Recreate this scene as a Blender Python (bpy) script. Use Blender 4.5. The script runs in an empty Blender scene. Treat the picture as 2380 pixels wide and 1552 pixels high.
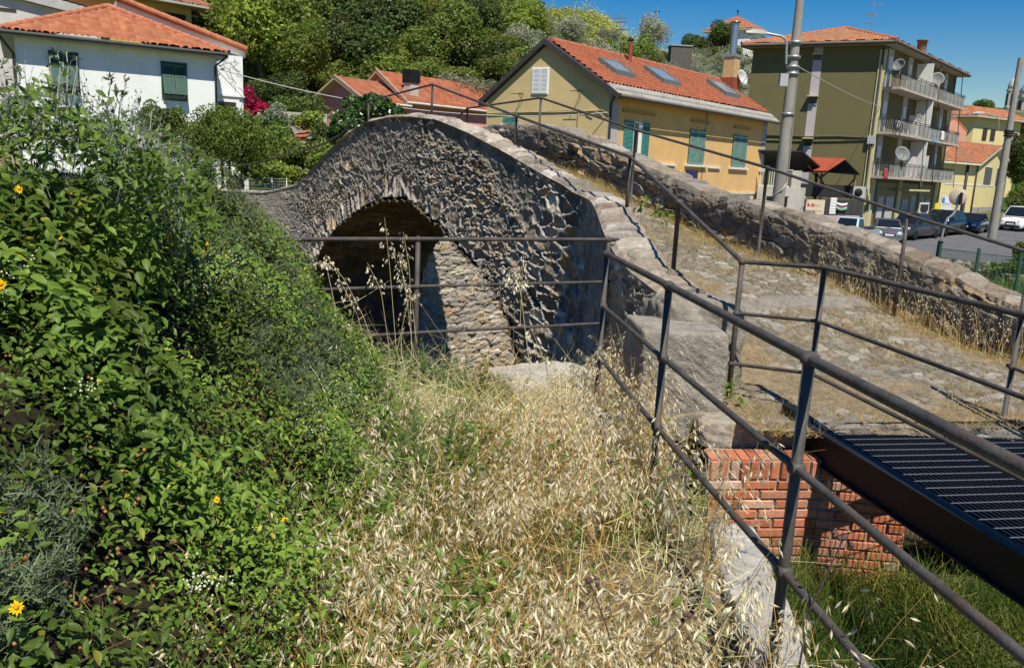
import bpy, bmesh, math, random
import numpy as np
from mathutils import Vector, Matrix
random.seed(7)
RNG = np.random.default_rng(7)
SC = bpy.context.scene
COL = SC.collection
R_ = math.radians

# ------------------------------------------------------------------ camera, world, sun, exposure
F_PX, PITCH, ROLL = 1900.0, R_(11.5), R_(2.7)     # focal length in units of a 2379 wide picture
CXP, CYP = 1190.0, 776.0
_fw = np.array([0, math.cos(PITCH), -math.sin(PITCH)])
_rt = np.array([1.0, 0, 0]); _up = np.cross(_rt, _fw)
_cx = math.cos(ROLL) * _rt + math.sin(ROLL) * _up
_cu = -math.sin(ROLL) * _rt + math.cos(ROLL) * _up
cam_d = bpy.data.cameras.new("camera"); cam = bpy.data.objects.new("camera", cam_d); COL.objects.link(cam)
cam_d.sensor_width = 36.0; cam_d.lens = 36.0 * F_PX / 2379.0
cam_d.clip_start = 0.05; cam_d.clip_end = 6000
_m = Matrix(((_cx[0], _cu[0], -_fw[0], 0), (_cx[1], _cu[1], -_fw[1], 0), (_cx[2], _cu[2], -_fw[2], 0), (0, 0, 0, 1)))
cam.matrix_world = _m
SC.camera = cam

SUN_EL = R_(58); SUN_AZ = (0.27, -0.963)            # horizontal direction towards the sun
_l = math.hypot(*SUN_AZ); SUN_AZ = (SUN_AZ[0] / _l, SUN_AZ[1] / _l)
sun_d = bpy.data.lights.new("sun", "SUN"); sun = bpy.data.objects.new("sun", sun_d); COL.objects.link(sun)
sun_d.energy = 5.0; sun_d.angle = R_(0.53); sun_d.color = (1.0, 0.93, 0.80)
_sd = Vector((SUN_AZ[0] * math.cos(SUN_EL), SUN_AZ[1] * math.cos(SUN_EL), math.sin(SUN_EL)))
sun.rotation_euler = _sd.to_track_quat('Z', 'Y').to_euler(); sun.location = (20, -40, 60)

world = bpy.data.worlds.new("World"); SC.world = world; world.use_nodes = True
nt = world.node_tree; bg = nt.nodes["Background"]
sky = nt.nodes.new("ShaderNodeTexSky"); sky.sky_type = 'NISHITA'; sky.sun_disc = False
sky.sun_elevation = SUN_EL; sky.sun_rotation = math.atan2(SUN_AZ[0], SUN_AZ[1])
sky.air_density = 1.25; sky.dust_density = 0.15; sky.ozone_density = 3.2; sky.altitude = 100
hs = nt.nodes.new("ShaderNodeHueSaturation"); hs.inputs['Saturation'].default_value = 1.75; hs.inputs['Hue'].default_value = 0.514; hs.inputs['Value'].default_value = 1.28
nt.links.new(sky.outputs[0], hs.inputs['Color']); nt.links.new(hs.outputs[0], bg.inputs['Color'])
bg.inputs['Strength'].default_value = 0.058
SC.view_settings.view_transform = 'Standard'; SC.view_settings.look = 'None'
SC.view_settings.exposure = 0.3; SC.view_settings.gamma = 1.0; SC.view_settings.use_curve_mapping = False
SC.render.engine = 'CYCLES'
SC.cycles.max_bounces = 6; SC.cycles.diffuse_bounces = 3; SC.cycles.glossy_bounces = 3
SC.cycles.transmission_bounces = 4; SC.cycles.transparent_max_bounces = 6
SC.cycles.use_denoising = True

# ------------------------------------------------------------------ picture point -> world point
def ray(x, y): return _fw + (x - CXP) / F_PX * _cx - (y - CYP) / F_PX * _cu
def atY(x, y, Y): d = ray(x, y); return d * (Y / d[1])
def atZ(x, y, Z): d = ray(x, y); return d * (Z / d[2])
def onplane(x, y, n, c):
    d = ray(x, y); return d * (c / (d[0] * n[0] + d[1] * n[1] + (d[2] * n[2] if len(n) > 2 else 0)))

# ------------------------------------------------------------------ tags and object making
def tag(o, label=None, cat=None, group=None, kind=None):
    if label: o["label"] = label
    if cat: o["category"] = cat
    if group: o["group"] = group
    if kind: o["kind"] = kind
    return o
def thing(name, label, cat, loc=(0, 0, 0), group=None, rz=0.0):
    o = bpy.data.objects.new(name, None); COL.objects.link(o)
    o.location = loc; o.rotation_euler = (0, 0, rz); o.empty_display_size = 0.2
    return tag(o, label, cat, group)
def link(name, me, parent=None, mats=()):
    o = bpy.data.objects.new(name, me); COL.objects.link(o)
    for m in mats: me.materials.append(m)
    if parent is not None:
        o.parent = parent
        if getattr(parent, "type", "") == 'EMPTY' or True:
            o.matrix_parent_inverse = world_inv(parent)
    return o
def world_inv(o):
    m = Matrix.Identity(4); c = o; chain = []
    while c is not None: chain.append(c); c = c.parent
    for c in reversed(chain): m = m @ (c.matrix_parent_inverse if c.parent else Matrix.Identity(4)) @ c.matrix_basis
    return m.inverted()
def copy_tree(o, parent=None):
    c = o.copy(); COL.objects.link(c)
    if parent is not None:
        c.parent = parent; c.matrix_parent_inverse = o.matrix_parent_inverse.copy()
    for ch in KIDS(o): copy_tree(ch, c)
    return c
def KIDS(o): return [c for c in bpy.data.objects if c.parent == o]

# ------------------------------------------------------------------ mesh builder
class MB:
    def __init__(s): s.v = []; s.f = []; s.mi = []; s.sm = []
    def add(s, vs, fs, mi=0, smooth=False):
        b = len(s.v); s.v.extend([tuple(map(float, p)) for p in vs])
        for f in fs: s.f.append([b + i for i in f]); s.mi.append(mi); s.sm.append(smooth)
    def quad(s, a, b, c, d, mi=0): s.add([a, b, c, d], [(0, 1, 2, 3)], mi)
    def poly(s, pts, mi=0): s.add(pts, [tuple(range(len(pts)))], mi)
    def box(s, x0, x1, y0, y1, z0, z1, mi=0):
        s.hexa([(x0, y0, z0), (x1, y0, z0), (x1, y1, z0), (x0, y1, z0), (x0, y0, z1), (x1, y0, z1), (x1, y1, z1), (x0, y1, z1)], mi)
    def hexa(s, p, mi=0):
        s.add(p, [(0, 3, 2, 1), (4, 5, 6, 7), (0, 1, 5, 4), (1, 2, 6, 5), (2, 3, 7, 6), (3, 0, 4, 7)], mi)
    def prism(s, poly, off, mi=0):
        """closed polygon (list of 3D points) swept by vector off"""
        n = len(poly); q = [tuple(np.array(p, float) + np.array(off, float)) for p in poly]
        s.add(list(poly) + q, [tuple(reversed(range(n))), tuple(range(n, 2 * n))] + [(i, (i + 1) % n, n + (i + 1) % n, n + i) for i in range(n)], mi)
    def tube(s, pts, r, seg=10, mi=0, cap=True):
        pts = [np.array(p, float) for p in pts]; n = len(pts)
        rs = r if isinstance(r, (list, tuple)) else [r] * n
        prev = None; rings = []
        for i, p in enumerate(pts):
            t = (pts[min(i + 1, n - 1)] - pts[max(i - 1, 0)]); t = t / (np.linalg.norm(t) + 1e-9)
            if prev is None:
                a = np.array([0, 0, 1.0]) if abs(t[2]) < 0.9 else np.array([1.0, 0, 0])
                u = np.cross(t, a); u /= np.linalg.norm(u)
            else:
                u = prev - t * (prev @ t); u /= (np.linalg.norm(u) + 1e-9)
            prev = u; w = np.cross(t, u)
            rings.append([p + rs[i] * (math.cos(2 * math.pi * k / seg) * u + math.sin(2 * math.pi * k / seg) * w) for k in range(seg)])
        vs = [q for r_ in rings for q in r_]; fs = []
        for i in range(n - 1):
            for k in range(seg):
                fs.append((i * seg + k, i * seg + (k + 1) % seg, (i + 1) * seg + (k + 1) % seg, (i + 1) * seg + k))
        s.add(vs, fs, mi, True)
        if cap:
            s.add(rings[0], [tuple(reversed(range(seg)))], mi); s.add(rings[-1], [tuple(range(seg))], mi)
    def lathe(s, c, prof, seg=16, mi=0, axis=(0, 0, 1), smooth=True):
        """prof: list of (radius, height) about axis at c"""
        ax = np.array(axis, float); ax /= np.linalg.norm(ax)
        a = np.array([0, 0, 1.0]) if abs(ax[2]) < 0.9 else np.array([1.0, 0, 0])
        u = np.cross(ax, a); u /= np.linalg.norm(u); w = np.cross(ax, u); c = np.array(c, float)
        vs = []; fs = []
        for (r, h) in prof:
            for k in range(seg):
                t = 2 * math.pi * k / seg; vs.append(c + ax * h + r * (math.cos(t) * u + math.sin(t) * w))
        for i in range(len(prof) - 1):
            for k in range(seg): fs.append((i * seg + k, i * seg + (k + 1) % seg, (i + 1) * seg + (k + 1) % seg, (i + 1) * seg + k))
        fs.append(tuple(reversed(range(seg)))); fs.append(tuple(range((len(prof) - 1) * seg, len(prof) * seg)))
        s.add(vs, fs, mi, smooth)
    def ball(s, c, r, mi=0, seg=10, rings=6, sz=1.0):
        s.lathe(c, [(max(1e-4, r * math.sin(math.pi * i / rings)), -r * sz * math.cos(math.pi * i / rings)) for i in range(rings + 1)], seg, mi)
    def mesh(s, name):
        me = bpy.data.meshes.new(name); me.from_pydata(s.v, [], s.f); me.update()
        me.polygons.foreach_set("material_index", s.mi); me.polygons.foreach_set("use_smooth", s.sm)
        return me
    def build(s, name, mats, parent=None, bevel=0.0):
        if not isinstance(mats, (list, tuple)): mats = [mats]
        me = s.mesh(name); o = link(name, me, parent, mats)
        bm = bmesh.new(); bm.from_mesh(me); bmesh.ops.recalc_face_normals(bm, faces=bm.faces); bm.to_mesh(me); bm.free()
        if bevel:
            m = o.modifiers.new("bevel", 'BEVEL'); m.width = bevel; m.segments = 2; m.limit_method = 'ANGLE'; m.angle_limit = R_(40)
        return o
def np_mesh(name, V, Fq, cols=None, smooth=True, mat=None, mi=None, parent=None):
    """V (n,3), Fq (m,4) or (m,3) arrays"""
    me = bpy.data.meshes.new(name); n, m, k = len(V), len(Fq), Fq.shape[1]
    me.vertices.add(n); me.vertices.foreach_set("co", np.ascontiguousarray(V, np.float32).ravel())
    me.loops.add(m * k); me.loops.foreach_set("vertex_index", np.ascontiguousarray(Fq, np.int32).ravel())
    me.polygons.add(m); me.polygons.foreach_set("loop_start", np.arange(0, m * k, k, dtype=np.int32))
    me.polygons.foreach_set("loop_total", np.full(m, k, np.int32))
    me.polygons.foreach_set("use_smooth", np.full(m, smooth, bool))
    if mi is not None: me.polygons.foreach_set("material_index", np.ascontiguousarray(mi, np.int32))
    me.update(calc_edges=True)
    if cols is not None:
        at = me.color_attributes.new("tone", 'FLOAT_COLOR', 'POINT')
        c = np.ones((n, 4), np.float32); c[:, :cols.shape[1]] = cols
        at.data.foreach_set("color", c.ravel())
    mats = mat if isinstance(mat, (list, tuple)) else ([mat] if mat else [])
    return link(name, me, parent, mats)
def grid_faces(nu, nv):
    i = np.arange(nu - 1)[:, None] * nv + np.arange(nv - 1)[None, :]
    i = i.ravel(); return np.stack([i, i + nv, i + nv + 1, i + 1], 1)

# ------------------------------------------------------------------ numpy noise
def _h(ix, iy, s=0, iz=0):
    n = (ix.astype(np.int64) * 374761393 + iy.astype(np.int64) * 668265263 + np.int64(s) * 2147483647 + np.asarray(iz).astype(np.int64) * 1274126177) & 0xffffffff
    n = ((n ^ (n >> 13)) * 1274126177) & 0xffffffff
    n = ((n ^ (n >> 16)) * 2246822519) & 0xffffffff
    return ((n ^ (n >> 15)) & 0xffffff) / float(0xffffff)
def vnoise(x, y, s=0):
    ix, iy = np.floor(x), np.floor(y); fx, fy = x - ix, y - iy
    fx = fx * fx * (3 - 2 * fx); fy = fy * fy * (3 - 2 * fy)
    a, b, c, d = _h(ix, iy, s), _h(ix + 1, iy, s), _h(ix, iy + 1, s), _h(ix + 1, iy + 1, s)
    return a + (b - a) * fx + (c - a) * fy + (a - b - c + d) * fx * fy
def fbm(x, y, s=0, o=4):
    r = 0; a = 0.5; t = 0
    for k in range(o): r = r + a * vnoise(x * 2 ** k + 17.3 * k, y * 2 ** k - 9.1 * k, s + k); t += a; a *= 0.5
    return r / t
def voronoi(x, y, s=0, jit=0.85):
    """F1, F2-F1 edge measure, id hash, local offset to the cell point"""
    ix, iy = np.floor(x), np.floor(y)
    f1 = np.full(x.shape, 9.0); f2 = np.full(x.shape, 9.0); idh = np.zeros(x.shape); ox = np.zeros(x.shape); oy = np.zeros(x.shape)
    for dx in (-1, 0, 1):
        for dy in (-1, 0, 1):
            cx, cy = ix + dx, iy + dy
            px = cx + 0.5 + jit * (_h(cx, cy, s) - 0.5); py = cy + 0.5 + jit * (_h(cx, cy, s + 11) - 0.5)
            d = np.sqrt((px - x) ** 2 + (py - y) ** 2); c = d < f1
            f2 = np.where(c, f1, np.minimum(f2, d)); idh = np.where(c, _h(cx, cy, s + 23), idh)
            ox = np.where(c, x - px, ox); oy = np.where(c, y - py, oy); f1 = np.where(c, d, f1)
    return f1, f2 - f1, idh, ox, oy
def sstep(a, b, x): t = np.clip((x - a) / (b - a), 0, 1); return t * t * (3 - 2 * t)

# ------------------------------------------------------------------ materials
MATS = {}
def nodes(name):
    m = bpy.data.materials.new(name); m.use_nodes = True
    t = m.node_tree; p = t.nodes["Principled BSDF"]; return m, t, p
def mat(name, col, rough=0.8, var=0.25, scale=4.0, bump=0.15, bscale=30.0, metal=0.0, stain=None, attr=False, spec=0.3, detail=6.0, bdist=0.02):
    """plain surface: base colour with noise variation, optional 'tone' attribute, fine bump"""
    if name in MATS: return MATS[name]
    m, t, p = nodes(name); N, L = t.nodes.new, t.links.new
    tc = N("ShaderNodeTexCoord"); n1 = N("ShaderNodeTexNoise"); n1.inputs['Scale'].default_value = scale; n1.inputs['Detail'].default_value = detail
    n1.inputs['Roughness'].default_value = 0.65
    L(tc.outputs['Object'], n1.inputs['Vector'])
    mr = N("ShaderNodeMapRange"); mr.inputs[1].default_value = 0.3; mr.inputs[2].default_value = 0.7
    mr.inputs[3].default_value = 1 - var; mr.inputs[4].default_value = 1 + var * 0.7; L(n1.outputs[0], mr.inputs[0])
    mul = N("ShaderNodeMix"); mul.data_type = 'RGBA'; mul.blend_type = 'MULTIPLY'; mul.inputs[0].default_value = 1.0
    if attr:
        at = N("ShaderNodeAttribute"); at.attribute_name = "tone"; L(at.outputs['Color'], mul.inputs[6])
        if col is not None:
            m2 = N("ShaderNodeMix"); m2.data_type = 'RGBA'; m2.blend_type = 'MULTIPLY'; m2.inputs[0].default_value = 1.0
            L(at.outputs['Color'], m2.inputs[6]); m2.inputs[7].default_value = (*col, 1); L(m2.outputs[2], mul.inputs[6])
    else: mul.inputs[6].default_value = (*col, 1)
    L(mr.outputs[0], mul.inputs[7]); out = mul.outputs[2]
    if stain:
        sc, sf, ss = stain
        n2 = N("ShaderNodeTexNoise"); n2.inputs['Scale'].default_value = ss; n2.inputs['Detail'].default_value = 8; n2.inputs['Roughness'].default_value = 0.7
        mp = N("ShaderNodeMapping"); mp.inputs['Scale'].default_value = (1, 1, 0.35); L(tc.outputs['Object'], mp.inputs[0]); L(mp.outputs[0], n2.inputs['Vector'])
        r2 = N("ShaderNodeMapRange"); r2.inputs[1].default_value = 0.5; r2.inputs[2].default_value = 0.72; r2.inputs[4].default_value = sf; L(n2.outputs[0], r2.inputs[0])
        mx = N("ShaderNodeMix"); mx.data_type = 'RGBA'; L(r2.outputs[0], mx.inputs[0]); L(out, mx.inputs[6]); mx.inputs[7].default_value = (*sc, 1); out = mx.outputs[2]
    L(out, p.inputs['Base Color']); p.inputs['Roughness'].default_value = rough; p.inputs['Metallic'].default_value = metal
    p.inputs['Specular IOR Level'].default_value = spec
    if bump:
        n3 = N("ShaderNodeTexNoise"); n3.inputs['Scale'].default_value = bscale; n3.inputs['Detail'].default_value = 6; L(tc.outputs['Object'], n3.inputs['Vector'])
        b = N("ShaderNodeBump"); b.inputs['Strength'].default_value = bump; b.inputs['Distance'].default_value = bdist
        L(n3.outputs[0], b.inputs['Height']); L(b.outputs[0], p.inputs['Normal'])
    MATS[name] = m; return m
def leafmat(name, col, trans=0.35, rough=0.5, spec=0.35):
    """foliage: base colour times per-leaf 'tone', partly translucent"""
    if name in MATS: return MATS[name]
    m, t, p = nodes(name); N, L = t.nodes.new, t.links.new
    at = N("ShaderNodeAttribute"); at.attribute_name = "tone"
    mul = N("ShaderNodeMix"); mul.data_type = 'RGBA'; mul.blend_type = 'MULTIPLY'; mul.inputs[0].default_value = 1
    L(at.outputs['Color'], mul.inputs[6]); mul.inputs[7].default_value = (*col, 1)
    oi = N("ShaderNodeObjectInfo"); hv = N("ShaderNodeHueSaturation")
    mr = N("ShaderNodeMapRange"); mr.inputs[3].default_value = 0.75; mr.inputs[4].default_value = 1.3; L(oi.outputs['Random'], mr.inputs[0])
    L(mr.outputs[0], hv.inputs['Value']); L(mul.outputs[2], hv.inputs['Color'])
    L(hv.outputs[0], p.inputs['Base Color']); p.inputs['Roughness'].default_value = rough; p.inputs['Specular IOR Level'].default_value = spec
    tr = N("ShaderNodeBsdfTranslucent"); L(hv.outputs[0], tr.inputs['Color'])
    mx = N("ShaderNodeMixShader"); mx.inputs[0].default_value = trans
    L(p.outputs[0], mx.inputs[1]); L(tr.outputs[0], mx.inputs[2]); L(mx.outputs[0], t.nodes["Material Output"].inputs[0])
    MATS[name] = m; return m
def glassmat(name, col=(0.02, 0.025, 0.03), rough=0.05):
    if name in MATS: return MATS[name]
    m, t, p = nodes(name); p.inputs['Base Color'].default_value = (*col, 1); p.inputs['Roughness'].default_value = rough
    p.inputs['Specular IOR Level'].default_value = 0.7; MATS[name] = m; return m

M_STEEL = mat("painted_steel", (0.072, 0.067, 0.060), 0.6, 0.45, 9, 0.2, 60, metal=0.0, stain=((0.115, 0.06, 0.035), 0.8, 6.0), spec=0.3)
M_DARKSTEEL = mat("dark_steel", (0.009, 0.010, 0.012), 0.6, 0.3, 6, 0.1, 40, metal=0.0, spec=0.35)
M_MASON = mat("rubble_masonry", None, 0.92, 0.3, 22, 0.55, 70, attr=True, spec=0.15)
M_CONC = mat("rough_concrete", (0.36, 0.34, 0.31), 0.93, 0.3, 8, 0.6, 55, stain=((0.12, 0.11, 0.10), 0.6, 6.0), spec=0.15)
M_CONCP = mat("pole_concrete", (0.30, 0.285, 0.25), 0.9, 0.15, 3, 0.2, 60, stain=((0.17, 0.15, 0.13), 0.5, 2.0), spec=0.15)
M_TILE = mat("clay_tiles", None, 0.85, 0.22, 3.0, 0.2, 25, attr=True, spec=0.2)
M_WHITE = mat("white_paint", (0.78, 0.78, 0.76), 0.6, 0.06, 2, 0.05, 30)
M_GREENP = mat("green_shutter", (0.030, 0.085, 0.068), 0.6, 0.2, 6, 0.1, 40)
M_TEALP = mat("teal_shutter", (0.06, 0.25, 0.22), 0.65, 0.3, 6, 0.1, 40, stain=((0.10, 0.22, 0.20), 0.7, 3.0))
M_GLASS = glassmat("window_glass")
M_BLACK = mat("black_rubber", (0.012, 0.012, 0.012), 0.7, 0.1, 5, 0.0)
M_CHROME = mat("bright_metal", (0.6, 0.6, 0.6), 0.25, 0.1, 5, 0.0, metal=1.0)
M_GALV = mat("galvanised_metal", (0.42, 0.43, 0.43), 0.45, 0.15, 5, 0.05, metal=0.7)
M_WOODD = mat("dark_wood", (0.035, 0.025, 0.02), 0.7, 0.2, 8, 0.1)
M_BARK = mat("bark", (0.10, 0.08, 0.06), 0.95, 0.35, 6, 0.6, 20)
# ------------------------------------------------------------------ bridge frame: s along the bridge (near right to far left), n across it
AX = np.array([-0.53, 0.848]); NX = np.array([0.848, 0.53])
def sn2w(s, n): return s * AX[0] + n * NX[0], s * AX[1] + n * NX[1]
def w2sn(x, y): return x * AX[0] + y * AX[1], x * NX[0] + y * NX[1]
def n_out(s):
    s = np.asarray(s, float)
    return 5.9 - 1.7 * sstep(0, 1, (8.5 - s) / 3.9) - 2.2 * sstep(0, 1, (s - 19.3) / 6.5)
COPE_S = [2.5, 4.05, 4.54, 4.85, 5.27, 5.7, 6.31, 6.84, 7.4, 8.15, 8.7, 9.76, 10.9, 12.05, 13.0, 14.0, 15.0, 16.1, 17.15, 18.3, 19.3, 21, 23.5, 27]
COPE_Z = [-1.25, -1.07, -.93, -.83, -.74, -.62, -.50, -.42, -.33, -.27, -.13, .17, .46, .68, .755, .76, .70, .47, .15, -.28, -.64, -.92, -1.0, -1.1]
def cope(s): return np.interp(s, COPE_S, COPE_Z)
DECK_S = [0, 2.5, 3.4, 4.3, 5.0, 6.0, 7.0, 8.0, 9.5, 11, 13, 15, 17, 19, 21, 25, 30]
DECK_Z = [-1.64, -1.62, -1.61, -1.57, -1.40, -1.16, -.97, -.84, -.47, -.10, .15, .08, -.45, -1.22, -1.5, -1.62, -1.6]
def deckz(s): return np.interp(s, DECK_S, DECK_Z)

PAL = np.array([1.62, 1.5, 1.36]) * np.array([[.17, .145, .115], [.125, .108, .088], [.235, .165, .085], [.15, .125, .095], [.30, .275, .24], [.10, .088, .075], [.205, .175, .135], [.26, .20, .13]])
PAL_LIGHT = np.array([[.40, .35, .28], [.46, .40, .31], [.36, .33, .29], [.42, .31, .19], [.50, .45, .37], [.33, .29, .24]])
PAL_COPE = np.array([[.36, .315, .26], [.40, .345, .285], [.33, .28, .225], [.42, .38, .33], [.30, .265, .22]])
MORT = np.array([.37, .345, .305])
def stones(u, v, cu, cv, seed, pal, mort, bulge, edge=0.10, keep=1.0, warp=0.35):
    """relief (m) and colour of rubble masonry at surface coordinates u, v"""
    wu = u + warp * cu * (fbm(u / cu * .9, v / cv * .9, seed + 50, 3) - .5) * 2
    wv = v + warp * cv * (fbm(u / cu * .9 + 31, v / cv * .9, seed + 60, 3) - .5) * 2
    f1, e, idh, ox, oy = voronoi(wu / cu, wv / cv, seed, 1.0)
    i1 = (idh * 7919) % 1.0; i2 = (idh * 104729) % 1.0; i3 = (idh * 1299709) % 1.0
    body = sstep(edge * .35, edge * 1.5, e)
    tilt = (i1 - .5) * ox * 1.7 + (i2 - .5) * oy * 1.7
    rough = (fbm(u * 14, v * 14, seed + 5, 4) - .5)
    h = body * (bulge * (.45 + 1.1 * i3) + bulge * np.clip(tilt * 1.8, -.7, .7) + rough * bulge * .9) + (1 - body) * rough * bulge * .35
    c = pal[(idh * len(pal) * .9999).astype(int)]
    c = c * (.72 + .55 * i2)[..., None] * (.8 + .4 * fbm(u * 22, v * 22, seed + 9, 3))[..., None]
    m = mort * (.75 + .5 * fbm(u * 9, v * 9, seed + 7, 3))[..., None]
    b2 = sstep(edge * .5, edge * 1.6, e)[..., None]
    return h, c * b2 + m * (1 - b2), body
def grid_normals(P):
    du = np.gradient(P, axis=0); dv = np.gradient(P, axis=1)
    N = np.cross(du, dv); N /= np.linalg.norm(N, axis=2, keepdims=True) + 1e-9
    return N
def sheet(name, P, tone, parent=None, mask=None, material=None, flip=False):
    nu, nv = P.shape[:2]; Fq = grid_faces(nu, nv)
    if flip: Fq = Fq[:, ::-1]
    if mask is not None:
        mk = mask.ravel(); keep = mk[Fq].all(1); Fq = Fq[keep]
        used = np.zeros(nu * nv, bool); used[Fq.ravel()] = True; idx = np.cumsum(used) - 1
        return np_mesh(name, P.reshape(-1, 3)[used], idx[Fq], tone.reshape(-1, 3)[used], True, material or M_MASON, parent=parent)
    return np_mesh(name, P.reshape(-1, 3), Fq, tone.reshape(-1, 3), True, material or M_MASON, parent=parent)

# arch outline on the near face, read as (s, z)
ARCH = np.array([(18.25, -7.6), (18.22, -4.2), (18.16, -3.2), (18.0, -2.55), (17.65, -2.1), (17.18, -1.73), (16.4, -1.35), (15.48, -1.0), (14.72, -.79), (14.02, -.65), (13.15, -.59), (12.69, -.66),
                 (12.26, -.80), (11.78, -.93), (11.34, -1.10), (10.9, -1.28), (10.44, -1.45), (10.15, -1.62), (9.77, -1.87), (9.5, -2.08), (9.22, -2.55), (9.05, -3.2), (8.98, -4.2), (8.9, -7.6)])
def arch_dist(S, Z):
    """distance to the outline, arc position along it, inside flag"""
    best = np.full(S.shape, 1e9); arc = np.zeros(S.shape); L = 0
    ins = np.zeros(S.shape, bool)
    for i in range(len(ARCH) - 1):
        a, b = ARCH[i], ARCH[i + 1]; d = b - a; l2 = d @ d
        t = np.clip(((S - a[0]) * d[0] + (Z - a[1]) * d[1]) / l2, 0, 1)
        q = np.hypot(S - a[0] - t * d[0], Z - a[1] - t * d[1]); c = q < best
        best = np.where(c, q, best); arc = np.where(c, L + t * math.sqrt(l2), arc); L += math.sqrt(l2)
    top = np.interp(S, ARCH[::-1, 0], ARCH[::-1, 1], left=-99, right=-99)
    return best, arc, Z < top

bridge = thing("stone_bridge", "old humpbacked stone bridge of rough rubble with one round arch", "bridge", (*sn2w(13.3, 7.2), -4.5))

def near_face():
    s = np.concatenate([np.arange(4.62, 9.0, .017), np.arange(9.0, 19.2, .021), np.arange(19.2, 27.5, .05)])
    zt = cope(s); nv = 300
    t = np.linspace(0, 1, nv) ** 1.15                      # finer towards the top
    depth = (zt + 7.0)
    D = t[None, :] * depth[:, None]                        # distance below the coping
    S = np.repeat(s[:, None], nv, 1); Z = zt[:, None] - D
    no = n_out(S) - 0.02 * D                                # slight batter
    X, Y = sn2w(S, no)
    P = np.stack([X, Y, Z], 2); N = -grid_normals(P)
    arcl = np.concatenate([[0], np.cumsum(np.hypot(np.diff(X[:, 0]), np.diff(Y[:, 0])))])
    U = np.repeat(arcl[:, None], nv, 1)
    h, c, body = stones(U, Z * 1.0 + .15 * np.sin(U * .8), .32, .155, 3, PAL, MORT, .048, warp=.5)
    h2, c2, _ = stones(U + 40, Z, .15, .07, 8, PAL, MORT, .034, warp=.75)
    w = sstep(.52, .66, fbm(U * .9, Z * 1.1, 77, 3))[..., None]
    h = h * (1 - w[..., 0]) + h2 * w[..., 0]; c = c * (1 - w) + c2 * w
    # ring of long upright stones round the arch
    bd, arc, ins = arch_dist(S, Z)
    hv, cv, _ = stones(arc, bd, .20, .46, 21, PAL * 1.2, MORT, .055, edge=.10, warp=.15)
    ring = (sstep(.46, .30, bd + .22 * (fbm(U * 4, Z * 4, 5, 2) - .5)) * (.25 + .75 * sstep(.38, .55, fbm(arc * 1.3, bd * 2, 15, 2))))[..., None]
    h = h * (1 - ring[..., 0]) + hv * ring[..., 0]; c = c * (1 - ring) + cv * ring
    # remains of dark weathered render high on the haunches, pale lime below and at the ends
    pl = sstep(.50, .60, fbm(U * .75 + 3, D * 1.5, 91, 4) + .10 * sstep(1.3, .2, D))
    pl = pl * sstep(1.5, .5, D)
    h = h * (1 - .72 * pl) + pl * (.035 + .045 * (fbm(U * 12, Z * 12, 4, 4) - .5))
    pc = np.array([.20, .18, .15])[None, None] * (.6 + .8 * fbm(U * 7, Z * 7, 6, 4))[..., None]
    c = c * (1 - .85 * pl[..., None]) + pc * .85 * pl[..., None]
    endl = sstep(17.5, 19.5, S)[..., None]
    le = np.array([.34, .305, .26])[None, None] * (.55 + .9 * fbm(U * 6, Z * 6, 16, 4))[..., None]
    c = c * (1 - .6 * endl) + le * .6 * endl; h = h * (1 - .5 * endl[..., 0])
    lich = sstep(.56, .7, fbm(U * 1.6, Z * 1.6, 33, 4))[..., None]
    c = c * (1 - .35 * lich)
    h = h * (.45 + .55 * sstep(6.6, 9.6, S)) + .022 * (fbm(U * 17, Z * 21, 14, 3) - .5)
    h = h * sstep(0, .05, D)
    P = P + N * h[..., None]
    o = sheet("near_face", P, c, bridge, mask=~ins, flip=True); o.data.polygons.foreach_set("use_smooth", np.zeros(len(o.data.polygons), bool))
near_face()

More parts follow.
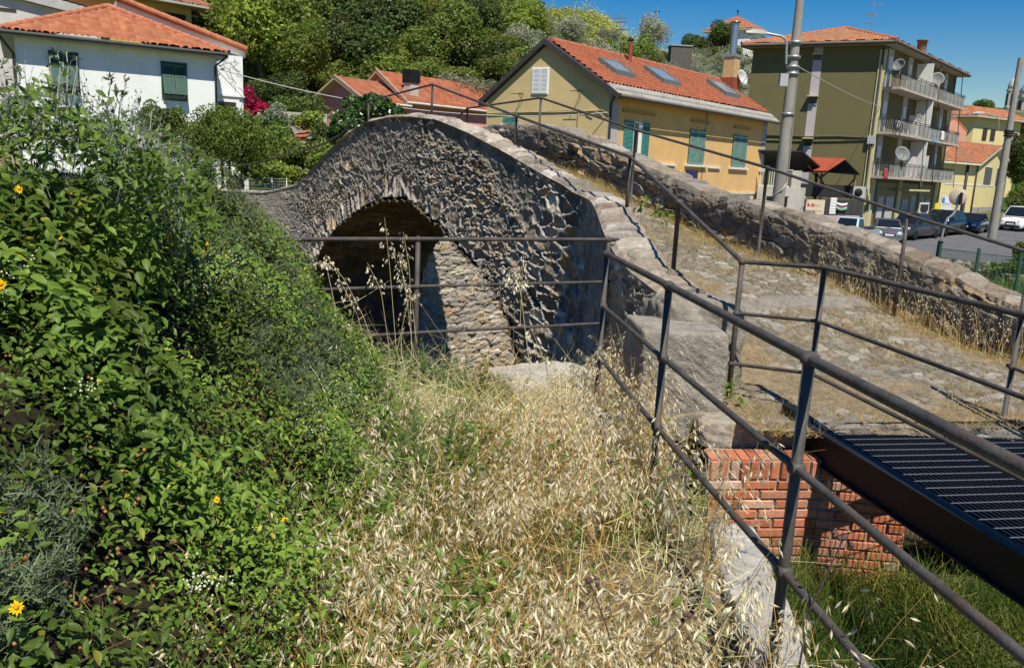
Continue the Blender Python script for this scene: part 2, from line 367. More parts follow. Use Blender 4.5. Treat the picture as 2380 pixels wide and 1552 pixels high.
def cope_strip(name, side):
    """coping and inner face of one parapet: outer top edge -> inner top edge -> deck"""
    if side == 'left': s = np.concatenate([np.arange(4.62, 10, .013), np.arange(10, 27.5, .04)])
    else: s = np.concatenate([np.arange(1.2, 9.5, .016), np.arange(9.5, 27.5, .05)])
    zt = cope(s) + (.075 if side == 'right' else .03) * (fbm(s * 1.7, s * 0, 9, 3) - .5); zd = deckz(s) - .12
    n0 = n_out(s) if side == 'left' else np.full(s.shape, 8.58)
    n1 = n_out(s) + .44 if side == 'left' else np.full(s.shape, 8.14)
    nt_, ni_ = 38, (30 if side == 'left' else 56)
    rows = []; dist = []
    for k in range(nt_):
        t = k / (nt_ - 1); rows.append((n0 + (n1 - n0) * t, zt + .02 * math.sin(math.pi * t), t * .44 + 0 * s))
    for k in range(1, ni_):
        t = k / (ni_ - 1); rows.append((n1 + 0 * s, zt + (zd - zt) * t, .44 + t * (zt - zd)))
    S = np.repeat(s[:, None], len(rows), 1)
    Nn = np.stack([r[0] for r in rows], 1); Z = np.stack([r[1] for r in rows], 1); T = np.stack([r[2] for r in rows], 1)
    X, Y = sn2w(S, Nn); P = np.stack([X, Y, Z], 2)
    N = grid_normals(P)
    if side == 'left': N = N * np.sign((N[:, nt_ // 2, 2]).mean())
    else: N = N * np.sign((N[:, nt_ // 2, 2]).mean())
    top = sstep(.52, .40, T)
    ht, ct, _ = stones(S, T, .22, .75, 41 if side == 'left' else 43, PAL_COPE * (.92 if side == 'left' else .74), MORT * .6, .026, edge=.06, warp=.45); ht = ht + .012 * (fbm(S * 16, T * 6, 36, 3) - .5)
    lich = sstep(.5, .68, fbm(S * 3, T * 3, 34, 4))[..., None]
    ct = ct * (1 - lich * .38) + np.array([.27, .19, .10]) * lich * .25
    hi, ci, _ = stones(S, T, .27, .125, 45, PAL * .85 + np.array([.03, .016, .0]), MORT * .75, .052, warp=.55)
    if side == 'right':
        pl = sstep(.50, .58, fbm(S * .9 + 8, T * 2.2, 95, 4) + .22 * sstep(.95, .55, T)); pl = pl * sstep(1.15, .6, T)
        pc = np.array([.16, .14, .112])[None, None] * (.55 + .9 * fbm(S * 8, T * 8, 6, 4))[..., None]
        hi = hi * (1 - .75 * pl) + pl * (.05 + .04 * (fbm(S * 11, T * 11, 4, 4) - .5)); ci = ci * (1 - .8 * pl[..., None]) + pc * .8 * pl[..., None]
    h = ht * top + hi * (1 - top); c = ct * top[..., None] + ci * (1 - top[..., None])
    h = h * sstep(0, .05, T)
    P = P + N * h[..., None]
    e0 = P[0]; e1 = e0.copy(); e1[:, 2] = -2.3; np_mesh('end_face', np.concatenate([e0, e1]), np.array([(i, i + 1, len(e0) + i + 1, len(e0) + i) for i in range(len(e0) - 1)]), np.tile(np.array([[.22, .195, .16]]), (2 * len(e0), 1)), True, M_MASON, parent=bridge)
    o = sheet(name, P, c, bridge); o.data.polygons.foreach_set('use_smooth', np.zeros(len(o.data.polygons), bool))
    return s
cope_strip("parapet", 'left'); cope_strip("parapet", 'right')

def plain_face(name, s, z_top, nfix, zb=-7.0, step=.06, hole=False, pal=PAL, flip=False):
    nv = 90; zt = z_top(s); t = np.linspace(0, 1, nv); Z = zt[:, None] + t[None] * (zb - zt[:, None]); S = np.repeat(s[:, None], nv, 1)
    h, c, _ = stones(S, Z, .28, .17, 61, pal, MORT, .05)
    X, Y = sn2w(S, nfix + h * (1 if nfix > 7 else -1)); P = np.stack([X, Y, Z], 2)
    ins = arch_dist(S, Z)[2] if hole else np.zeros(S.shape, bool)
    sheet(name, P, c, bridge, mask=~ins, flip=flip)
plain_face("far_face", np.arange(1.2, 27.5, .06), cope, 8.56, hole=True)

def intrados():
    pts = []
    for i in range(len(ARCH) - 1):
        k = max(2, int(np.hypot(*(ARCH[i + 1] - ARCH[i])) / .06)); 
        for j in range(k): pts.append(ARCH[i] + (ARCH[i + 1] - ARCH[i]) * j / k)
    A = np.array(pts + [ARCH[-1]]); nn = np.linspace(5.86, 8.6, 50)
    S = np.repeat(A[:, 0][:, None], 50, 1); Z = np.repeat(A[:, 1][:, None], 50, 1); Nn = np.repeat(nn[None], len(A), 0)
    arc = np.concatenate([[0], np.cumsum(np.hypot(*np.diff(A, axis=0).T))])
    h, c, _ = stones(np.repeat(arc[:, None], 50, 1), Nn, .16, .34, 71, PAL * .26, MORT * .2, .05)  # bridge stone colours darkened here, painting in the shade of the vault
    X, Y = sn2w(S, Nn); P = np.stack([X, Y, Z], 2); N = grid_normals(P)
    cen = np.stack([*sn2w(np.full(S.shape, 13.5), Nn), np.full(S.shape, -3.)], 2)
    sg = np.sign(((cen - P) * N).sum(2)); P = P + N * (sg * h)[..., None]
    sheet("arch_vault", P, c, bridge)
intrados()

def deck():
    nr, nc = 900, 250
    w = np.linspace(0, 1, nr) ** 1.6
    sL = 3.50 + (26.5 - 3.50) * w; sR = 1.2 + (26.5 - 1.2) * w
    nL = np.where(sL < 4.7, 4.0 + (sL - 3.5) * .5, n_out(sL) + .42); nR = np.full(nr, 8.2)
    xL, yL = sn2w(sL, nL); xR, yR = sn2w(sR, nR)
    t = np.linspace(0, 1, nc)[None]
    X = xL[:, None] * (1 - t) + xR[:, None] * t; Y = yL[:, None] * (1 - t) + yR[:, None] * t
    S, Nn = w2sn(X, Y); Z = deckz(S)
    h, c, body = stones(S, Nn, .10, .15, 81, np.array([[.21, .19, .155], [.24, .22, .185], [.18, .165, .135], [.28, .26, .23], [.20, .17, .13]]), np.array([.17, .13, .075]), .026, edge=.11)
    h = np.minimum(h, .015 + .004 * fbm(S * 30, Nn * 30, 3, 2))
    dirt = sstep(.60, .76, fbm(S * 1.1, Nn * 1.3, 88, 4) + .25 * sstep(.9, .0, np.abs(Nn - 8.15)) + .2 * sstep(.5, 0, t + 0 * S))
    h = h * (1 - .75 * dirt) + dirt * .018 * fbm(S * 20, Nn * 20, 2, 3)
    dc = np.array([.24, .18, .10])[None, None] * (.6 + .7 * fbm(S * 9, Nn * 9, 12, 4))[..., None]
    c = c * (1 - .75 * dirt[..., None]) + dc * .75 * dirt[..., None]
    # flat kerb stones laid across the path as low steps
    for s0 in (5.6, 9.3):
        k = sstep(.16, .11, np.abs(S - s0 - .05 * np.sin(Nn * 3)))
        Z = Z + .02 * k; h = h * (1 - .8 * k); c = c * (1 - k[..., None]) + np.array([.24, .22, .19]) * (.8 + .4 * fbm(S * 9, Nn * 5, 13, 3))[..., None] * k[..., None]
    P = np.stack([X, Y, Z + h], 2)
    o = sheet("cobbled_path", P, c, bridge, flip=True); o.data.polygons.foreach_set("use_smooth", np.zeros(len(o.data.polygons), bool))
deck()

def rock_block(name, c, half, rz, seed, col, parent=None, rough=.05, mats=None, sub=26, ex=8):
    """irregular stone or broken concrete lump"""
    t = np.linspace(-1, 1, sub); V = []; Fs = []; b = 0
    for ax in range(3):
        for sg in (-1, 1):
            A, B = np.meshgrid(t, t, indexing='ij'); q = np.zeros((sub, sub, 3)); q[..., ax] = sg; q[..., (ax + 1) % 3] = A; q[..., (ax + 2) % 3] = B
            l = (np.abs(q) ** ex).sum(2) ** (1 / ex); q = q / l[..., None]
            f = grid_faces(sub, sub); Fs.append((f if sg > 0 else f[:, ::-1]) + b); b += sub * sub; V.append(q.reshape(-1, 3))
    V = np.concatenate(V); d = V / np.linalg.norm(V, axis=1, keepdims=True)
    P = V * np.array(half)
    k = fbm(P[:, 0] * 5 + P[:, 2] * 3 + seed, P[:, 1] * 5 - P[:, 2] * 4, seed, 4) - .5
    k2 = fbm(P[:, 0] * 26 + P[:, 2] * 20 + seed, P[:, 1] * 26 - P[:, 2] * 23, seed + 3, 3) - .5
    P = P + d * (k * rough * 2 + k2 * rough * .7)[:, None]
    cr, sr = math.cos(rz), math.sin(rz)
    P = np.stack([P[:, 0] * cr - P[:, 1] * sr, P[:, 0] * sr + P[:, 1] * cr, P[:, 2]], 1) + np.array(c)
    tone = np.array(col)[None] * (.65 + .6 * fbm(P[:, 0] * 9 + P[:, 2] * 5, P[:, 1] * 9 + P[:, 2] * 7, seed + 5, 4))[:, None]
    return np_mesh(name, P, np.concatenate(Fs), tone, True, mats or M_MASON, parent=parent)

rock_block("parapet_end", (1.37, 6.17, -1.315), (.35, .27, .425), .12, 77, (.25, .225, .185), bridge, .05, sub=44)
tag(rock_block("end_pillar", (1.16, 5.74, -1.42), (.295, .33, .385), .06, 5, (.29, .262, .22), None, .022, sub=110, ex=26), "squat weathered concrete pillar ending the near parapet of the bridge", "pillar")

# sunlit wall of squared stone on the far bank, seen through the arch
def river_wall():
    nn = np.arange(8.62, 17, .022); z = np.linspace(-7.2, -1.0, 280)
    Nn, Z = np.meshgrid(nn, z, indexing='ij')
    h, c, _ = stones(Nn, Z + .04 * np.sin(Nn), .27, .115, 101, PAL_LIGHT, np.array([.42, .37, .29]), .035, edge=.06, warp=.25)
    X, Y = sn2w(18.3 - h, Nn); P = np.stack([X, Y, Z], 2)
    o = sheet("river_wall", P, c)
    tag(o, "pale sunlit wall of squared stones seen through the bridge arch", "wall")
river_wall()
# ------------------------------------------------------------------ terrain
def cap_h(X): return 27.0 + 12 * sstep(6, 20, X) + 0.42 * np.maximum(0, -X) - 4 * sstep(55, 110, X)
def far_z(X, Y):
    left = np.interp(Y, [0, 22, 30, 40, 50, 60], [-1.5, -1.5, -1.15, -.6, 1.0, 3.5])
    right = np.interp(Y, [0, 12, 20, 42.0, 43.6, 55, 60, 66, 75, 95], [-2.9, -3.0, -3.2, -4.9, -4.05, -3.9, -3.65, -3.45, -3.3, -2.5])
    w = sstep(2, 13, X - .06 * (Y - 20))
    z = left * (1 - w) + right * w
    y0 = 50 + .62 * np.clip(X, 0, 70) + 45 * sstep(.34, .46, X / np.maximum(Y, 1))
    sl = np.maximum(0, Y - y0) * .36
    c = cap_h(X); hill = c * (1 - np.exp(-sl / np.maximum(c, 1) * 1.15))
    hill = hill * (1 + .12 * (fbm(X * .03, Y * .03, 4, 3) - .5))
    return z + hill
def ground_z(X, Y):
    X = np.asarray(X, float); Y = np.asarray(Y, float)
    s, n = w2sn(X, Y)
    near = np.full(X.shape, -1.75)
    hump = 1.30 * sstep(-.45, -2.5, X) * sstep(.6, 2.2, Y) + .35 * sstep(-2.5, -5, X) + .44 * np.exp(-((X + 1.95) / .62) ** 2 - ((Y - 5.3) / .7) ** 2)
    near = near + hump + .05 * (fbm(X * 2, Y * 2, 3, 3) - .5)
    pit = sstep(1.02, 1.45, X + .03 * Y - .12)
    near = near * (1 - pit) + (-2.75 - .25 * sstep(4.6, 1.5, Y) + .62 * sstep(2.15, 2.75, X) * sstep(3.2, 4.9, Y) + .20 * sstep(4.1, 4.9, Y)) * pit
    E_ = 18.75 + 8.5 * sstep(6.5, 5.5, n); ch = sstep(5.75, 7.6, s) * sstep(.2, 0, s - E_)
    left_far = far_z(X, Y)
    z = np.where(s < 12, near * (1 - ch) + -6.8 * ch, left_far * (1 - ch) + -6.8 * ch)
    out = sstep(8.7, 10.5, n) * sstep(17.5, 15.0, s + 0 * n)
    z = z * (1 - out) + np.minimum(left_far, -2.9) * out
    far = sstep(20, 26, Y)
    under = (n > 4.5) & (n < 8.7) & (s < 9.0)
    z = np.where(under, np.minimum(z, -2.6), z)
    return z * (1 - far) + np.where(s > 12, left_far, left_far) * far
def build_terrain():
    def warp(a, k, lo, hi, c):
        t = np.linspace(math.asinh((lo - c) / a), math.asinh((hi - c) / a), k); return c + a * np.sinh(t)
    xs = warp(4.0, 420, -420, 420, 0); ys = warp(4.0, 420, -40, 900, 5)
    X, Y = np.meshgrid(xs, ys, indexing='ij'); Z = ground_z(X, Y)
    P = np.stack([X, Y, Z], 2)
    d = fbm(X * .9, Y * .9, 14, 4)[..., None]; d2 = fbm(X * .08, Y * .08, 19, 4)[..., None]
    straw = np.array([.30, .23, .12]); soil = np.array([.12, .09, .055]); green = np.array([.055, .085, .025]); dry = np.array([.21, .18, .085])
    nearc = soil + (straw - soil) * sstep(.35, .65, d)
    farc = green + (dry - green) * sstep(.45, .62, d2 + .25 * (d - .5))
    w = sstep(10, 22, Y)[..., None]
    c = nearc * (1 - w) + farc * w
    bk = (sstep(-.2, -.8, X + .09 * (Y - 3)) * sstep(9, 7, Y))[..., None]; c = c * (1 - bk) + np.array([.028, .024, .015]) * bk  # bank soil painted near black to stand for deep shade under the leaves
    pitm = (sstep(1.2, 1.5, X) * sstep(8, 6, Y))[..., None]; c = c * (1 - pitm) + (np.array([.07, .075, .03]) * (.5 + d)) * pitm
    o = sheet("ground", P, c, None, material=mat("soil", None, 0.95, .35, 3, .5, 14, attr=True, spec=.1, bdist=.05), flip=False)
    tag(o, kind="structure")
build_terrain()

def strip_sheet(name, pts, w, z, m, kind="structure"):
    pass
# road in front of the flats, with its retaining wall towards the river
M_ASPH = mat("asphalt", (.125, .125, .13), .9, .2, .8, .25, 60, stain=((.09, .09, .09), .6, 1.2))
def road():
    mb = MB(); a = [(9, 43.4), (24, 43.0), (44, 44.6), (130, 60)]; b = [(9, 58.6), (24, 62), (44, 76), (130, 100)]
    k = 24; P0 = []; P1 = []
    for i in range(3):
        for j in range(k):
            t = j / k; P0.append(np.array(a[i]) * (1 - t) + np.array(a[i + 1]) * t); P1.append(np.array(b[i]) * (1 - t) + np.array(b[i + 1]) * t)
    vs = []; n = 9
    for p, q in zip(P0, P1):
        for j in range(n):
            t = j / (n - 1); x, y = p * (1 - t) + q * t; vs.append((x, y, float(np.interp(y - .06 * (x - 24), [43, 50, 55, 58, 64, 75], [-3.72, -3.70, -3.52, -3.30, -3.05, -2.98])) + .03))
    fs = [(i * n + j, i * n + j + 1, (i + 1) * n + j + 1, (i + 1) * n + j) for i in range(len(P0) - 1) for j in range(n - 1)]
    mb.add(vs, fs); o = mb.build("road", M_ASPH); tag(o, kind="structure")
road()
def road_wall():
    x = np.arange(14, 62, .10); z = np.linspace(-5.4, -3.62, 22); Xg, Zg = np.meshgrid(x, z, indexing='ij')
    h, c, _ = stones(Xg, Zg, .55, .38, 111, PAL_LIGHT * .85, MORT * .8, .09)
    Yg = 42.9 + np.interp(Xg, [9, 24, 60], [.4, 0, 3.0]) - .35 - h
    tag(sheet("road_wall", np.stack([Xg, Yg, Zg], 2), c), "low stone retaining wall below the road edge with grass growing over it", "wall")
road_wall()
# ------------------------------------------------------------------ pipe railings
def curve_pt(x, y, nf):
    d = ray(x, y); Ys = np.arange(3, 40, .01); P = d[None] * (Ys / d[1])[:, None]
    s, n = w2sn(P[:, 0], P[:, 1]); e = n - nf(s); k = np.where(np.diff(np.sign(e)))[0]
    return P[k[0]]
def railing(name, label, posts, drops, bases, ext0=0, ext1=0, r=.0185, pr=.0195, smooth_top=None, group="iron pipe railings"):
    """posts: top points; drops: how far each rail lies below the top; bases: foot heights (None: no post there)"""
    posts = [np.array(p, float) for p in posts]
    t = thing(name, label, "railing", (posts[0][0], posts[0][1], bases[0] if bases[0] is not None else posts[0][2] - 1))
    for p, b in zip(posts, bases):
        if b is None: continue
        mb = MB(); mb.tube([(p[0], p[1], b - .08), (p[0], p[1], p[2])], pr, 10)
        for d in drops: mb.ball((p[0], p[1], p[2] - d), r * 1.75, 0, 10, 6, .85)
        mb.build("post", M_STEEL, t)
    for d in drops:
        pts = [p - np.array([0, 0, d]) for p in posts]
        if ext0: u = pts[0] - pts[1]; u /= np.linalg.norm(u); pts.insert(0, pts[0] + u * ext0)
        if ext1: u = pts[-1] - pts[-2]; u /= np.linalg.norm(u); pts.append(pts[-1] + u * ext1)
        if smooth_top and d == 0: pts = smooth_top(pts)
        mb = MB(); mb.tube(pts, r if d == 0 else r * .8, 10); mb.build("rail", M_STEEL, t)
    return t
A = [(.642, 5.78, -.567), (.784, 4.12, -.552), (.97, 2.6, -.565), (1.145, .95, -.56)]
railing("pipe_railing", "three-bar iron railing sloping away above the oat grass to the pillar", A, (0, .375, .75), (-1.8, -1.8, -1.95, -1.9), ext1=1.0)
Cc = [(.803, 7.14, -.577), (-.76, 6.34, -.577), (-2.5, 5.35, -.577)]
railing("pipe_railing", "three-bar iron railing running level in front of the dark arch", Cc, (0, .37, .74), (-1.9, -1.95, -1.5), ext0=.10, r=.0165)
B = [(1.60, 5.78, -.578), (2.09, 5.53, -.565), (2.33, 3.95, -.56), (2.55, 2.4, -.56)]
railing("pipe_railing", "three-bar iron railing turning a corner at the head of the steel grating", B, (0, .37, .74), (-1.62, -1.64, None, -1.62), ext1=1.2, r=.0165)
G = [(3.60, 5.74, -.50), (3.62, 4.1, -.50)]
railing("pipe_railing", "iron railing along the outer side of the steel grating at the right edge", G, (0, .37, .74), (-1.62, -1.62), ext0=.06, ext1=2.0, r=.0165)
nin = lambda s: n_out(s) + .40
Dp = [curve_pt(*p, nin) for p in [(1578, 470), (1465, 365), (1200, 270), (1005, 197), (857, 235), (782, 329), (580, 385), (465, 388)]]
Db = [float(cope(w2sn(p[0], p[1])[0])) - .02 for p in Dp]
Dt = [np.array([1.60, 5.78, -.578])] + Dp
def smooth_left(pts):
    out = [pts[0]]
    for i in range(1, len(pts) - 1):
        if i >= 6:                      # far side: bent pipe in a soft curve
            a, b, c = pts[i - 1], pts[i], pts[i + 1]
            for t in (0, .25, .5, .75, 1): 
                p0 = b + (a - b) * .35; p2 = b + (c - b) * .35; out.append((1 - t) ** 2 * p0 + 2 * t * (1 - t) * b + t * t * p2)
        else: out.append(pts[i])
    return out + [pts[-1]]
railing("pipe_railing", "single iron handrail on the near parapet climbing over the hump of the bridge", Dt, (0,), [None] + Db, ext1=2.5, smooth_top=smooth_left, r=.018)
Ep = [onplane(x, y, (NX[0], NX[1]), 7.94) for x, y in [(2379, 583), (2110, 500), (1783, 390), (1478, 303), (1257, 228), (1087, 252), (1040, 296)]]
Eb = [float(deckz(w2sn(p[0], p[1])[0])) for p in Ep]; Eb[0] = None; Eb[-1] = None
railing("pipe_railing", "single iron handrail along the far parapet of the bridge", Ep, (0,), Eb, ext0=3.0, ext1=1.0, r=.018)

# ------------------------------------------------------------------ steel grating footbridge
gx0, gx1, gy0, gy1, gz = 2.06, 3.56, -1.2, 5.30, -1.60
fb = thing("footbridge", "dark steel grating footbridge joining the old bridge", "footbridge", (2.03, 5.30, -1.85))
for x in (gx0 - .045, gx1 + .045):
    mb = MB(); 
    for (a, b, c, d) in ((-.012, .012, -.195, .0), (-.045, .045, -.208, -.196), (-.045, .045, .001, .013)):
        mb.box(x + a, x + b, gy0, gy1 + .02, gz + c, gz + d)
    mb.build("side_beam", M_DARKSTEEL, fb)
mb = MB()
for y in np.arange(gy0, gy1, 1.48): mb.box(gx0, gx1, y - .02, y + .02, gz - .14, gz - .035)
mb.box(gx0, gx1, gy1 - .01, gy1 + .012, gz - .22, gz + .005)
mb.build("cross_beam", M_DARKSTEEL, fb)
mb = MB()
for x in np.arange(gx0 + .02, gx1, .0335): mb.box(x - .0022, x + .0022, gy0, gy1 - .02, gz - .03, gz)
mb.build("grating", mat("slate_steel", (.045, .052, .065), .4, .2, 30, .05, metal=.3, spec=.5), fb)
mb = MB()
for y in np.arange(gy0 + .05, gy1 - .02, .1005):
    w = .0032; mb.box(gx0, gx1, y - w, y + w, gz - .001, gz + .0018)
mb.build("grating_rods", mat("worn_steel", (.30, .31, .33), .4, .3, 90, .2, 200, metal=.6), fb)
mb = MB(); mb.box(1.93, 2.0, 5.34, 5.5, -1.72, -1.52); mb.box(1.96, 2.05, 5.29, 5.345, -1.86, -1.56)
mb.build("bearing", M_DARKSTEEL, fb)
fb.rotation_euler = (0, 0, R_(10.3))

# ------------------------------------------------------------------ brick wall under the end of the path
M_BRICK = mat("orange_brick", None, .85, .25, 40, .3, 120, attr=True, spec=.2, bdist=.008, stain=((.46, .38, .32), .55, 7))
def brick_wall():
    V = []; Fs = []; Cc = []
    def brick(o, u, nrm, l, h, dpt, col):
        o = np.array(o); u = np.array([*u, 0]); nn = np.array([*nrm, 0]); up = np.array([0, 0, 1.])
        e = .006; b = len(V)
        for (a, c) in ((0, 0), (l, 0), (l, h), (0, h)): V.append(o + u * a + up * c)
        for (a, c) in ((e, e), (l - e, e), (l - e, h - e), (e, h - e)): V.append(o + u * a + up * c + nn * dpt)
        Fs.extend([(b + 4, b + 5, b + 6, b + 7), (b, b + 1, b + 5, b + 4), (b + 1, b + 2, b + 6, b + 5), (b + 2, b + 3, b + 7, b + 6), (b + 3, b, b + 4, b + 7)])
        Cc.extend([col] * 8)
    rr = random.Random(5)
    def col():
        k = rr.uniform(.72, 1.2); w = max(0, rr.gauss(0, .10)); return ((.44 + w * .5) * k, (.145 + w * .9) * k, (.070 + w * .8) * k)
    def run(p0, p1, zt, zb, soldier=True, jagged=False):
        p0 = np.array(p0); p1 = np.array(p1); d = p1 - p0; L = np.hypot(*d); u = d / L; nr = np.array([u[1], -u[0]])
        z = zt; at = lambda a, zz: (p0[0] + u[0] * a, p0[1] + u[1] * a, zz)
        if soldier:
            a = 0
            while a < L - .055: brick(at(a, z - .125), u, nr, .056, .12, .014 + rr.uniform(-.003, .004), col()); a += .068
            z -= .133
        row = 0
        while z - .055 > zb:
            z -= .066; a = -.11 * (row % 2); row += 1
            st = (row * .045 if jagged and row > 3 else 0)
            while a < L - .04:
                a0 = max(a, st); a1 = min(a + .22, L)
                if a1 - a0 > .04: brick(at(a0, z + .006), u, nr, a1 - a0, .056, .013 + rr.uniform(-.003, .004), col())
                a += .232
    run((1.30, 4.95), (2.05, 5.05), -1.765, -2.72, True, False)
    run((2.05, 5.05), (2.62, 5.0), -1.767, -2.95, True, False)
    wall = thing("brick_wall", "orange brick wall with an upright top course under the end of the cobbled path", "wall", (1.7, 5.1, -2.8))
    np_mesh("bricks", np.array(V), np.array(Fs), np.array(Cc), False, M_BRICK, parent=wall)
    mb = MB(); mb.prism([(1.29, 4.954, -2.95), (2.048, 5.056, -2.95), (2.63, 5.016, -2.95), (2.63, 5.28, -2.95), (1.33, 5.28, -2.95)], (0, 0, 1.05))
    mb.prism([(1.29, 4.956, -1.90), (2.046, 5.058, -1.90), (2.63, 5.018, -1.90), (2.63, 5.25, -1.90), (1.33, 5.2, -1.90)], (0, 0, .132))
    mb.build("mortar", mat("mortar", (.36, .33, .29), .95, .3, 12, .5, 60), wall)
    # brick on edge seen from above
    V.clear(); Fs.clear(); Cc.clear()
    mb2 = []; a = 0
    for i in range(11):
        x = 1.30 + .068 * i; y = 4.955 + .0092 * i; V0 = len(V); c = col()
        for (dx, dy, dz) in ((0, 0, -.004), (.056, .008, -.004), (.056, .2, -.004), (0, .192, -.004), (0, 0, .006), (.056, .008, .006), (.056, .2, .006), (0, .192, .006)):
            V.append((x + dx, y + dy, -1.765 + dz))
        Fs.extend([(V0 + 4, V0 + 5, V0 + 6, V0 + 7), (V0, V0 + 1, V0 + 5, V0 + 4), (V0 + 1, V0 + 2, V0 + 6, V0 + 5), (V0 + 3, V0, V0 + 4, V0 + 7), (V0 + 2, V0 + 3, V0 + 7, V0 + 6)]); Cc.extend([c] * 8)
    np_mesh("top_course", np.array(V), np.array(Fs), np.array(Cc), False, M_BRICK, parent=wall)
brick_wall()
tag(rock_block('earth_bank', (3.3, 5.28, -2.0), (.75, .26, .36), -.03, 19, (.16, .12, .07), None, .05, sub=34), kind='structure')
# earth bank filling the end of the path above the bricks
tag(rock_block("stone_kerb", (1.62, 5.42, -1.69), (.34, .17, .10), .08, 15, (.30, .27, .22), None, .03, sub=34), "worn stone kerb at the end of the cobbled path above the bricks", "kerb stone")

# ------------------------------------------------------------------ broken concrete along the railing
tag(rock_block("concrete_kerb", (1.03, 2.75, -1.80), (.12, 1.12, .12), -.10, 31, (.42, .405, .37), None, .035, sub=70), "long broken concrete kerb at the foot of the sloping railing", "kerb")
tag(rock_block("concrete_slab", (.30, 6.55, -1.74), (.42, .34, .10), .4, 32, (.43, .41, .37), None, .03, sub=46), "flat pale concrete slab in the dry grass by the level railing", "concrete slab")
tag(rock_block("concrete_slab", (.62, 5.35, -1.76), (.19, .30, .11), -.3, 33, (.40, .385, .35), None, .03, sub=40), "smaller tilted concrete slab beside the foot of the pillar", "concrete slab")
tag(rock_block("concrete_slab", (.50, 4.55, -1.80), (.17, .34, .08), -.15, 34, (.42, .40, .36), None, .03, sub=40), "half buried concrete slab among the oat grass midway along the sloping railing", "concrete slab")
tag(rock_block("rubble_stone", (-1.15, 6.15, -1.80), (.22, .15, .10), .2, 35, (.38, .36, .32), None, .03, sub=30), "grey rubble stone at the brink below the dark arch", "stone")
# ------------------------------------------------------------------ facades: t along the wall, z up, d outwards
class Fac:
    def __init__(s, L, R):
        s.L = np.array(L[:2], float); d = np.array(R[:2], float) - s.L; s.len = float(np.hypot(*d)); s.u = d / s.len; s.n = np.array([s.u[1], -s.u[0]])
    def p(s, t, z, d=0.0): q = s.L + s.u * t + s.n * d; return (q[0], q[1], z)
    def px(s, x, y, d=0.0):
        c = float((s.L + s.n * d) @ s.n); q = onplane(x, y, (s.n[0], s.n[1]), c); return float((q[:2] - s.L) @ s.u), float(q[2])
    def box(s, mb, t0, t1, z0, z1, d0, d1, mi=0):
        mb.hexa([s.p(t0, z0, d0), s.p(t1, z0, d0), s.p(t1, z0, d1), s.p(t0, z0, d1), s.p(t0, z1, d0), s.p(t1, z1, d0), s.p(t1, z1, d1), s.p(t0, z1, d1)], mi)
    def quadp(s, x0, y0, x1, y1):
        """t0,t1,z0,z1 of a picture rectangle"""
        a = s.px(x0, y0); b = s.px(x1, y1); return a[0], b[0], b[1], a[1]
def same_z(pl, pr, Y, ref='L'):
    if ref == 'L': L = atY(*pl, Y); R = atZ(*pr, L[2])
    else: R = atY(*pr, Y); L = atZ(*pl, R[2])
    return Fac(L, R), float(L[2])
def shutter(f, t0, t1, z0, z1, m, d=.03, parent=None, name="shutter", tilt=0.0, slats=True):
    """one louvred leaf; its lower half can swing out (tilt metres at the foot)"""
    mb = MB(); w = .05; zm = z0 + (z1 - z0) * .62 if tilt else z0
    def leaf(za, zb, k):
        dd = lambda z: d + (k * (zb - z) / (zb - za) if k else 0)
        def bx(ta, tb, zc, zd, e0, e1):
            mb.hexa([f.p(ta, zc, dd(zc) + e0), f.p(tb, zc, dd(zc) + e0), f.p(tb, zc, dd(zc) + e1), f.p(ta, zc, dd(zc) + e1), f.p(ta, zd, dd(zd) + e0), f.p(tb, zd, dd(zd) + e0), f.p(tb, zd, dd(zd) + e1), f.p(ta, zd, dd(zd) + e1)])
        bx(t0, t0 + w, za, zb, 0, .045); bx(t1 - w, t1, za, zb, 0, .045); bx(t0 + w, t1 - w, za, za + w, 0, .044); bx(t0 + w, t1 - w, zb - w, zb, 0, .044)
        if slats:
            zz = za + w + .01
            while zz < zb - w - .04:
                mb.hexa([f.p(t0 + w, zz, dd(zz) + .035), f.p(t1 - w, zz, dd(zz) + .035), f.p(t1 - w, zz, dd(zz) + .042), f.p(t0 + w, zz, dd(zz) + .042),
                         f.p(t0 + w, zz + .05, dd(zz) + .004), f.p(t1 - w, zz + .05, dd(zz) + .004), f.p(t1 - w, zz + .05, dd(zz) + .012), f.p(t0 + w, zz + .05, dd(zz) + .012)]); zz += .058
        else: bx(t0 + w, t1 - w, za + w, zb - w, .01, .03)
    if tilt: leaf(zm, z1, 0); leaf(z0, zm, tilt)
    else: leaf(z0, z1, 0)
    return mb.build(name, m, parent)
TPAL = .84 * np.array([[.44, .15, .07], [.38, .12, .06], [.50, .19, .09], [.46, .17, .085], [.33, .11, .06], [.52, .23, .12]])
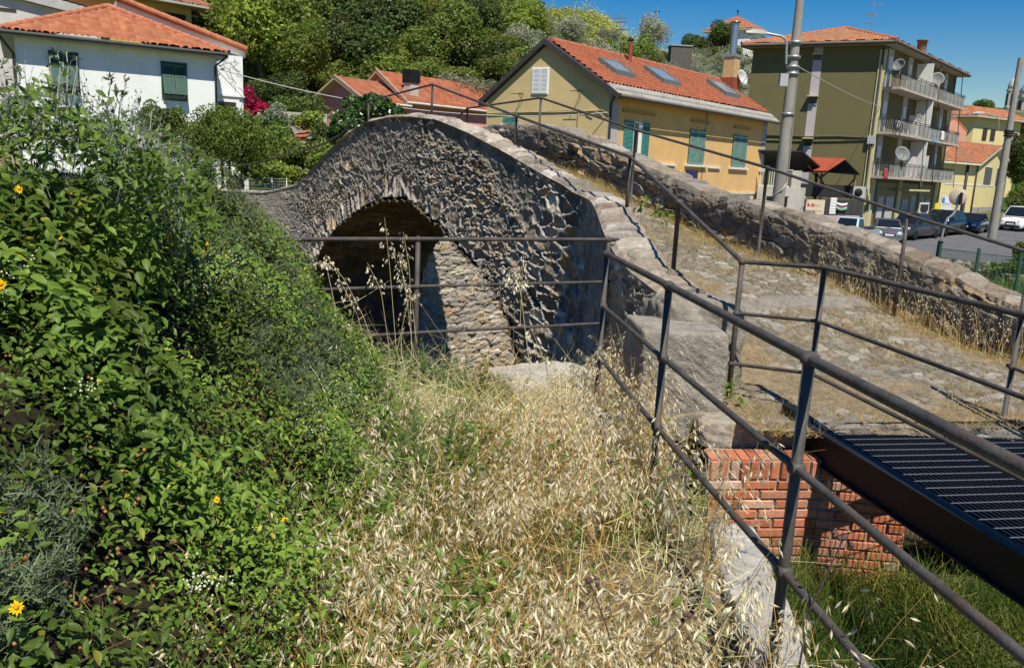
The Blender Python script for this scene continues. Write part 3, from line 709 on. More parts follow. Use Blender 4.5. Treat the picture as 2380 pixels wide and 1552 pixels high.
def tiles(name, A, B, C_, D, parent, pal=TPAL, wv=.26, row=.36, res=.065, lift=.05, dirt=.5, seed=1, thick=.09):
    """tiled slope: A->B along the eave, D->C along the top (any quad); waves down the slope and stepped courses"""
    A, B, C_, D = [np.array(q, float) for q in (A, B, C_, D)]
    U = B - A; Lu = np.linalg.norm(U); u = U / Lu
    hgt = D - A - u * ((D - A) @ u); Lv = np.linalg.norm(hgt)
    if Lv < 1e-6: hgt = C_ - A - u * ((C_ - A) @ u); Lv = np.linalg.norm(hgt)
    v = hgt / Lv; nn = np.cross(u, v); nn = nn if nn[2] > 0 else -nn
    nu = max(8, int(Lu / res)); nv = max(8, int(Lv / (row / 5)))
    fu = np.linspace(0, 1, nu)[:, None]; fv = np.linspace(0, 1, nv)[None]
    L = A[None, None] + (D - A)[None, None] * fv[..., None]; Rr = B[None, None] + (C_ - B)[None, None] * fv[..., None]
    P = L + (Rr - L) * fu[..., None]
    rel = P - A; cu = (rel @ u); cv = (rel @ v)
    k = np.floor(cv / row); fr = cv / row - k
    iu = np.floor(cu / wv)
    h = .028 * np.abs(np.sin(np.pi * cu / wv)) + lift * (1 - fr)
    idh = _h(iu, k, seed); i2 = _h(iu, k, seed + 3)
    c = (pal[(idh * len(pal) * .999).astype(int)] * .45 + pal.mean(0) * .55) * (.86 + .26 * i2)[..., None]
    st = sstep(.5, .75, fbm(cu * .6, cv * .9, seed + 9, 4))[..., None] * dirt
    c = c * (1 - st) + np.array([.20, .15, .11]) * st
    P = P + nn * h[..., None]
    o = np_mesh(name, P.reshape(-1, 3), grid_faces(nu, nv), c.reshape(-1, 3), False, M_TILE, parent=parent)
    return o
def slab(mb, pts, t, mi=0): mb.prism([tuple(p) for p in pts], (0, 0, -t), mi)
def ridge(name, a, b, parent, r=.11, seed=2):
    a = np.array(a, float); b = np.array(b, float); L = np.linalg.norm(b - a); n = max(2, int(L / .4)); mb = MB()
    for i in range(n):
        p = a + (b - a) * i / n; q = a + (b - a) * (i + 1.08) / n; mb.tube([p, q], [r * 1.12, r * .95], 8)
    o = mb.build(name, mat("ridge_tile", (.42, .15, .08), .85, .35, 5, .2, 25), parent); return o

# ================= white house
W_WALL = mat("white_plaster", (.80, .82, .80), .85, .04, 1.0, .12, 60, stain=((.62, .63, .60), .5, .8))
W_GREY = mat("grey_plaster", (.42, .40, .37), .9, .12, 1.0, .12, 60)
wf, wz = same_z((32.6, 81.5), (500.6, 130.3), 30)
wh = thing("white_house", "white house with a hipped orange roof and green awning shutters at the left", "house", wf.p(wf.len / 2, -1.2))
dep = 9.0
mb = MB(); mb.prism([wf.p(0, -1.6), wf.p(wf.len, -1.6), wf.p(wf.len, -1.6, -dep), wf.p(0, -1.6, -dep)], (0, 0, wz + 1.6)); mb.build("wall", W_WALL, wh)
ov = .46; ez = wz - .04
E0, E1, E2, E3 = wf.p(-ov, ez, ov), wf.p(wf.len + ov * .9, ez, ov), wf.p(wf.len + ov * .9, ez, -dep - ov), wf.p(-ov, ez, -dep - ov)
mb = MB(); mb.prism([E0, E1, E2, E3], (0, 0, .14)); mb.build("eaves", mat("grey_soffit", (.34, .345, .35), .8, .1, 2, .05), wh)
q = onplane(252, 18, (wf.n[0], wf.n[1]), float((wf.L - wf.n * 3.2) @ wf.n)); rt, rz_ = float((q[:2] - wf.L) @ wf.u), float(q[2])
RA = wf.p(rt, rz_, -3.2); up = np.array([0, 0, .15])
g = lambda p: np.array(p) + up
RB = wf.p(rt, rz_, -dep + 2.5)
tiles("roof", g(E0), g(E1), RA, RA, wh, seed=3, wv=.22, row=.34, dirt=.15, lift=.07)
tiles("roof", g(E3), g(E0), RA, RB, wh, seed=4, wv=.22, row=.34)
tiles("roof", g(E1), g(E2), RB, RA, wh, seed=5, wv=.22, row=.34)
ridge("ridge", g(E0), np.array(RA) + np.array([0, 0, .05]), wh); ridge("ridge", g(E1), np.array(RA) + np.array([0, 0, .05]), wh)
mb = MB(); mb.tube([wf.p(-ov, ez + .07, ov + .06), wf.p(wf.len + ov * .8, ez + .07, ov + .06)], .075, 8); mb.build("gutter", mat("green_gutter", (.055, .065, .06), .6, .2, 3, .05), wh)
for (x0, y0, x1, y1, seed) in ((115, 120, 184, 215, 1), (376, 145, 434, 233, 2)):
    t0, t1, z0, z1 = wf.quadp(x0, y0, x1, y1); tm = (t0 + t1) / 2
    fr = MB(); wf.box(fr, t0 - .05, t1 + .05, z1 - .02, z1 + .04, .002, .07); wf.box(fr, t0 - .04, t0, z0, z1 - .02, .002, .06); wf.box(fr, t1, t1 + .04, z0, z1 - .02, .002, .06); wf.box(fr, t0, t1, z0 - .06, z0, .002, .10)
    wo = fr.build("window", M_GREENP, wh)
    pn = MB(); wf.box(pn, t0, t1, z0, z1 - .02, .002, .012); pn.build("pane", M_GLASS, wo)
    shutter(wf, t0 + .01, tm - .01, z0 + .16, z1 - .03, M_GREENP, .02, wo, tilt=.34); shutter(wf, tm + .01, t1 - .01, z0 + .16, z1 - .03, M_GREENP, .02, wo, tilt=.34)
mb = MB(); mb.tube([wf.p(wf.len + .35, ez, .5), wf.p(wf.len - .02, ez - .35, .07), wf.p(wf.len - .02, -1.5, .07)], .045, 8); mb.tube([wf.p(-.5, ez, .5), wf.p(-.05, ez - .6, .07), wf.p(-.05, -1.5, .07)], .05, 8)
mb.build("downpipe", mat("green_gutter", (.055, .065, .06)), wh)
# wing set back on the right with the barred window, and taller wall with tiled verge behind
w2L = wf.p(wf.len + .02, 0, -2.2); w2, _ = None, None
wd = Fac(w2L, (w2L[0] + wf.u[0] * 2.6, w2L[1] + wf.u[1] * 2.6))
tr, _z = wd.px(566, 240)
wg = thing("white_annex", "low white wing with a barred window beside the white house", "house wing", wd.p(tr / 2, -1.5))
mb = MB(); wtop = wd.px(560, 132)[1]; mb.prism([wd.p(0, -1.6), wd.p(tr, -1.6), wd.p(tr, -1.6, -6), wd.p(0, -1.6, -6)], (0, 0, wtop + 1.6))
t0, t1, z0, z1 = wd.quadp(505, 217, 570, 228); wd.box(mb, max(0.02, t0), tr + .06, z0, z1, .002, .12); mb.build("wall", W_WALL, wg)
t0, t1, z0, z1 = wd.quadp(508, 236, 549, 270)
mb = MB(); wd.box(mb, t0, t1, z0 - .5, z1, .002, .02); wn = mb.build("window", M_GLASS, wg)
mb = MB()
for k in range(9): 
    t = t0 + (t1 - t0) * (k + .5) / 9; mb.tube([wd.p(t, z0 - .5, .06), wd.p(t, z1, .06)], .012, 6)
for zz in (z0 + .05, z0 + .35): wd.box(mb, t0, t1, zz - .02, zz + .02, .05, .07)
mb.build("bars", mat("rust_iron", (.10, .055, .035), .7, .3, 9, .1), wn)
mb = MB(); wd.box(mb, t1, t1 + .14, z0 - .5, z1 + .12, .002, .06); wd.box(mb, t0 - .1, t1, z1, z1 + .12, .002, .06); mb.build("frame", M_WHITE, wn)
# higher roof verge
V0 = wf.p(rt + .35, rz_ + .12, -3.6); V1p = onplane(571, 126, (wf.n[0], wf.n[1]), float((wf.L - wf.n * 2.6) @ wf.n)); V1 = np.array(V1p)
mb = MB(); n3 = np.array([-wf.n[0], -wf.n[1], 0])
vt, vb = np.array(V0) + np.array([0, 0, .26]), np.array(V1) + np.array([0, 0, .10])
mb.prism([vt - np.array([0, 0, .30]), vb - np.array([0, 0, .26]), vb, vt], n3 * 5.0); mb.build("gable_wall", W_WALL, wg)
ofs = np.array([0, 0, .03]) - n3 * .12
tiles("roof", vt + ofs, vb + ofs, vb + ofs + n3 * 5.3, vt + ofs + n3 * 5.3, wg, seed=6, wv=.30, row=.30)
ridge("verge", vt + ofs + np.array([0, 0, .05]), vb + ofs + np.array([0, 0, .05]), wg, r=.13)
# vine stems on the wing
mb = MB(); rr = random.Random(3)
for k in range(16):
    t = tr * rr.uniform(.2, .95); z = wtop - rr.uniform(.05, 1.3); pts = []
    for j in range(6): pts.append(wd.p(min(max(t, .05), tr - .05), z, .02)); t += rr.uniform(-.22, .22); z -= rr.uniform(-.06, .2)
    mb.tube(pts, .006, 4, cap=False)
mb.build("vine_stems", M_WOODD, wg)

# ================= ochre villa behind and grey-white house at the top left
O_WALL = mat("ochre_plaster", (.60, .42, .13), .9, .1, 1.2, .12, 60)
of, oz = same_z((252, 62), (540, 104), 52)          # a level line of its front
ot0, oz0 = of.px(352, 26); 
ov_ = thing("ochre_villa", "ochre villa with brown shutters and weathered brown hip roofs above the white house", "house", of.p(3, 0.5))
tA = of.px(300, 30)[0]; tB = of.px(445, 30)[0]; tC = of.px(552, 40)[0]; zt_ = of.px(400, 13)[1]
mb = MB(); mb.prism([of.p(tA - 6, -1), of.p(tB, -1), of.p(tB, -1, -7), of.p(tA - 6, -1, -7)], (0, 0, zt_ + 1)); mb.prism([of.p(tB, -1, -1.6), of.p(tC, -1, -1.6), of.p(tC, -1, -7), of.p(tB, -1, -7)], (0, 0, zt_ + .6)); mb.build("wall", O_WALL, ov_)
BR = np.array([[.30, .13, .085], [.25, .11, .075], [.34, .16, .10], [.22, .10, .07]])
def hip(f, t0, t1, z, d0, d1, rise, parent, seed, pal, o=.8, soff=None, pref=""):
    a, b, c, d = f.p(t0 - o, z, d0 + o), f.p(t1 + o, z, d0 + o), f.p(t1 + o, z, d1 - o), f.p(t0 - o, z, d1 - o)
    m = MB(); m.prism([a, b, c, d], (0, 0, .14)); m.build("eaves", soff, parent)
    k = min((t1 - t0) / 2 + o, abs(d1 - d0) / 2 + o); up = np.array([0, 0, .145])
    if (t1 - t0) >= abs(d1 - d0): r0 = f.p(t0 - o + k, z + rise, (d0 + d1) / 2); r1 = f.p(t1 + o - k, z + rise, (d0 + d1) / 2); quads = [(a, b, r1, r0), (b, c, r1, r1), (c, d, r0, r1), (d, a, r0, r0)]
    else: r0 = f.p((t0 + t1) / 2, z + rise, d0 + o - k); r1 = f.p((t0 + t1) / 2, z + rise, d1 - o + k); quads = [(a, b, r0, r0), (b, c, r1, r0), (c, d, r1, r1), (d, a, r0, r1)]
    for i, (p, q_, r, s) in enumerate(quads): tiles("roof", np.array(p) + up, np.array(q_) + up, np.array(r) + up, np.array(s) + up, parent, pal=pal, seed=seed + i)
    for p, q_ in ((a, r0), (b, r1 if (t1 - t0) >= abs(d1 - d0) else r0), (r0, r1)): 
        if np.linalg.norm(np.array(p) - np.array(q_)) > .3: ridge("ridge", np.array(p) + up + [0, 0, .05], np.array(q_) + up + [0, 0, .05], parent)
SOFF = mat("pale_soffit", (.46, .42, .34), .85, .1, 2, .05)
hip(of, tA - 6, tB, zt_, 0, -7, 2.0, ov_, 11, BR, .9, SOFF); hip(of, tB, tC, zt_ - .4, -1.6, -7, 1.7, ov_, 16, BR, .8, SOFF)
M_BRSH = mat("brown_shutter", (.055, .035, .028), .7, .2, 6, .1)
for (x0, y0, x1, y1) in ((379, 28, 431, 66), (454, 47, 468, 80), (470, 49, 492, 84)):
    dd = 0 if x0 < 440 else -1.6; ff = Fac(of.p(0, 0, dd), of.p(10, 0, dd)); t0, t1, z0, z1 = ff.quadp(x0, y0, x1, y1)
    m = MB(); ff.box(m, t0 - .05, t1 + .05, z0, z1, .002, .02); wo = m.build("window", M_WHITE if x0 > 465 else M_BRSH, ov_)
    if x0 < 465:
        tm = (t0 + t1) / 2; shutter(ff, t0, tm, z0, z1, M_BRSH, .025, wo); shutter(ff, tm, t1, z0, z1, M_BRSH, .025, wo)
    else:
        m = MB(); ff.box(m, t0 + .1, t1 - .1, z0 + .1, z1 - .1, .021, .03); m.build("pane", M_GLASS, wo)
gf, gz_ = same_z((0, 22), (225, 48), 46)
gh = thing("grey_house", "grey and white house with a sloping concrete verge at the top left corner", "house", gf.p(2, 0))
tR = gf.px(232, 45)[0]; zl = gf.px(20, 4)[1]; zr = gf.px(228, 27)[1]; tl = -6
mb = MB(); mb.prism([gf.p(tl, -1), gf.p(tR, -1), gf.p(tR, zr - .5), gf.p(tl, zl + 1.2)], tuple(np.array([-gf.n[0], -gf.n[1], 0]) * 7)); mb.build("wall", mat("pale_grey_plaster", (.56, .53, .50), .9, .12, 1, .1), gh)
mb = MB(); mb.prism([gf.p(tl, zl + 1.2, .35), gf.p(tR + .5, zr - .55, .35), gf.p(tR + .5, zr - .1, .35), gf.p(tl, zl + 1.9, .35)], tuple(np.array([-gf.n[0], -gf.n[1], 0]) * 7.5)); mb.build("verge", mat("concrete_verge", (.45, .44, .42), .9, .2, 2, .2), gh)
tiles("roof", gf.p(tR + .6, zr - .08, .4), gf.p(tR + .6, zr - .08, -7), gf.p(tl, zl + 1.95, -7), gf.p(tl, zl + 1.95, .4), gh, seed=31)
mb = MB(); ta, tb, za, zb = gf.quadp(0, 18, 38, 28); gf.box(mb, ta - 2, tb, za, zb, .01, .06); mb.build("window", M_BRSH, gh)

# ================= pink house
P_WALL = mat("pink_plaster", (.72, .31, .27), .9, .06, 1.0, .1, 60)
PTP = TPAL * np.array([.92, .82, .82])
pf, pz = same_z((808, 231), (945, 246), 44)
ph = thing("pink_house", "long pink house with two stepped terracotta roofs behind the hump of the bridge", "house", pf.p(3, -1))
t2 = pf.px(1135, 262)[0]; tm = pf.px(950, 246)[0]; zb2 = pf.px(960, 243)[1]
gw = 5.2
rz1 = pf.px(776, 179, -gw / 2)[1]; rt1 = pf.px(776, 179, -gw / 2)[0]
rz2 = pf.px(918, 181, -gw / 2)[1]; zh = pz - .15
def gable_block(t0, t1, ze, zr, nm_seed, lo=0.0):
    m = MB(); mid = -gw / 2
    m.prism([pf.p(t0, -2.2, 0), pf.p(t0, -2.2, -gw), pf.p(t0, ze - .1, -gw), pf.p(t0, zr - .14, mid), pf.p(t0, ze - .1, 0)], tuple(np.array([*pf.u, 0]) * (t1 - t0))); m.build("wall", P_WALL, ph)
    o = .26
    k = (zr - ze) / (gw / 2); ez = ze - k * o
    m = MB()
    for sgn in (1, -1):
        d_e = o if sgn > 0 else -gw - o
        m.prism([pf.p(t0 - lo, ez, d_e), pf.p(t1, ez, d_e), pf.p(t1, zr, mid), pf.p(t0 - lo, zr, mid)], (0, 0, -.13))
    m.build("eaves", mat("cream_soffit", (.52, .40, .27), .85, .1, 2, .05), ph)
    tiles("roof", np.array(pf.p(t0 - lo, ez + .01, o)), np.array(pf.p(t1, ez + .01, o)), np.array(pf.p(t1, zr + .01, mid)), np.array(pf.p(t0 - lo, zr + .01, mid)), ph, pal=PTP, seed=nm_seed, wv=.3, row=.34, dirt=.25)
    tiles("roof", np.array(pf.p(t1, ez + .01, -gw - o)), np.array(pf.p(t0 - lo, ez + .01, -gw - o)), np.array(pf.p(t0 - lo, zr + .01, mid)), np.array(pf.p(t1, zr + .01, mid)), ph, pal=PTP, seed=nm_seed + 1)
    m = MB(); m.tube([pf.p(t0 - lo, ez - .02, o + .06), pf.p(t1, ez - .02, o + .06)], .07, 8); m.build("gutter", mat("pale_gutter", (.62, .58, .52), .6, .1, 3, .03), ph)
    m = MB(); m.prism([pf.p(t0 - lo - .02, ez - .02, o), pf.p(t0 - lo - .02, zr + .02, mid), pf.p(t0 - lo - .02, zr + .14, mid), pf.p(t0 - lo - .02, ez + .1, o)], tuple(np.array([*pf.u, 0]) * .1)); m.build("verge", mat("verge_tile", (.40, .30, .22), .9, .2, 4, .1), ph)
tg0 = rt1 + .5
gable_block(tg0, tm - .05, pz + .1, rz1, 41, .5); gable_block(tm, t2 + 3, zb2 + .22, rz2 + .25, 44, .35)
t0, t1, z0, z1 = pf.quadp(1060, 316, 1100, 372); t0 += .1
mb = MB(); pf.box(mb, t0 + .25, t1 - .3, z0, z1, .002, .03); do = mb.build("door", M_GLASS, ph)
M_WOODW = mat("brown_wood", (.20, .075, .035), .6, .25, 6, .1)
mb = MB(); pf.box(mb, t0 - .1, t0 + .25, z0, z1, .03, .09); pf.box(mb, t1 - .3, t1 + .02, z0, z1, .03, .09); mb.build("shutter", M_WOODW, do)
mb = MB(); pf.box(mb, t0 + .55, t0 + .63, z0, z1, .03, .06); mb.build("frame", M_WHITE, do)
t0, t1, z0, z1 = pf.quadp(994, 316, 1021, 331); mb = MB(); pf.box(mb, t0, t1, z0, z1, .002, .05); mb.build("window", M_WOODD, ph)
c = pf.px(955, 237, -.6); mb = MB(); pf.box(mb, c[0] - .3, c[0] + .3, c[1] - .4, c[1] + 1.0, -.9, -.3); mb.build("chimney", mat("pale_render", (.55, .47, .40), .9, .15, 2, .1), ph)
mb = MB(); pf.box(mb, c[0] - .36, c[0] + .36, c[1] + 1.0, c[1] + 1.7, -.96, -.24); mb.build("chimney_cap", M_DARKSTEEL, ph)
# lean-to shed roof below
sf, sz = same_z((674, 321), (738, 322), 33)
sh = thing("lean_to", "small lean-to with a red tiled roof and thin white posts below the pink house", "shed", sf.p(.6, -1.5))
tp = atY(761, 299, 36.5); tp2 = atY(702, 309, 36.0)
q0, q1 = np.array(sf.p(0, sz)), np.array(sf.p(1.25, sz))
tiles("roof", q0, q1, tp + np.array([.05, 0, .0]), tp2, sh, pal=PTP, seed=51, wv=.2, row=.28)
mb = MB(); mb.prism([q0 - [0, 0, .12], q1 - [0, 0, .12], tp - [-.05, 0, .12], tp2 - [0, 0, .12]], (0, 0, .09)); mb.build("rafters", mat("brown_wood", (.2, .075, .035)), sh)
mb = MB(); mb.tube([q1 + [.03, 0, -.03], tp + [.08, 0, -.03]], .05, 6); mb.build("verge", M_WHITE, sh)
for q in (q0, q1): 
    mb = MB(); mb.tube([q + [0, .1, -.1], (q[0], q[1] + .1, -1.6)], .025, 6); mb.build("post", M_WHITE, sh)

# ================= big yellow house with the three roof windows
Y_WALL = mat("khaki_plaster", (.55, .425, .215), .92, .12, .8, .25, 40, stain=((.36, .28, .12), .5, .9))
Y_FRONT = mat("apricot_plaster", (.68, .43, .17), .92, .10, 1.2, .15, 40, stain=((.48, .40, .34), .65, .9))
yg, yz = same_z((1133, 222), (1417, 222), 38, 'R')
yf, _ = same_z((1420, 228), (1774, 287), 38)
yh = thing("yellow_house", "long yellow house with a steep gable, three roof windows and teal shutters", "house", yg.p(3, -2.2))
Lg, Lf = yg.len, yf.px(1770, 440)[0]
cor = np.array(yg.p(Lg, 0))[:2]; yf = Fac(cor, cor + yf.u * Lf); fu3 = np.array([*yf.u, 0.])
ap = yg.px(1270, 96); at_, az = ap
zl0 = yg.px(1133, 226)[1]; zb = -2.4
mb = MB(); mb.prism([yg.p(0, zb), yg.p(Lg, zb), yg.p(Lg, yz + .25), yg.p(at_, az - .12), yg.p(0, zl0)], tuple(fu3 * Lf)); mb.build("wall", Y_WALL, yh)
mb = MB(); yf.box(mb, .06, Lf - .02, -.85, yz + .2, -.02, .012); mb.build("front_render", Y_FRONT, yh)
mb = MB(); yf.box(mb, 0, Lf, zb, -.92, -.02, .05); yf.box(mb, 0, Lf, -.92, -.80, -.02, .10); mb.build("plinth", mat("cream_plinth", (.62, .55, .45), .9, .12, 2, .2, 40, stain=((.4, .36, .3), .6, 1.5)), yh)
mb = MB(); yf.box(mb, 0, .75, -.80, yz + .15, .012, .03); yf.box(mb, Lf - .55, Lf - .02, .9, yz + .15, .012, .03); mb.build("quoin", mat("bluegrey_plaster", (.40, .39, .42), .9, .2, 2, .2), yh)
# cornice and grey eave course
es = .60
mb = MB(); yf.box(mb, -.1, Lf + .1, yz - .02, yz + .16, 0, .26); yf.box(mb, -.1, Lf + .1, yz + .16, yz + .30, 0, .44); mb.build("cornice", mat("stone_cornice", (.40, .37, .33), .9, .25, 2, .3, 30, stain=((.2, .19, .17), .6, 2)), yh)
fz = yz + .32
def fr(t, d, dz=0.0):        # point on the front roof slope: d out from the wall line (negative towards the ridge)
    run = (Lg - at_); k = (az + .05 - (yz + .45)) / run; return np.array(yf.p(t, yz + .45 - d * k + dz, d))
run = (Lg - at_)
mb = MB(); mb.prism([fr(-.25, .62, -.1), fr(Lf + .25, .62, -.1), fr(Lf + .25, -.02, -.02), fr(-.25, -.02, -.02)], (0, 0, .10)); mb.build("eave_course", mat("grey_eave_tile", (.33, .32, .29), .92, .3, 1.3, .4, 20, stain=((.2, .19, .16), .6, 2)), yh)
YTP = .82 * np.array([[.47, .15, .075], [.43, .135, .07], [.50, .17, .085], [.45, .16, .09], [.39, .125, .07]])
tiles("roof", fr(-.25, -.02, .03), fr(Lf + .25, -.02, .03), fr(Lf + .25, -run, .03), fr(-.25, -run, .03), yh, pal=YTP, seed=61, wv=.22, row=.36, lift=.11, dirt=.25, res=.07)
bl = [np.array(yg.p(-.35, zl0 - .2, .25)), np.array(yg.p(-.35, zl0 - .2, .25)) + fu3 * (Lf + .5)]
tiles("roof", bl[1], bl[0], fr(-.25, -run, .03), fr(Lf + .25, -run, .03), yh, pal=YTP, seed=62, wv=.25, row=.34)
ridge("ridge", fr(-.25, -run, .08), fr(Lf + .25, -run, .08), yh, .12)
mb = MB()
for (p, q_) in ((yg.p(at_, az + .08, .27), bl[0] + [0, 0, .02]), (yg.p(at_, az + .08, .27), np.array(fr(-.28, .62)) + [0, 0, .0])):
    p = np.array(p); q_ = np.array(q_); mb.prism([p, q_, q_ - [0, 0, .24], p - [0, 0, .24]], tuple(fu3 * .32))
mb.build("barge_board", mat("dark_barge", (.045, .04, .042), .8, .3, 4, .2), yh)
mb = MB(); mb.tube([fr(-.2, .68, -.1), fr(Lf + .3, .68, -.1)], .06, 8); mb.tube([yf.p(.02, yz + .1, .35), yf.p(.04, yz - .35, .09), yf.p(.04, zb, .09)], .055, 8); mb.build("gutter", mat("brown_gutter", (.07, .05, .04), .6, .2, 3, .05), yh)
# roof windows
def onroof(x, y):
    a = fr(0, 0); b = fr(1, 0); c = fr(0, -1); nn = np.cross(b - a, c - a); d = ray(x, y); q = d * ((a @ nn) / (d @ nn)); t = (q[:2] - yf.L) @ yf.u; dd = (q[:2] - yf.L) @ yf.n; return t, dd
def roof_win(px4, tilt):
    P4 = [onroof(*p) for p in px4]; t0 = (P4[0][0] + P4[3][0]) / 2; t1 = (P4[1][0] + P4[2][0]) / 2; d1 = (P4[0][1] + P4[1][1]) / 2; d0 = (P4[2][1] + P4[3][1]) / 2
    m = MB(); h0, h1 = .31, .31
    def bar(ta, tb, da, db, za, zb2_): m.hexa([fr(ta, da, za), fr(tb, da, za), fr(tb, db, za), fr(ta, db, za), fr(ta, da, zb2_), fr(tb, da, zb2_), fr(tb, db, zb2_), fr(ta, db, zb2_)])
    w = .09
    bar(t0, t1, d0, d0 - w, .0, h0 + tilt); bar(t0, t1, d1 + w, d1, .0, h1); bar(t0, t0 + w, d0 - w, d1 + w, .0, h0 + .02); bar(t1 - w, t1, d0 - w, d1 + w, .0, h0 + .02)
    wo = m.build("roof_window", mat("grey_green_metal", (.16, .20, .19), .5, .15, 5, .05, metal=.3), yh)
    m = MB(); bar(t0 + w, t1 - w, d0 - w, d1 + w, .25, .285); m.build("pane", glassmat("sky_glass", (.22, .27, .32), .12), wo)  # pale blue base colour paints in the sky reflected by the pane
roof_win([(1396, 151), (1432, 156), (1472, 186), (1432, 182)], .03)
roof_win([(1503, 169), (1541, 174), (1572, 205), (1540, 201)], .03)
roof_win([(1650, 199), (1683, 204), (1710, 232), (1682, 228)], .03)
M_TEALW = mat('weathered_teal', (.17, .31, .27), .75, .3, 7, .1, stain=((.30, .30, .22), .6, 4.0))
# front windows
def yellow_win(x0, y0, x1, y1, opened):
    t0, t1, z0, z1 = yf.quadp(x0, y0, x1, y1)
    z0, z1 = .63, 2.37
    if not opened:
        m = MB(); yf.box(m, t0 - .04, t1 + .04, z0, z1, .012, .03); wo = m.build("window", M_WOODD, yh); tm = (t0 + t1) / 2
        shutter(yf, t0, tm - .01, z0, z1, M_TEALW, .035, wo); shutter(yf, tm + .01, t1, z0, z1, M_TEALW, .035, wo)
    else:
        a = yf.px(1471, 300)[0]; b = yf.px(1492, 300)[0]
        m = MB(); yf.box(m, a, b, z0 - .05, z1, .012, .03); wo = m.build("window", M_WHITE, yh)
        m = MB(); yf.box(m, a + .08, a + .45, z0 + .1, z1 - .08, .031, .04); m.build("pane", M_GLASS, wo)
        shutter(yf, yf.px(1449, 300)[0], a - .02, z0, z1, M_TEALP, .03, wo); shutter(yf, b + .02, yf.px(1508, 300)[0], z0, z1, M_TEALP, .03, wo)
    m = MB(); yf.box(m, t0 - .3, t1 + .35, z0 - .16, z0 - .04, .012, .16); m.build("sill", mat("white_stone", (.70, .67, .60), .8, .1, 5, .1), wo)
    m = MB(); yf.box(m, t0 - .1, t1 + .2, z1 + .35, z1 + .50, .012, .10); m.build("lintel", mat("ochre_trim", (.42, .26, .09), .9, .2, 3, .1), wo)
yellow_win(1447, 280, 1508, 368, True); yellow_win(1604, 300, 1632, 380, False); yellow_win(1705, 312, 1729, 387, False)
mb = MB()
for (xa, xb) in ((1513, 1567), (1645, 1672), (1764, 1784)):
    yf.box(mb, yf.px(xa, 380)[0], yf.px(xb, 380)[0], .44, .56, .012, .12)
mb.build("ledge", mat("white_stone", (.70, .67, .60)), yh)
t0, t1, z0, z1 = yf.quadp(1594, 396, 1619, 420); z0 = z1 - 1.05
mb = MB(); yf.box(mb, t0, t1, z0, z1, .012, .04); sg = mb.build("street_sign", mat("navy_enamel", (.03, .028, .12), .4, .1, 3, .02), None); tag(sg, "square navy blue sign with a white letter A on the yellow house front", "sign")
mb = MB(); cx_, w_ = (t0 + t1) / 2, (t1 - t0); k = .07
def stroke(f, m, a, b, w, d0, d1):
    a = np.array(a); b = np.array(b); d = b - a; d = d / np.linalg.norm(d); n = np.array([-d[1], d[0]]) * w / 2
    q = [a + n, b + n, b - n, a - n]; m.hexa([f.p(x, z, d0) for x, z in q] + [f.p(x, z, d1) for x, z in q])
stroke(yf, mb, (cx_ - .3 * w_, z0 + .12), (cx_, z1 - .3), .09, .041, .046); stroke(yf, mb, (cx_ + .3 * w_, z0 + .12), (cx_, z1 - .3), .09, .041, .0465); stroke(yf, mb, (cx_ - .2 * w_, z0 + .3), (cx_ + .2 * w_, z0 + .3), .06, .041, .0455)
mb.build("letter", M_WHITE, sg)
# gable details
t0, t1, z0, z1 = yg.quadp(1240, 161, 1272, 218)
mb = MB(); yg.box(mb, t0 - .06, t1 + .06, z0 - .05, z1 + .06, .002, .03); wo = mb.build("window", M_WHITE, yh); tm = (t0 + t1) / 2
M_WSH = mat("white_shutter", (.66, .67, .68), .6, .05, 5, .03)
shutter(yg, t0, tm - .01, z0, z1, M_WSH, .032, wo); shutter(yg, tm + .01, t1, z0, z1, M_WSH, .032, wo)
t0, t1, z0, z1 = yg.quadp(1172, 277, 1201, 305)
mb = MB(); yg.box(mb, t0 - .04, t1 + .04, z0 - .5, z1 + .08, .002, .05); wo = mb.build("window", M_TEALP, yh)
tm = (t0 + t1) / 2; shutter(yg, t0, tm, z0 - .45, z1, M_TEALP, .052, wo); shutter(yg, tm, t1, z0 - .45, z1, M_TEALP, .052, wo)
mb = MB()
for (x, y) in ((1216, 221), (1352, 215)):                  # washing line brackets
    t, z = yg.px(x, y); mb.tube([yg.p(t - .02, z, 0), yg.p(t - .02, z + .02, .55)], .018, 6); mb.tube([yg.p(t - .34, z, .55), yg.p(t + .34, z + .02, .55)], .015, 6); mb.tube([yg.p(t - .02, z - .3, 0.01), yg.p(t - .02, z, .4)], .013, 6)
mb.build("line_bracket", M_DARKSTEEL, yh)
mb = MB()
def cable(pts, r=.02, f=yg, d=.04, m=None): m.tube([f.p(*f.px(x, y), d) for x, y in pts], r, 6, cap=False)
cable([(1134, 265), (1180, 262), (1230, 261), (1290, 262), (1350, 260), (1402, 257), (1416, 268)], .03, m=mb)
cable([(1136, 268), (1200, 264), (1300, 258), (1380, 258), (1398, 266), (1402, 272)], .022, m=mb)
cable([(1345, 262), (1342, 300), (1336, 330)], .025, m=mb); cable([(1346, 262), (1362, 262), (1366, 268), (1378, 274)], .022, m=mb)
mb.build("cable", mat("khaki_conduit", (.36, .29, .14), .7, .1, 4, .05), yh)
t = yf.px(1638, 310)[0]; mb = MB(); mb.tube([yf.p(t, yz - .05, .03), yf.p(t + .03, .2, .03), yf.p(t, -.78, .03)], .015, 5); mb.build("wire", M_BLACK, yh)
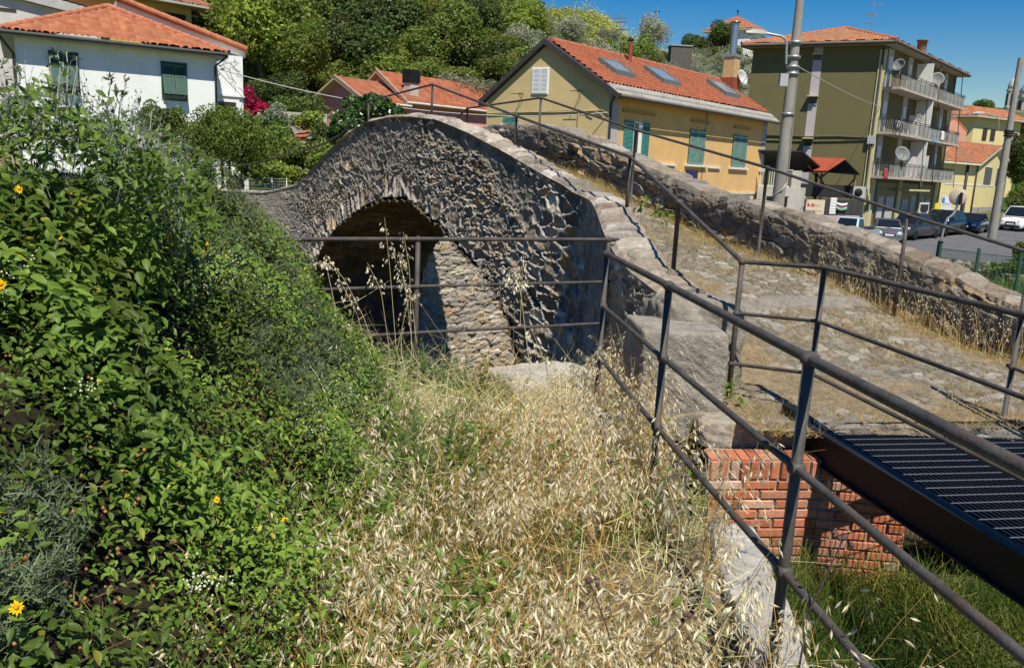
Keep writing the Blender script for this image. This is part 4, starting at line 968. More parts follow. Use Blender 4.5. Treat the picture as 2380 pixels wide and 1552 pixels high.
# flues and chimney
q = onroof(1463, 149); p = fr(*q); mb = MB(); mb.tube([p - [0, 0, .1], p + [0, 0, 1.05]], .10, 10); mb.build("flue", mat("oxide_paint", (.27, .07, .045), .6, .2, 5, .1), yh)
mb = MB(); mb.lathe(p + [0, 0, 1.1], [(.06, 0), (.15, .02), (.15, .10), (.02, .2)], 10); mb.build("flue_cap", M_DARKSTEEL, yh)
q = onroof(1705, 212); p = fr(q[0] + .2, q[1] - .4); ch = MB(); cu, cn = yf.u, yf.n
def cbox(m, hw, z0, z1): 
    c = np.array(p[:2]); m.prism([(*(c + cu * a * hw + cn * b * hw), p[2] + z0) for a, b in ((-1, -1), (1, -1), (1, 1), (-1, 1))], (0, 0, z1 - z0))
cbox(ch, .42, -.6, .55); co = ch.build("chimney", mat("oxide_paint", (.27, .07, .045)), yh)
m = MB(); cbox(m, .36, .55, 1.75); m.build("chimney_shaft", mat("tan_render", (.52, .36, .18), .9, .15, 3, .1), co)
m = MB(); cbox(m, .42, 1.75, 1.92); m.build("chimney_top", M_GALV, co)
m = MB(); m.tube([p + [0, 0, 1.92], p + [0, 0, 3.7]], .22, 14); m.lathe(p + [0, 0, 3.75], [(.05, .0), (.33, .02), (.30, .07), (.02, .14)], 14); m.build("steel_flue", mat("shiny_flue", (.45, .46, .48), .3, .1, 5, .03, metal=.9), co)
def dish(name, label, c, r, az, el=.35, col=(.50, .50, .48), parent=None):
    ax = np.array([math.sin(az) * math.cos(el), -math.cos(az) * math.cos(el), math.sin(el)]); c = np.array(c, float)
    m = MB(); m.lathe(c, [(.02, 0), (r * .45, .045 * r * 2), (r * .8, .15 * r * 2), (r, .24 * r * 2), (r * 1.0, .27 * r * 2), (r * .8, .18 * r * 2), (r * .4, .07 * r * 2), (.015, .03)], 20, 0, ax)
    t = thing(name, label, "satellite dish", tuple(c)); m.build("reflector", mat("dish_grey_%d" % int(col[0] * 100), col, .6, .1, 3, .03), t)
    f_ = c + ax * r * 1.1 + np.array([0, 0, -.12 * r]); m = MB(); m.tube([c + ax * .4 * r + np.array([0, 0, -r * .85]), f_], .02, 6); m.ball(f_, .05); m.tube([c, c - ax * .15, c - ax * .15 - np.array([0, 0, r * 1.1])], .03, 6); m.build("arm", M_GALV, t)
    return t
dish("satellite_dish", "satellite dish fixed to the chimney of the yellow house", np.array(p) + np.array([*(cu * .55 + cn * .35), .55]), .48, .75)
def yagi(name, label, base, h, arms, col=M_GALV, parent=None):
    t = thing(name, label, "aerial", tuple(base)); base = np.array(base, float)
    m = MB(); m.tube([base, base + [0, 0, h]], .03, 6); m.build("mast", col, t)
    for (z, az, L, nel, el) in arms:
        m = MB(); d = np.array([math.cos(az), math.sin(az), .05]); e = np.array([-math.sin(az), math.cos(az), 0]); c = base + [0, 0, z]
        m.tube([c - d * L * .3, c + d * L * .7], .018, 5)
        for k in range(nel):
            q = c + d * L * (-.3 + k / (nel - 1)); w = el * (1 - .04 * k); m.tube([q - e * w, q + e * w], .010, 4)
        m.build("aerial_arm", col, t)
    return t
p = fr(*onroof(1440, 122)); p = fr(yf.px(1437, 118, -run)[0], -run)
yagi("tv_aerial", "tall tv aerial with spiky arms on the ridge of the yellow house", p - np.array([0, 0, .2]), 2.35, [(2.1, 2.6, 1.3, 10, .22), (1.55, 1.0, .5, 5, .35), (1.9, .9, .4, 4, .3), (1.3, 2.2, .5, 5, .3), (.9, .3, .3, 4, .25)], M_GALV)
# ================= olive block of flats
A_WALL = mat("olive_plaster", (.155, .138, .062), .92, .07, .5, .2, 80)
A_GREY = mat("lilac_band", (.47, .43, .44), .9, .05, .7, .08, 60)
A_TRIM = mat("cream_trim", (.56, .50, .27), .9, .06, 1, .08)
A_CONC = mat("balcony_concrete", (.46, .41, .34), .9, .2, 2, .2, 30, stain=((.30, .24, .18), .5, 2.5))
af, azt = same_z((1751, 113), (2059, 105.5), 62, 'R')
as_, _ = same_z((2059, 105.5), (2221, 178), 62)
Ls = as_.len; gz0 = -3.4
ah = thing("apartment_block", "four storey olive block of flats with balconies and an orange hip roof", "apartment building", as_.p(6, -3))
D3 = np.array([*as_.u, 0]) * Ls
mb = MB(); mb.prism([af.p(0, gz0), af.p(af.len, gz0), tuple(np.array(af.p(af.len, gz0)) + D3), tuple(np.array(af.p(0, gz0)) + D3)], (0, 0, azt - gz0)); mb.build("wall", A_WALL, ah)
o = .78; zt = azt - .02
c4 = [np.array(af.p(-o, zt, o)), np.array(af.p(af.len + o, zt, o)), np.array(af.p(af.len + o, zt, o)) + np.array([*as_.u, 0]) * (Ls + 2 * o), np.array(af.p(-o, zt, o)) + np.array([*as_.u, 0]) * (Ls + 2 * o)]
mb = MB(); mb.prism([tuple(p) for p in c4], (0, 0, .26)); mb.build("eaves", mat("eave_concrete", (.36, .33, .26), .9, .15, 2, .1), ah)
up = np.array([0, 0, .27]); w = np.linalg.norm(c4[1] - c4[0]); mid0 = (c4[0] + c4[1]) / 2 + np.array([*as_.u, 0]) * (w / 2); mid1 = (c4[2] + c4[3]) / 2 - np.array([*as_.u, 0]) * (w / 2)
pk = onplane(1968, 66, (af.n[0], af.n[1]), float((np.array(mid0[:2])) @ af.n)); rise = pk[2] - zt
R0 = mid0 + [0, 0, rise]; R1 = mid1 + [0, 0, rise]
ATP = .84 * np.array([[.46, .17, .075], [.40, .14, .065], [.52, .22, .10], [.47, .24, .11], [.33, .13, .07], [.55, .27, .13]])
tiles("roof", c4[0] + up, c4[1] + up, R0, R0, ah, pal=ATP, seed=71, wv=.24, row=.36, res=.09); tiles("roof", c4[1] + up, c4[2] + up, R1, R0, ah, pal=ATP, seed=72, wv=.3, row=.5, res=.12)
tiles("roof", c4[3] + up, c4[0] + up, R0, R1, ah, pal=ATP, seed=73, wv=.3, row=.5, res=.12); tiles("roof", c4[2] + up, c4[3] + up, R1, R1, ah, pal=ATP, seed=74, wv=.3, row=.5, res=.12)
ridge("ridge", c4[0] + up, R0, ah, .14); ridge("ridge", c4[1] + up, R0, ah, .14); ridge("ridge", R0, R1, ah, .14)
mb = MB(); mb.tube([tuple(c4[0] + [0, 0, .1]), tuple(c4[1] + [0, 0, .1])], .10, 8); mb.tube([tuple(c4[1] + [0, 0, .1]), tuple(c4[2] + [0, 0, .1])], .10, 8); mb.build("gutter", mat("brown_gutter", (.07, .05, .04)), ah)
# lilac strip with small dark stair windows
ta, tb = af.px(1893, 112)[0], af.px(1914, 112)[0]
mb = MB(); af.box(mb, ta, tb, gz0 + 2.0, azt - .02, .002, .03); mb.build("stair_band", A_GREY, ah)
for (y0, y1) in ((129, 141), (226, 242), (324, 341)):
    za = af.px(1895, y1)[1]; zb_ = af.px(1895, y0)[1]
    mb = MB(); af.box(mb, ta + .02, tb - .02, za, zb_, .031, .04); wo = mb.build("window", glassmat("dark_void", (.012, .012, .014), .3), ah)
    mb = MB(); af.box(mb, ta - .08, tb + .06, zb_, zb_ + .07, .031, .50); mb.build("hood", A_TRIM, wo)
    mb = MB(); af.box(mb, ta, tb, za - .07, za, .031, .10); mb.build("sill", A_GREY, wo)
mb = MB(); mb.box(0, 0, 0, 0, 0, 0) if False else None
mb = MB(); af.box(mb, af.len - .32, af.len + .004, gz0, azt - .3, .002, .09); as_.box(mb, -.004, .28, gz0, azt - .3, .002, .09); mb.build("corner_trim", A_TRIM, ah)
mb = MB(); af.box(mb, .2, af.len - .4, gz0 + 1.5, gz0 + 1.75, .002, .05); mb.build("band_course", mat("pale_render", (.55, .47, .40)), ah)
mb = MB()
for t in (af.len - .10,): mb.tube([af.p(t, gz0, .16), af.p(t, azt - .2, .16)], .06, 7)
for x in (9.6, 13.4, 21.5): mb.tube([as_.p(x * .87, gz0 + 3.4, 1.42), as_.p(x * .87, azt + .05, .8)], .035, 6)
mb.tube([as_.p(Ls - .2, gz0 + 2, .1), as_.p(Ls - .2, azt, .1)], .05, 6)
mb.build("downpipe", mat("green_gutter", (.055, .065, .06)), ah)
# side front: bays of lilac pilasters, doors, partitions
FLO = [6.95, 3.80, .62]                        # balcony slab tops
bal = 1.30
M_PART = mat("white_partition", (.74, .73, .70), .8, .06, 2, .05)
M_RAILG = mat("pale_rail", (.40, .40, .37), .6, .1, 4, .03)
M_PANEL = mat("wire_panel", (.33, .33, .31), .8, .4, 12, .2, 30)
bays = [(1.2, 12.4), (13.0, 24.2)]
sc = Ls / 22.0
def S_(t): return t * sc * .93 + .35
for i, zf in enumerate(FLO):
    ceil = azt - .1 if i == 0 else FLO[i - 1] - .18
    m = MB()
    for (a, b) in ((.5, 1.9), (6.3, 7.6), (12.6, 14.2), (19.0, 20.2)): as_.box(m, S_(a), S_(b), zf, ceil, .002, .05)
    m.build("pilaster", A_GREY, ah)
    for (a, b) in ((.7, 1.6), (6.6, 7.3), (12.9, 13.8), (19.2, 20.0)):
        m = MB(); as_.box(m, S_(a), S_(b), zf + .02, zf + 2.2, .051, .065); wo = m.build("balcony_door", glassmat("dark_glass", (.05, .055, .06), .15), ah)
        m = MB(); as_.box(m, S_(a) - .04, S_(b) + .04, zf + 1.35, zf + 2.25, .066, .085); m.build("blind", M_PART, wo)
    for j, (a, hh, dd) in enumerate(((9.0, 2.5, 1.25), (12.0, 2.0, 1.2)) if i == 0 else ((10.3, 2.9, 1.3), (8.7, 1.7, .75)) if i == 1 else ((10.3, 2.9, 1.3), (12.8, 1.9, 1.0), (8.8, 1.7, .9))):
        m = MB(); as_.box(m, S_(a), S_(a) + .14, zf, min(zf + hh, ceil), .05, dd); m.build("partition", M_PART, ah)
    spans = ((-.35, 11.2), (11.6, 22.0)) if i == 0 else ((-.35, 22.0),)
    for (a, b) in spans:
        a, b = S_(a), S_(b)
        m = MB(); as_.box(m, a, b, zf - .18, zf, .0, bal + .05); bo = m.build("balcony", A_CONC, ah)
        m = MB()
        for zz in (zf + 1.0, zf + .86): m.tube([as_.p(a + .03, zz, .06), as_.p(a + .03, zz, bal), as_.p(b - .03, zz, bal), as_.p(b - .03, zz, .06)], .025, 6)
        t = a + .03
        while t < b: m.tube([as_.p(t, zf, bal), as_.p(t, zf + 1.0, bal)], .02, 5); t += 1.25
        m.build("handrail", M_DARKSTEEL, bo)
        m = MB(); t = a + .1; k = 0
        while t < b - .1:
            bul = .05 if (k % 2) else .02; m.tube([as_.p(t, zf + .05, bal), as_.p(t, zf + .25, bal + bul), as_.p(t, zf + .85, bal)], .010, 4, cap=False); t += .125; k += 1
        d_ = .12
        while d_ < bal: m.tube([as_.p(a + .03, zf + .05, d_), as_.p(a + .03, zf + .85, d_)], .012, 4, cap=False); d_ += .13
        m.build("balusters", M_RAILG, bo)
        if i > -1:
            m = MB(); rr = random.Random(i * 7 + 1)
            t = a + 2.4
            while t < b - .6:
                w_ = rr.uniform(1.0, 2.2); t1_ = min(t + w_, b - .1)
                if rr.random() < .85: as_.box(m, t, t1_, zf + .04, zf + rr.uniform(.72, .86), bal - .05, bal - .035)
                t = t1_ + .04
            m.build("privacy_panel", M_PANEL, bo)
# ground floor: pillars, shop openings
zf = FLO[2] - .2
m = MB()
for (a, b) in ((2.2, 8.2), (9.4, 15.6), (16.2, 21.0)): as_.box(m, S_(a), S_(b), gz0 + .3, zf - .25, .004, .02)
m.build("shop_recess", glassmat("dark_void", (.012, .012, .014), .3), ah)
m = MB()
for (a, b, z1, c) in ((2.8, 4.3, 2.5, 0), (5.2, 7.4, 2.5, 0), (10.2, 12.2, 2.3, 0), (13.0, 14.6, 2.6, 0), (16.6, 17.6, 2.5, 0), (18.4, 20.0, 2.3, 0)): as_.box(m, S_(a), S_(b), gz0 + .35, gz0 + z1, .021, .05)
m.build("roller_shutter", mat("pale_shutter", (.50, .48, .45), .7, .1, 3, .1), ah)
m = MB()
for (a, b) in ((8.3, 9.3), (15.7, 16.1), (21.1, 22.0), (.1, 1.2)): as_.box(m, S_(a), S_(b), gz0, zf, .004, .12)
as_.box(m, S_(8.1), S_(15.0), gz0 + 3.0, gz0 + 3.15, .004, 1.0); m.build("shop_pier", A_TRIM, ah)
# cables and junction box on the left front
mb = MB()
for (y0, y1, y2) in ((316, 316, 322), (327, 327, 326)): mb.tube([af.p(*af.px(1752, y0 - 2), .06), af.p(*af.px(1880, y1 + 2), .06), af.p(*af.px(1950, y1 + 1), .06), af.p(*af.px(2024, y2), .06)], .045, 6)
mb.tube([af.p(*af.px(2021, 335), .06), af.p(*af.px(2014, 390), .06), af.p(*af.px(2012, 425), .06), af.p(*af.px(2018, 470), .06), af.p(*af.px(2012, 490), .06)], .05, 6); mb.build("cable", mat("olive_conduit", (.13, .12, .06), .7, .2, 4, .05), ah)
t, z = af.px(2026, 326); mb = MB(); af.box(mb, t - .28, t + .25, z - .28, z + .3, .01, .30); mb.build("junction_box", mat("grey_box", (.40, .42, .42), .6, .1, 3, .03), ah)
q = as_.p(S_(14.8), azt + .9, -1.2); mb = MB(); mb.box(q[0] - .5, q[0] + .5, q[1] - .5, q[1] + .5, q[2] - .9, q[2] + .15); co = mb.build("chimney", mat("brick_red", (.26, .10, .06), .9, .2, 5, .2), ah)
mb = MB(); mb.lathe(np.array(q) + [0, 0, .15], [(.42, 0), (.38, .1), (.38, 1.0), (.46, 1.02), (.46, 1.14), (.1, 1.16)], 12); mb.build("chimney_pot", mat("tan_pot", (.17, .11, .07), .9, .2, 4, .1), co)
for (x, y, r, az, lab) in ((2092, 155, .62, -.9, "pale satellite dish beside the white blind on the top left balcony"), (2178, 187, .72, -.25, "large grey satellite dish above the rail of the top right balcony"), (2094, 361, .78, .1, "biggest grey satellite dish, on the lowest balcony"), (2136, 277, .45, .3, "small satellite dish by the tall partition on the middle balcony")):
    t, z = as_.px(x, y, bal - .1); dish("satellite_dish", lab, as_.p(t, z, bal - .15), r * .74, az, .4, (.19, .20, .19))
t, z = as_.px(2057, 83, 0); yagi("tv_aerial", "slender tv aerial standing above the ridge of the olive flats", (R0[0] + 3.0, R0[1] + 2.6, R0[2] - .6), 4.6, [(4.1, .2, 1.6, 7, .3), (3.0, .2, 1.4, 6, .25), (2.2, 2.0, .8, 6, .4), (1.5, 2.4, .8, 5, .35)])
# washing, bicycle, boxes on the balconies
def cloth(name, lab, f, x, y, w, h, col, d): 
    t, z = f.px(x, y, d); n = 8; P = np.zeros((n, n, 3))
    for i in range(n):
        for j in range(n): P[i, j] = f.p(t + w * i / (n - 1), z - h * j / (n - 1), d + .04 * math.sin(i * 1.7 + j * .5))
    o_ = np_mesh(name, P.reshape(-1, 3), grid_faces(n, n), None, True, mat("cloth_" + name + str(x), col, .9, .1, 6, .1)); s_ = o_.modifiers.new("thick", 'SOLIDIFY'); s_.thickness = .01; tag(o_, lab, "washing")
cloth("towel", "red patterned towel hung on the lowest balcony rail near the corner", as_, 2055, 392, .9, .7, (.38, .06, .07), bal + .07)
cloth("sheet", "white sheet hung over the right half of the middle balcony rail", as_, 2188, 305, 1.0, .75, (.7, .7, .68), bal + .07)
cloth("blue_cloth", "blue cloth hanging at the foot of the middle balcony rail", as_, 2168, 322, 1.1, .3, (.12, .33, .5), bal + .07)
def bicycle(c, f):
    t = thing("bicycle", "bicycle parked behind the rail at the corner of the middle balcony", "bicycle", f.p(c[0], c[1], .7))
    for a in (-.5, .5):
        m = MB(); pts = [f.p(c[0] + a + .32 * math.cos(k * math.pi / 9), c[1] + .34 + .32 * math.sin(k * math.pi / 9), 1.42) for k in range(19)]; m.tube(pts, .03, 5, cap=False); m.build("wheel", M_BLACK, t)
    m = MB(); P_ = lambda a, b: f.p(c[0] + a, c[1] + b, 1.42)
    for a, b in (((-.5, .34), (-.1, .3)), ((-.1, .3), (.35, .75)), ((-.2, .8), (.35, .75)), ((-.2, .8), (-.1, .3)), ((-.5, .34), (-.2, .8)), ((.35, .75), (.5, .34)), ((.33, .75), (.28, .98))): m.tube([P_(*a), P_(*b)], .022, 5)
    m.build("frame", mat("silver_paint", (.4, .4, .42), .4, .1, 4, .02, metal=.4), t)
    m = MB(); m.tube([P_(-.32, .9), P_(-.1, .9)], .05, 6); m.build("saddle", M_BLACK, t)
bicycle((S_(.5), FLO[1]), as_)

# ================= far yellow houses on the right
F_WALL = mat("primrose_plaster", (.66, .56, .27), .92, .05, 1, .08)
F_SIDE = mat("primrose_plaster", (.66, .56, .27))
def FX(x, y): return (2640 + x / 4.085) * .8207, (180 + y / 4.085) * .8207
lf, lz = same_z(FX(180, 1100), FX(530, 1130), 92, 'R')
lg, lz2 = same_z(FX(530, 1130), FX(880, 1190), 92)
lh = thing("yellow_cottage", "small pale yellow house with a gable and four grey shutters at the right", "house", lg.p(2, -3))
u3 = np.array([-lf.u[0], -lf.u[1], 0]) * (lf.len + 3)
ga = lg.px(*FX(760, 965)); ge = lg.px(*FX(880, 1175)); gl = lg.len
zb = -4.2; lz = lg.px(*FX(530, 1130))[1]
mb = MB(); mb.prism([lg.p(0, zb), lg.p(gl, zb), lg.p(gl, ge[1]), lg.p(ga[0], ga[1] - .25), lg.p(0, lz)], tuple(u3)); mb.build("wall", F_WALL, lh)
mb = MB(); lg.box(mb, 0, gl, .35, .55, .002, .03); lf.box(mb, 0, lf.len, .35, .55, .002, .03); mb.build("band_course", mat("cream_band", (.66, .62, .5), .9, .05, 1, .05), lh)
mb = MB(); lg.box(mb, 0, gl, zb, zb + 2.2, .002, .04); mb.build("plinth", M_CONC, lh)
fro = .5; e0 = np.array(lg.p(-.7, lz - .3, fro)); e1 = np.array(lg.p(ga[0], ga[1] + .1, fro)); e2 = np.array(lg.p(gl + .6, ge[1] - .35, fro)); ub = np.array([-lf.u[0], -lf.u[1], 0]) * (lf.len + 3.5)
LTP = TPAL * np.array([1.0, 1.05, 1.0])
tiles("roof", e0 + ub, e0, e1, e1 + ub, lh, pal=LTP, seed=81, wv=.32, row=.42, res=.1); tiles("roof", e2, e2 + ub, e1 + ub, e1, lh, pal=LTP, seed=82, wv=.32, row=.42, res=.12)
mb = MB(); mb.prism([e0, e1, e1 - [0, 0, .2], e0 - [0, 0, .2]], tuple(ub)); mb.prism([e1, e2, e2 - [0, 0, .2], e1 - [0, 0, .2]], tuple(ub)); mb.build("eaves", mat("cream_band", (.66, .62, .5)), lh)
M_GSH = mat("grey_shutter", (.10, .105, .11), .7, .15, 5, .08)
def shut_win(f, x0, y0, x1, y1, parent, m=M_GSH):
    t0, z1 = f.px(*FX(x0, y0)); t1, z0 = f.px(*FX(x1, y1)); mb = MB(); f.box(mb, t0 - .08, t1 + .08, z0 - .1, z1 + .08, .002, .03); wo = mb.build("window", mat("cream_band", (.66, .62, .5)), parent)
    tm = (t0 + t1) / 2; shutter(f, t0, tm, z0, z1, m, .03, wo, slats=False); shutter(f, tm, t1, z0, z1, m, .03, wo, slats=False)
shut_win(lg, 612, 1197, 660, 1400, lh); shut_win(lg, 748, 1215, 785, 1415, lh)
t0, z1 = lg.px(2239, 533 * .985); 
mb = MB(); tt, zz = lg.px(2241, 471); lg.box(mb, tt - .35, tt + .35, zz - 1.1, zz + .6, .002, .05); mb.build("window", M_GSH, lh)
tt, zz = lg.px(2274, 500); mb = MB(); lg.box(mb, tt - .4, tt + 1.0, zb + .4, zz + .4, .002, .06); mb.build("door", mat("slate_door", (.07, .085, .10), .6, .1, 3, .03), lh)
mb = MB(); mb.tube([lg.p(-.15, zb, .1), lg.p(-.15, lz - .3, .1)], .07, 6); mb.tube([lf.p(lf.len - 2.2, zb, .1), lf.p(lf.len - 2.2, lz - .1, .1)], .16, 6); mb.build("downpipe", mat("brown_gutter", (.07, .05, .04)), lh)

uf, uz = same_z(FX(228, 625), FX(495, 625), 118, 'R'); ug, _ = same_z(FX(495, 625), FX(1040, 690), 118)
uh = thing("yellow_villa", "larger yellow house with dark shutters and an orange hip roof behind the cottage", "house", ug.p(3, 3))
gl = ug.px(*FX(1030, 700))[0]; u3 = np.array([-uf.u[0], -uf.u[1], 0]) * (uf.len)
mb = MB(); mb.prism([ug.p(0, -1), ug.p(gl, -1), tuple(np.array(ug.p(gl, -1)) + u3), tuple(np.array(ug.p(0, -1)) + u3)], (0, 0, uz + 1)); mb.build("wall", F_WALL, uh)
o = .9; c = [np.array(ug.p(-o, uz, o)), np.array(ug.p(gl + o, uz, o)), np.array(ug.p(gl + o, uz, o)) + u3 * (1 + 2 * o / uf.len), np.array(ug.p(-o, uz, o)) + u3 * (1 + 2 * o / uf.len)]
mb = MB(); mb.prism([tuple(p) for p in c], (0, 0, .25)); mb.build("eaves", SOFF, uh)
up = np.array([0, 0, .26]); m_ = sum(c) / 4; a_ = np.array([*ug.u, 0.]); dlt = a_ * max(0, (gl + 2 * o - uf.len - 2 * o) / 2); rz = ug.px(*FX(560, 510), -uf.len / 2)[1] - uz
r0 = m_ - dlt + [0, 0, rz]; r1 = m_ + dlt + [0, 0, rz]
for i, (p, q, r, s) in enumerate(((c[0], c[1], r1, r0), (c[1], c[2], r1, r1), (c[2], c[3], r0, r1), (c[3], c[0], r0, r0))): tiles("roof", p + up, q + up, r, s, uh, pal=LTP, seed=91 + i, wv=.35, row=.5, res=.14)
for (x0, y0, x1, y1) in ((586, 745, 614, 895), (676, 760, 708, 900), (858, 790, 884, 920), (938, 803, 964, 930)): shut_win(ug, x0, y0, x1, y1, uh, M_BRSH)
kf = Fac(atY(*FX(200, 800), 108), atY(*FX(390, 800), 108))
kh = thing("pink_gable_house", "salmon pink gable wall squeezed between the flats and the yellow villa", "house", kf.p(1, 0))
zz = lambda x, y: kf.px(*FX(x, y))
mb = MB(); mb.prism([kf.p(zz(180, 900)[0] - 1, -2), kf.p(zz(388, 905)[0], -2), kf.p(*zz(398, 800)), kf.p(*zz(265, 650)), kf.p(zz(180, 690)[0] - 1, zz(215, 690)[1])], (1.5, 5, 0)); mb.build("wall", mat("salmon_plaster", (.62, .32, .22), .9, .05, 1, .05), kh)
mb = MB(); p, q = np.array(kf.p(*zz(262, 640))), np.array(kf.p(*zz(404, 800))); mb.prism([p, q, q + [0, 0, .25], p + [0, 0, .25]], (1.5, 5, 0)); p2 = np.array(kf.p(*zz(170, 690))); mb.prism([p2, p, p + [0, 0, .25], p2 + [0, 0, .25]], (1.5, 5, 0)); mb.build("roof", mat("far_tile", (.45, .16, .08), .9, .15, 3, .1), kh)

# ================= church towers beyond
ch_w = mat("church_stone", (.56, .52, .46), .9, .1, .6, .1)
def bell_tower(name, label, x, ytop, ybase, Y, wpx, dome):
    c = atY(x, ybase, Y); k = Y / F_PX; w = wpx * k / 2; h = (ybase - ytop) * k
    t = thing(name, label, "church", tuple(c))
    m = MB(); b = h * .52
    m.lathe(c, [(w * 1.15, -h * 1.2), (w * 1.15, 0), (w * 1.25, .01), (w * 1.25, h * .03), (w, h * .035), (w, b), (w * 1.2, b + .01), (w * 1.2, b + h * .05)], 12, smooth=False); m.build("drum", ch_w, t)
    m = MB(); m.lathe(c + np.array([0, 0, b + h * .05]), [(w * 1.02, 0), (w, h * .12), (w * .72, h * .24), (w * .3, h * .32), (w * .1, h * .335), (w * .08, h * .40), (.01, h * .44)], 14); m.build("dome", mat("dome_lead", (.40, .40, .39), .7, .1, 1, .05), t)
    m = MB()
    for i in range(6):
        a = math.pi / 3 * i + .3; q = c + np.array([math.cos(a), math.sin(a), 0]) * w * .98; e = np.array([-math.sin(a), math.cos(a), 0]) * w * .22; o_ = np.array([math.cos(a), math.sin(a), 0]) * w * .08
        m.hexa([q - e - o_ + [0, 0, h * .08], q + e - o_ + [0, 0, h * .08], q + e + o_ + [0, 0, h * .08], q - e + o_ + [0, 0, h * .08], q - e - o_ + [0, 0, b * .85], q + e - o_ + [0, 0, b * .85], q + e + o_ + [0, 0, b * .85], q - e + o_ + [0, 0, b * .85]])
    m.build("opening", glassmat("dark_void", (.012, .012, .014), .3), t)
bell_tower("bell_tower", "slim domed bell tower half hidden by the right hand concrete pole", 2344, 182, 252, 250, 17, 1)
bell_tower("church_dome", "broad church dome at the right edge beyond the trees", 2378, 186, 282, 256, 34, 1)
c = atY(2365, 300, 240); k = 240 / F_PX
cn = thing("church_nave", "orange roofed church nave below the domes at the right edge", "church", tuple(c)); mb = MB(); mb.box(c[0] - 4, c[0] + 14, c[1], c[1] + 12, c[2] - 10, c[2] + 1.0); mb.build("wall", ch_w, cn)
mb = MB(); mb.prism([(c[0] - 5, c[1] - .6, c[2] + 1.0), (c[0] - 5, c[1] + 12.6, c[2] + 1.0), (c[0] - 5, c[1] + 6, c[2] + 5.6)], (20, 0, 0)); mb.build("roof", mat("far_tile", (.45, .16, .08)), cn)

# ================= white tower house on the hill, concrete hut, masts
tf, tz = same_z((1647, 72), (1742, 66), 165, 'R'); tg, _ = same_z((1742, 66), (1783, 78), 165)
th = thing("hilltop_house", "square white house with an orange pyramid roof on the hilltop", "house", tg.p(2, 20))
u3 = np.array([-tf.u[0], -tf.u[1], 0]) * 8.5; gl = 5.6
tzz = tz - .35; pad = np.array([0, 0, 0])
cw = [np.array(tg.p(0, tzz - 11)), np.array(tg.p(gl, tzz - 11)), np.array(tg.p(gl, tzz - 11)) + u3, np.array(tg.p(0, tzz - 11)) + u3]
mb = MB(); mb.prism([tuple(p) for p in cw], (0, 0, 11)); mb.build("wall", W_WALL, th)
cc = sum(cw) / 4; ce = [cc + (p - cc) * 1.22 + np.array([0, 0, 11]) for p in cw]
mb = MB(); mb.prism([tuple(p) for p in ce], (0, 0, .3)); mb.build("eaves", SOFF, th)
pk = atY(1716, 38, float(cc[1])); apx = np.array([cc[0], cc[1], pk[2]]); up = np.array([0, 0, .31])
for i in range(4): tiles("roof", ce[i] + up, ce[(i + 1) % 4] + up, apx, apx, th, pal=TPAL, seed=101 + i, wv=.4, row=.6, res=.16)
mb = MB(); mb.tube([apx, apx + [0, 0, .9]], .08, 6); mb.ball(apx + [0, 0, .9], .22); mb.build("finial", M_DARKSTEEL, th)
for (x0, y0, x1, y1) in ((1748, 88, 1756, 104), (1771, 85, 1779, 107)):
    t0, z1 = tg.px(x0, y0); t1, z0 = tg.px(x1, y1); mb = MB(); tg.box(mb, t0, t1, z0, z1, .002, .12); mb.build("window", mat("pale_blue_shutter", (.40, .45, .50), .7, .05, 3, .03), th)
h0 = atY(1278, 46, 150); ht = thing("hilltop_hut", "low pale concrete hut on the skyline above the wood", "hut", (h0[0], h0[1], h0[2] - .5))
mb = MB(); mb.box(h0[0] - 1, h0[0] + 6, h0[1], h0[1] + 4, h0[2] - 1.5, h0[2] + .5); mb.build("wall", mat("pale_render", (.55, .47, .40)), ht)
mb = MB(); mb.box(h0[0] - 1.5, h0[0] + 7, h0[1] - .5, h0[1] + 4.5, h0[2] + .5, h0[2] + .8); mb.build("roof", mat("pale_slab", (.62, .62, .6), .9, .1, 2, .1), ht)
for (x, y0, y1, Y, lab) in ((1284, -20, 48, 148, "thin pole on the skyline beside the concrete hut"), (1524, 18, 60, 160, "short mast on the skyline above the big olive tree")):
    a, b = atY(x, y1 + 6, Y), atY(x, y0, Y); t = thing("utility_pole", lab, "pole", tuple(a)); mb = MB(); mb.tube([a, (a[0], a[1], b[2])], .10, 6); mb.build("pole", M_CONCP, t)
    mb = MB(); mb.box(a[0] - .5, a[0] + .5, a[1] - .05, a[1] + .05, b[2] - .8, b[2] - .65); mb.build("crossarm", M_DARKSTEEL, t)
hb = atY(1585, 118, 95); t = thing("concrete_tank", "dark concrete water tank in the scrub behind the yellow house", "water tank", tuple(hb)); mb = MB(); mb.box(hb[0] - 1.2, hb[0] + 1.1, hb[1], hb[1] + 2, hb[2] - 2, hb[2] + .45); mb.build("tank_wall", mat("dark_concrete", (.11, .10, .09), .9, .2, 3, .2), t); mb = MB(); mb.box(hb[0] - 1.3, hb[0] + 1.2, hb[1] - .1, hb[1] + 2.1, hb[2] + .45, hb[2] + .58); mb.build("tank_lid", M_CONC, t)
rb = atY(1072, 188, 75); t = thing("red_roofed_hut", "small hut with a red roof among the trees above the pink house", "hut", tuple(rb)); mb = MB(); mb.box(rb[0] - .8, rb[0] + .8, rb[1], rb[1] + 2, rb[2] - 2, rb[2] + .15); mb.build("wall", mat("pale_render", (.55, .47, .40)), t); mb = MB(); mb.prism([(rb[0] - 1.1, rb[1] - .3, rb[2] + .15), (rb[0] + 1.1, rb[1] - .3, rb[2] + .15), (rb[0] + .1, rb[1] - .3, rb[2] + .9)], (0, 2.6, 0)); mb.build("roof", mat("far_tile", (.45, .16, .08)), t)
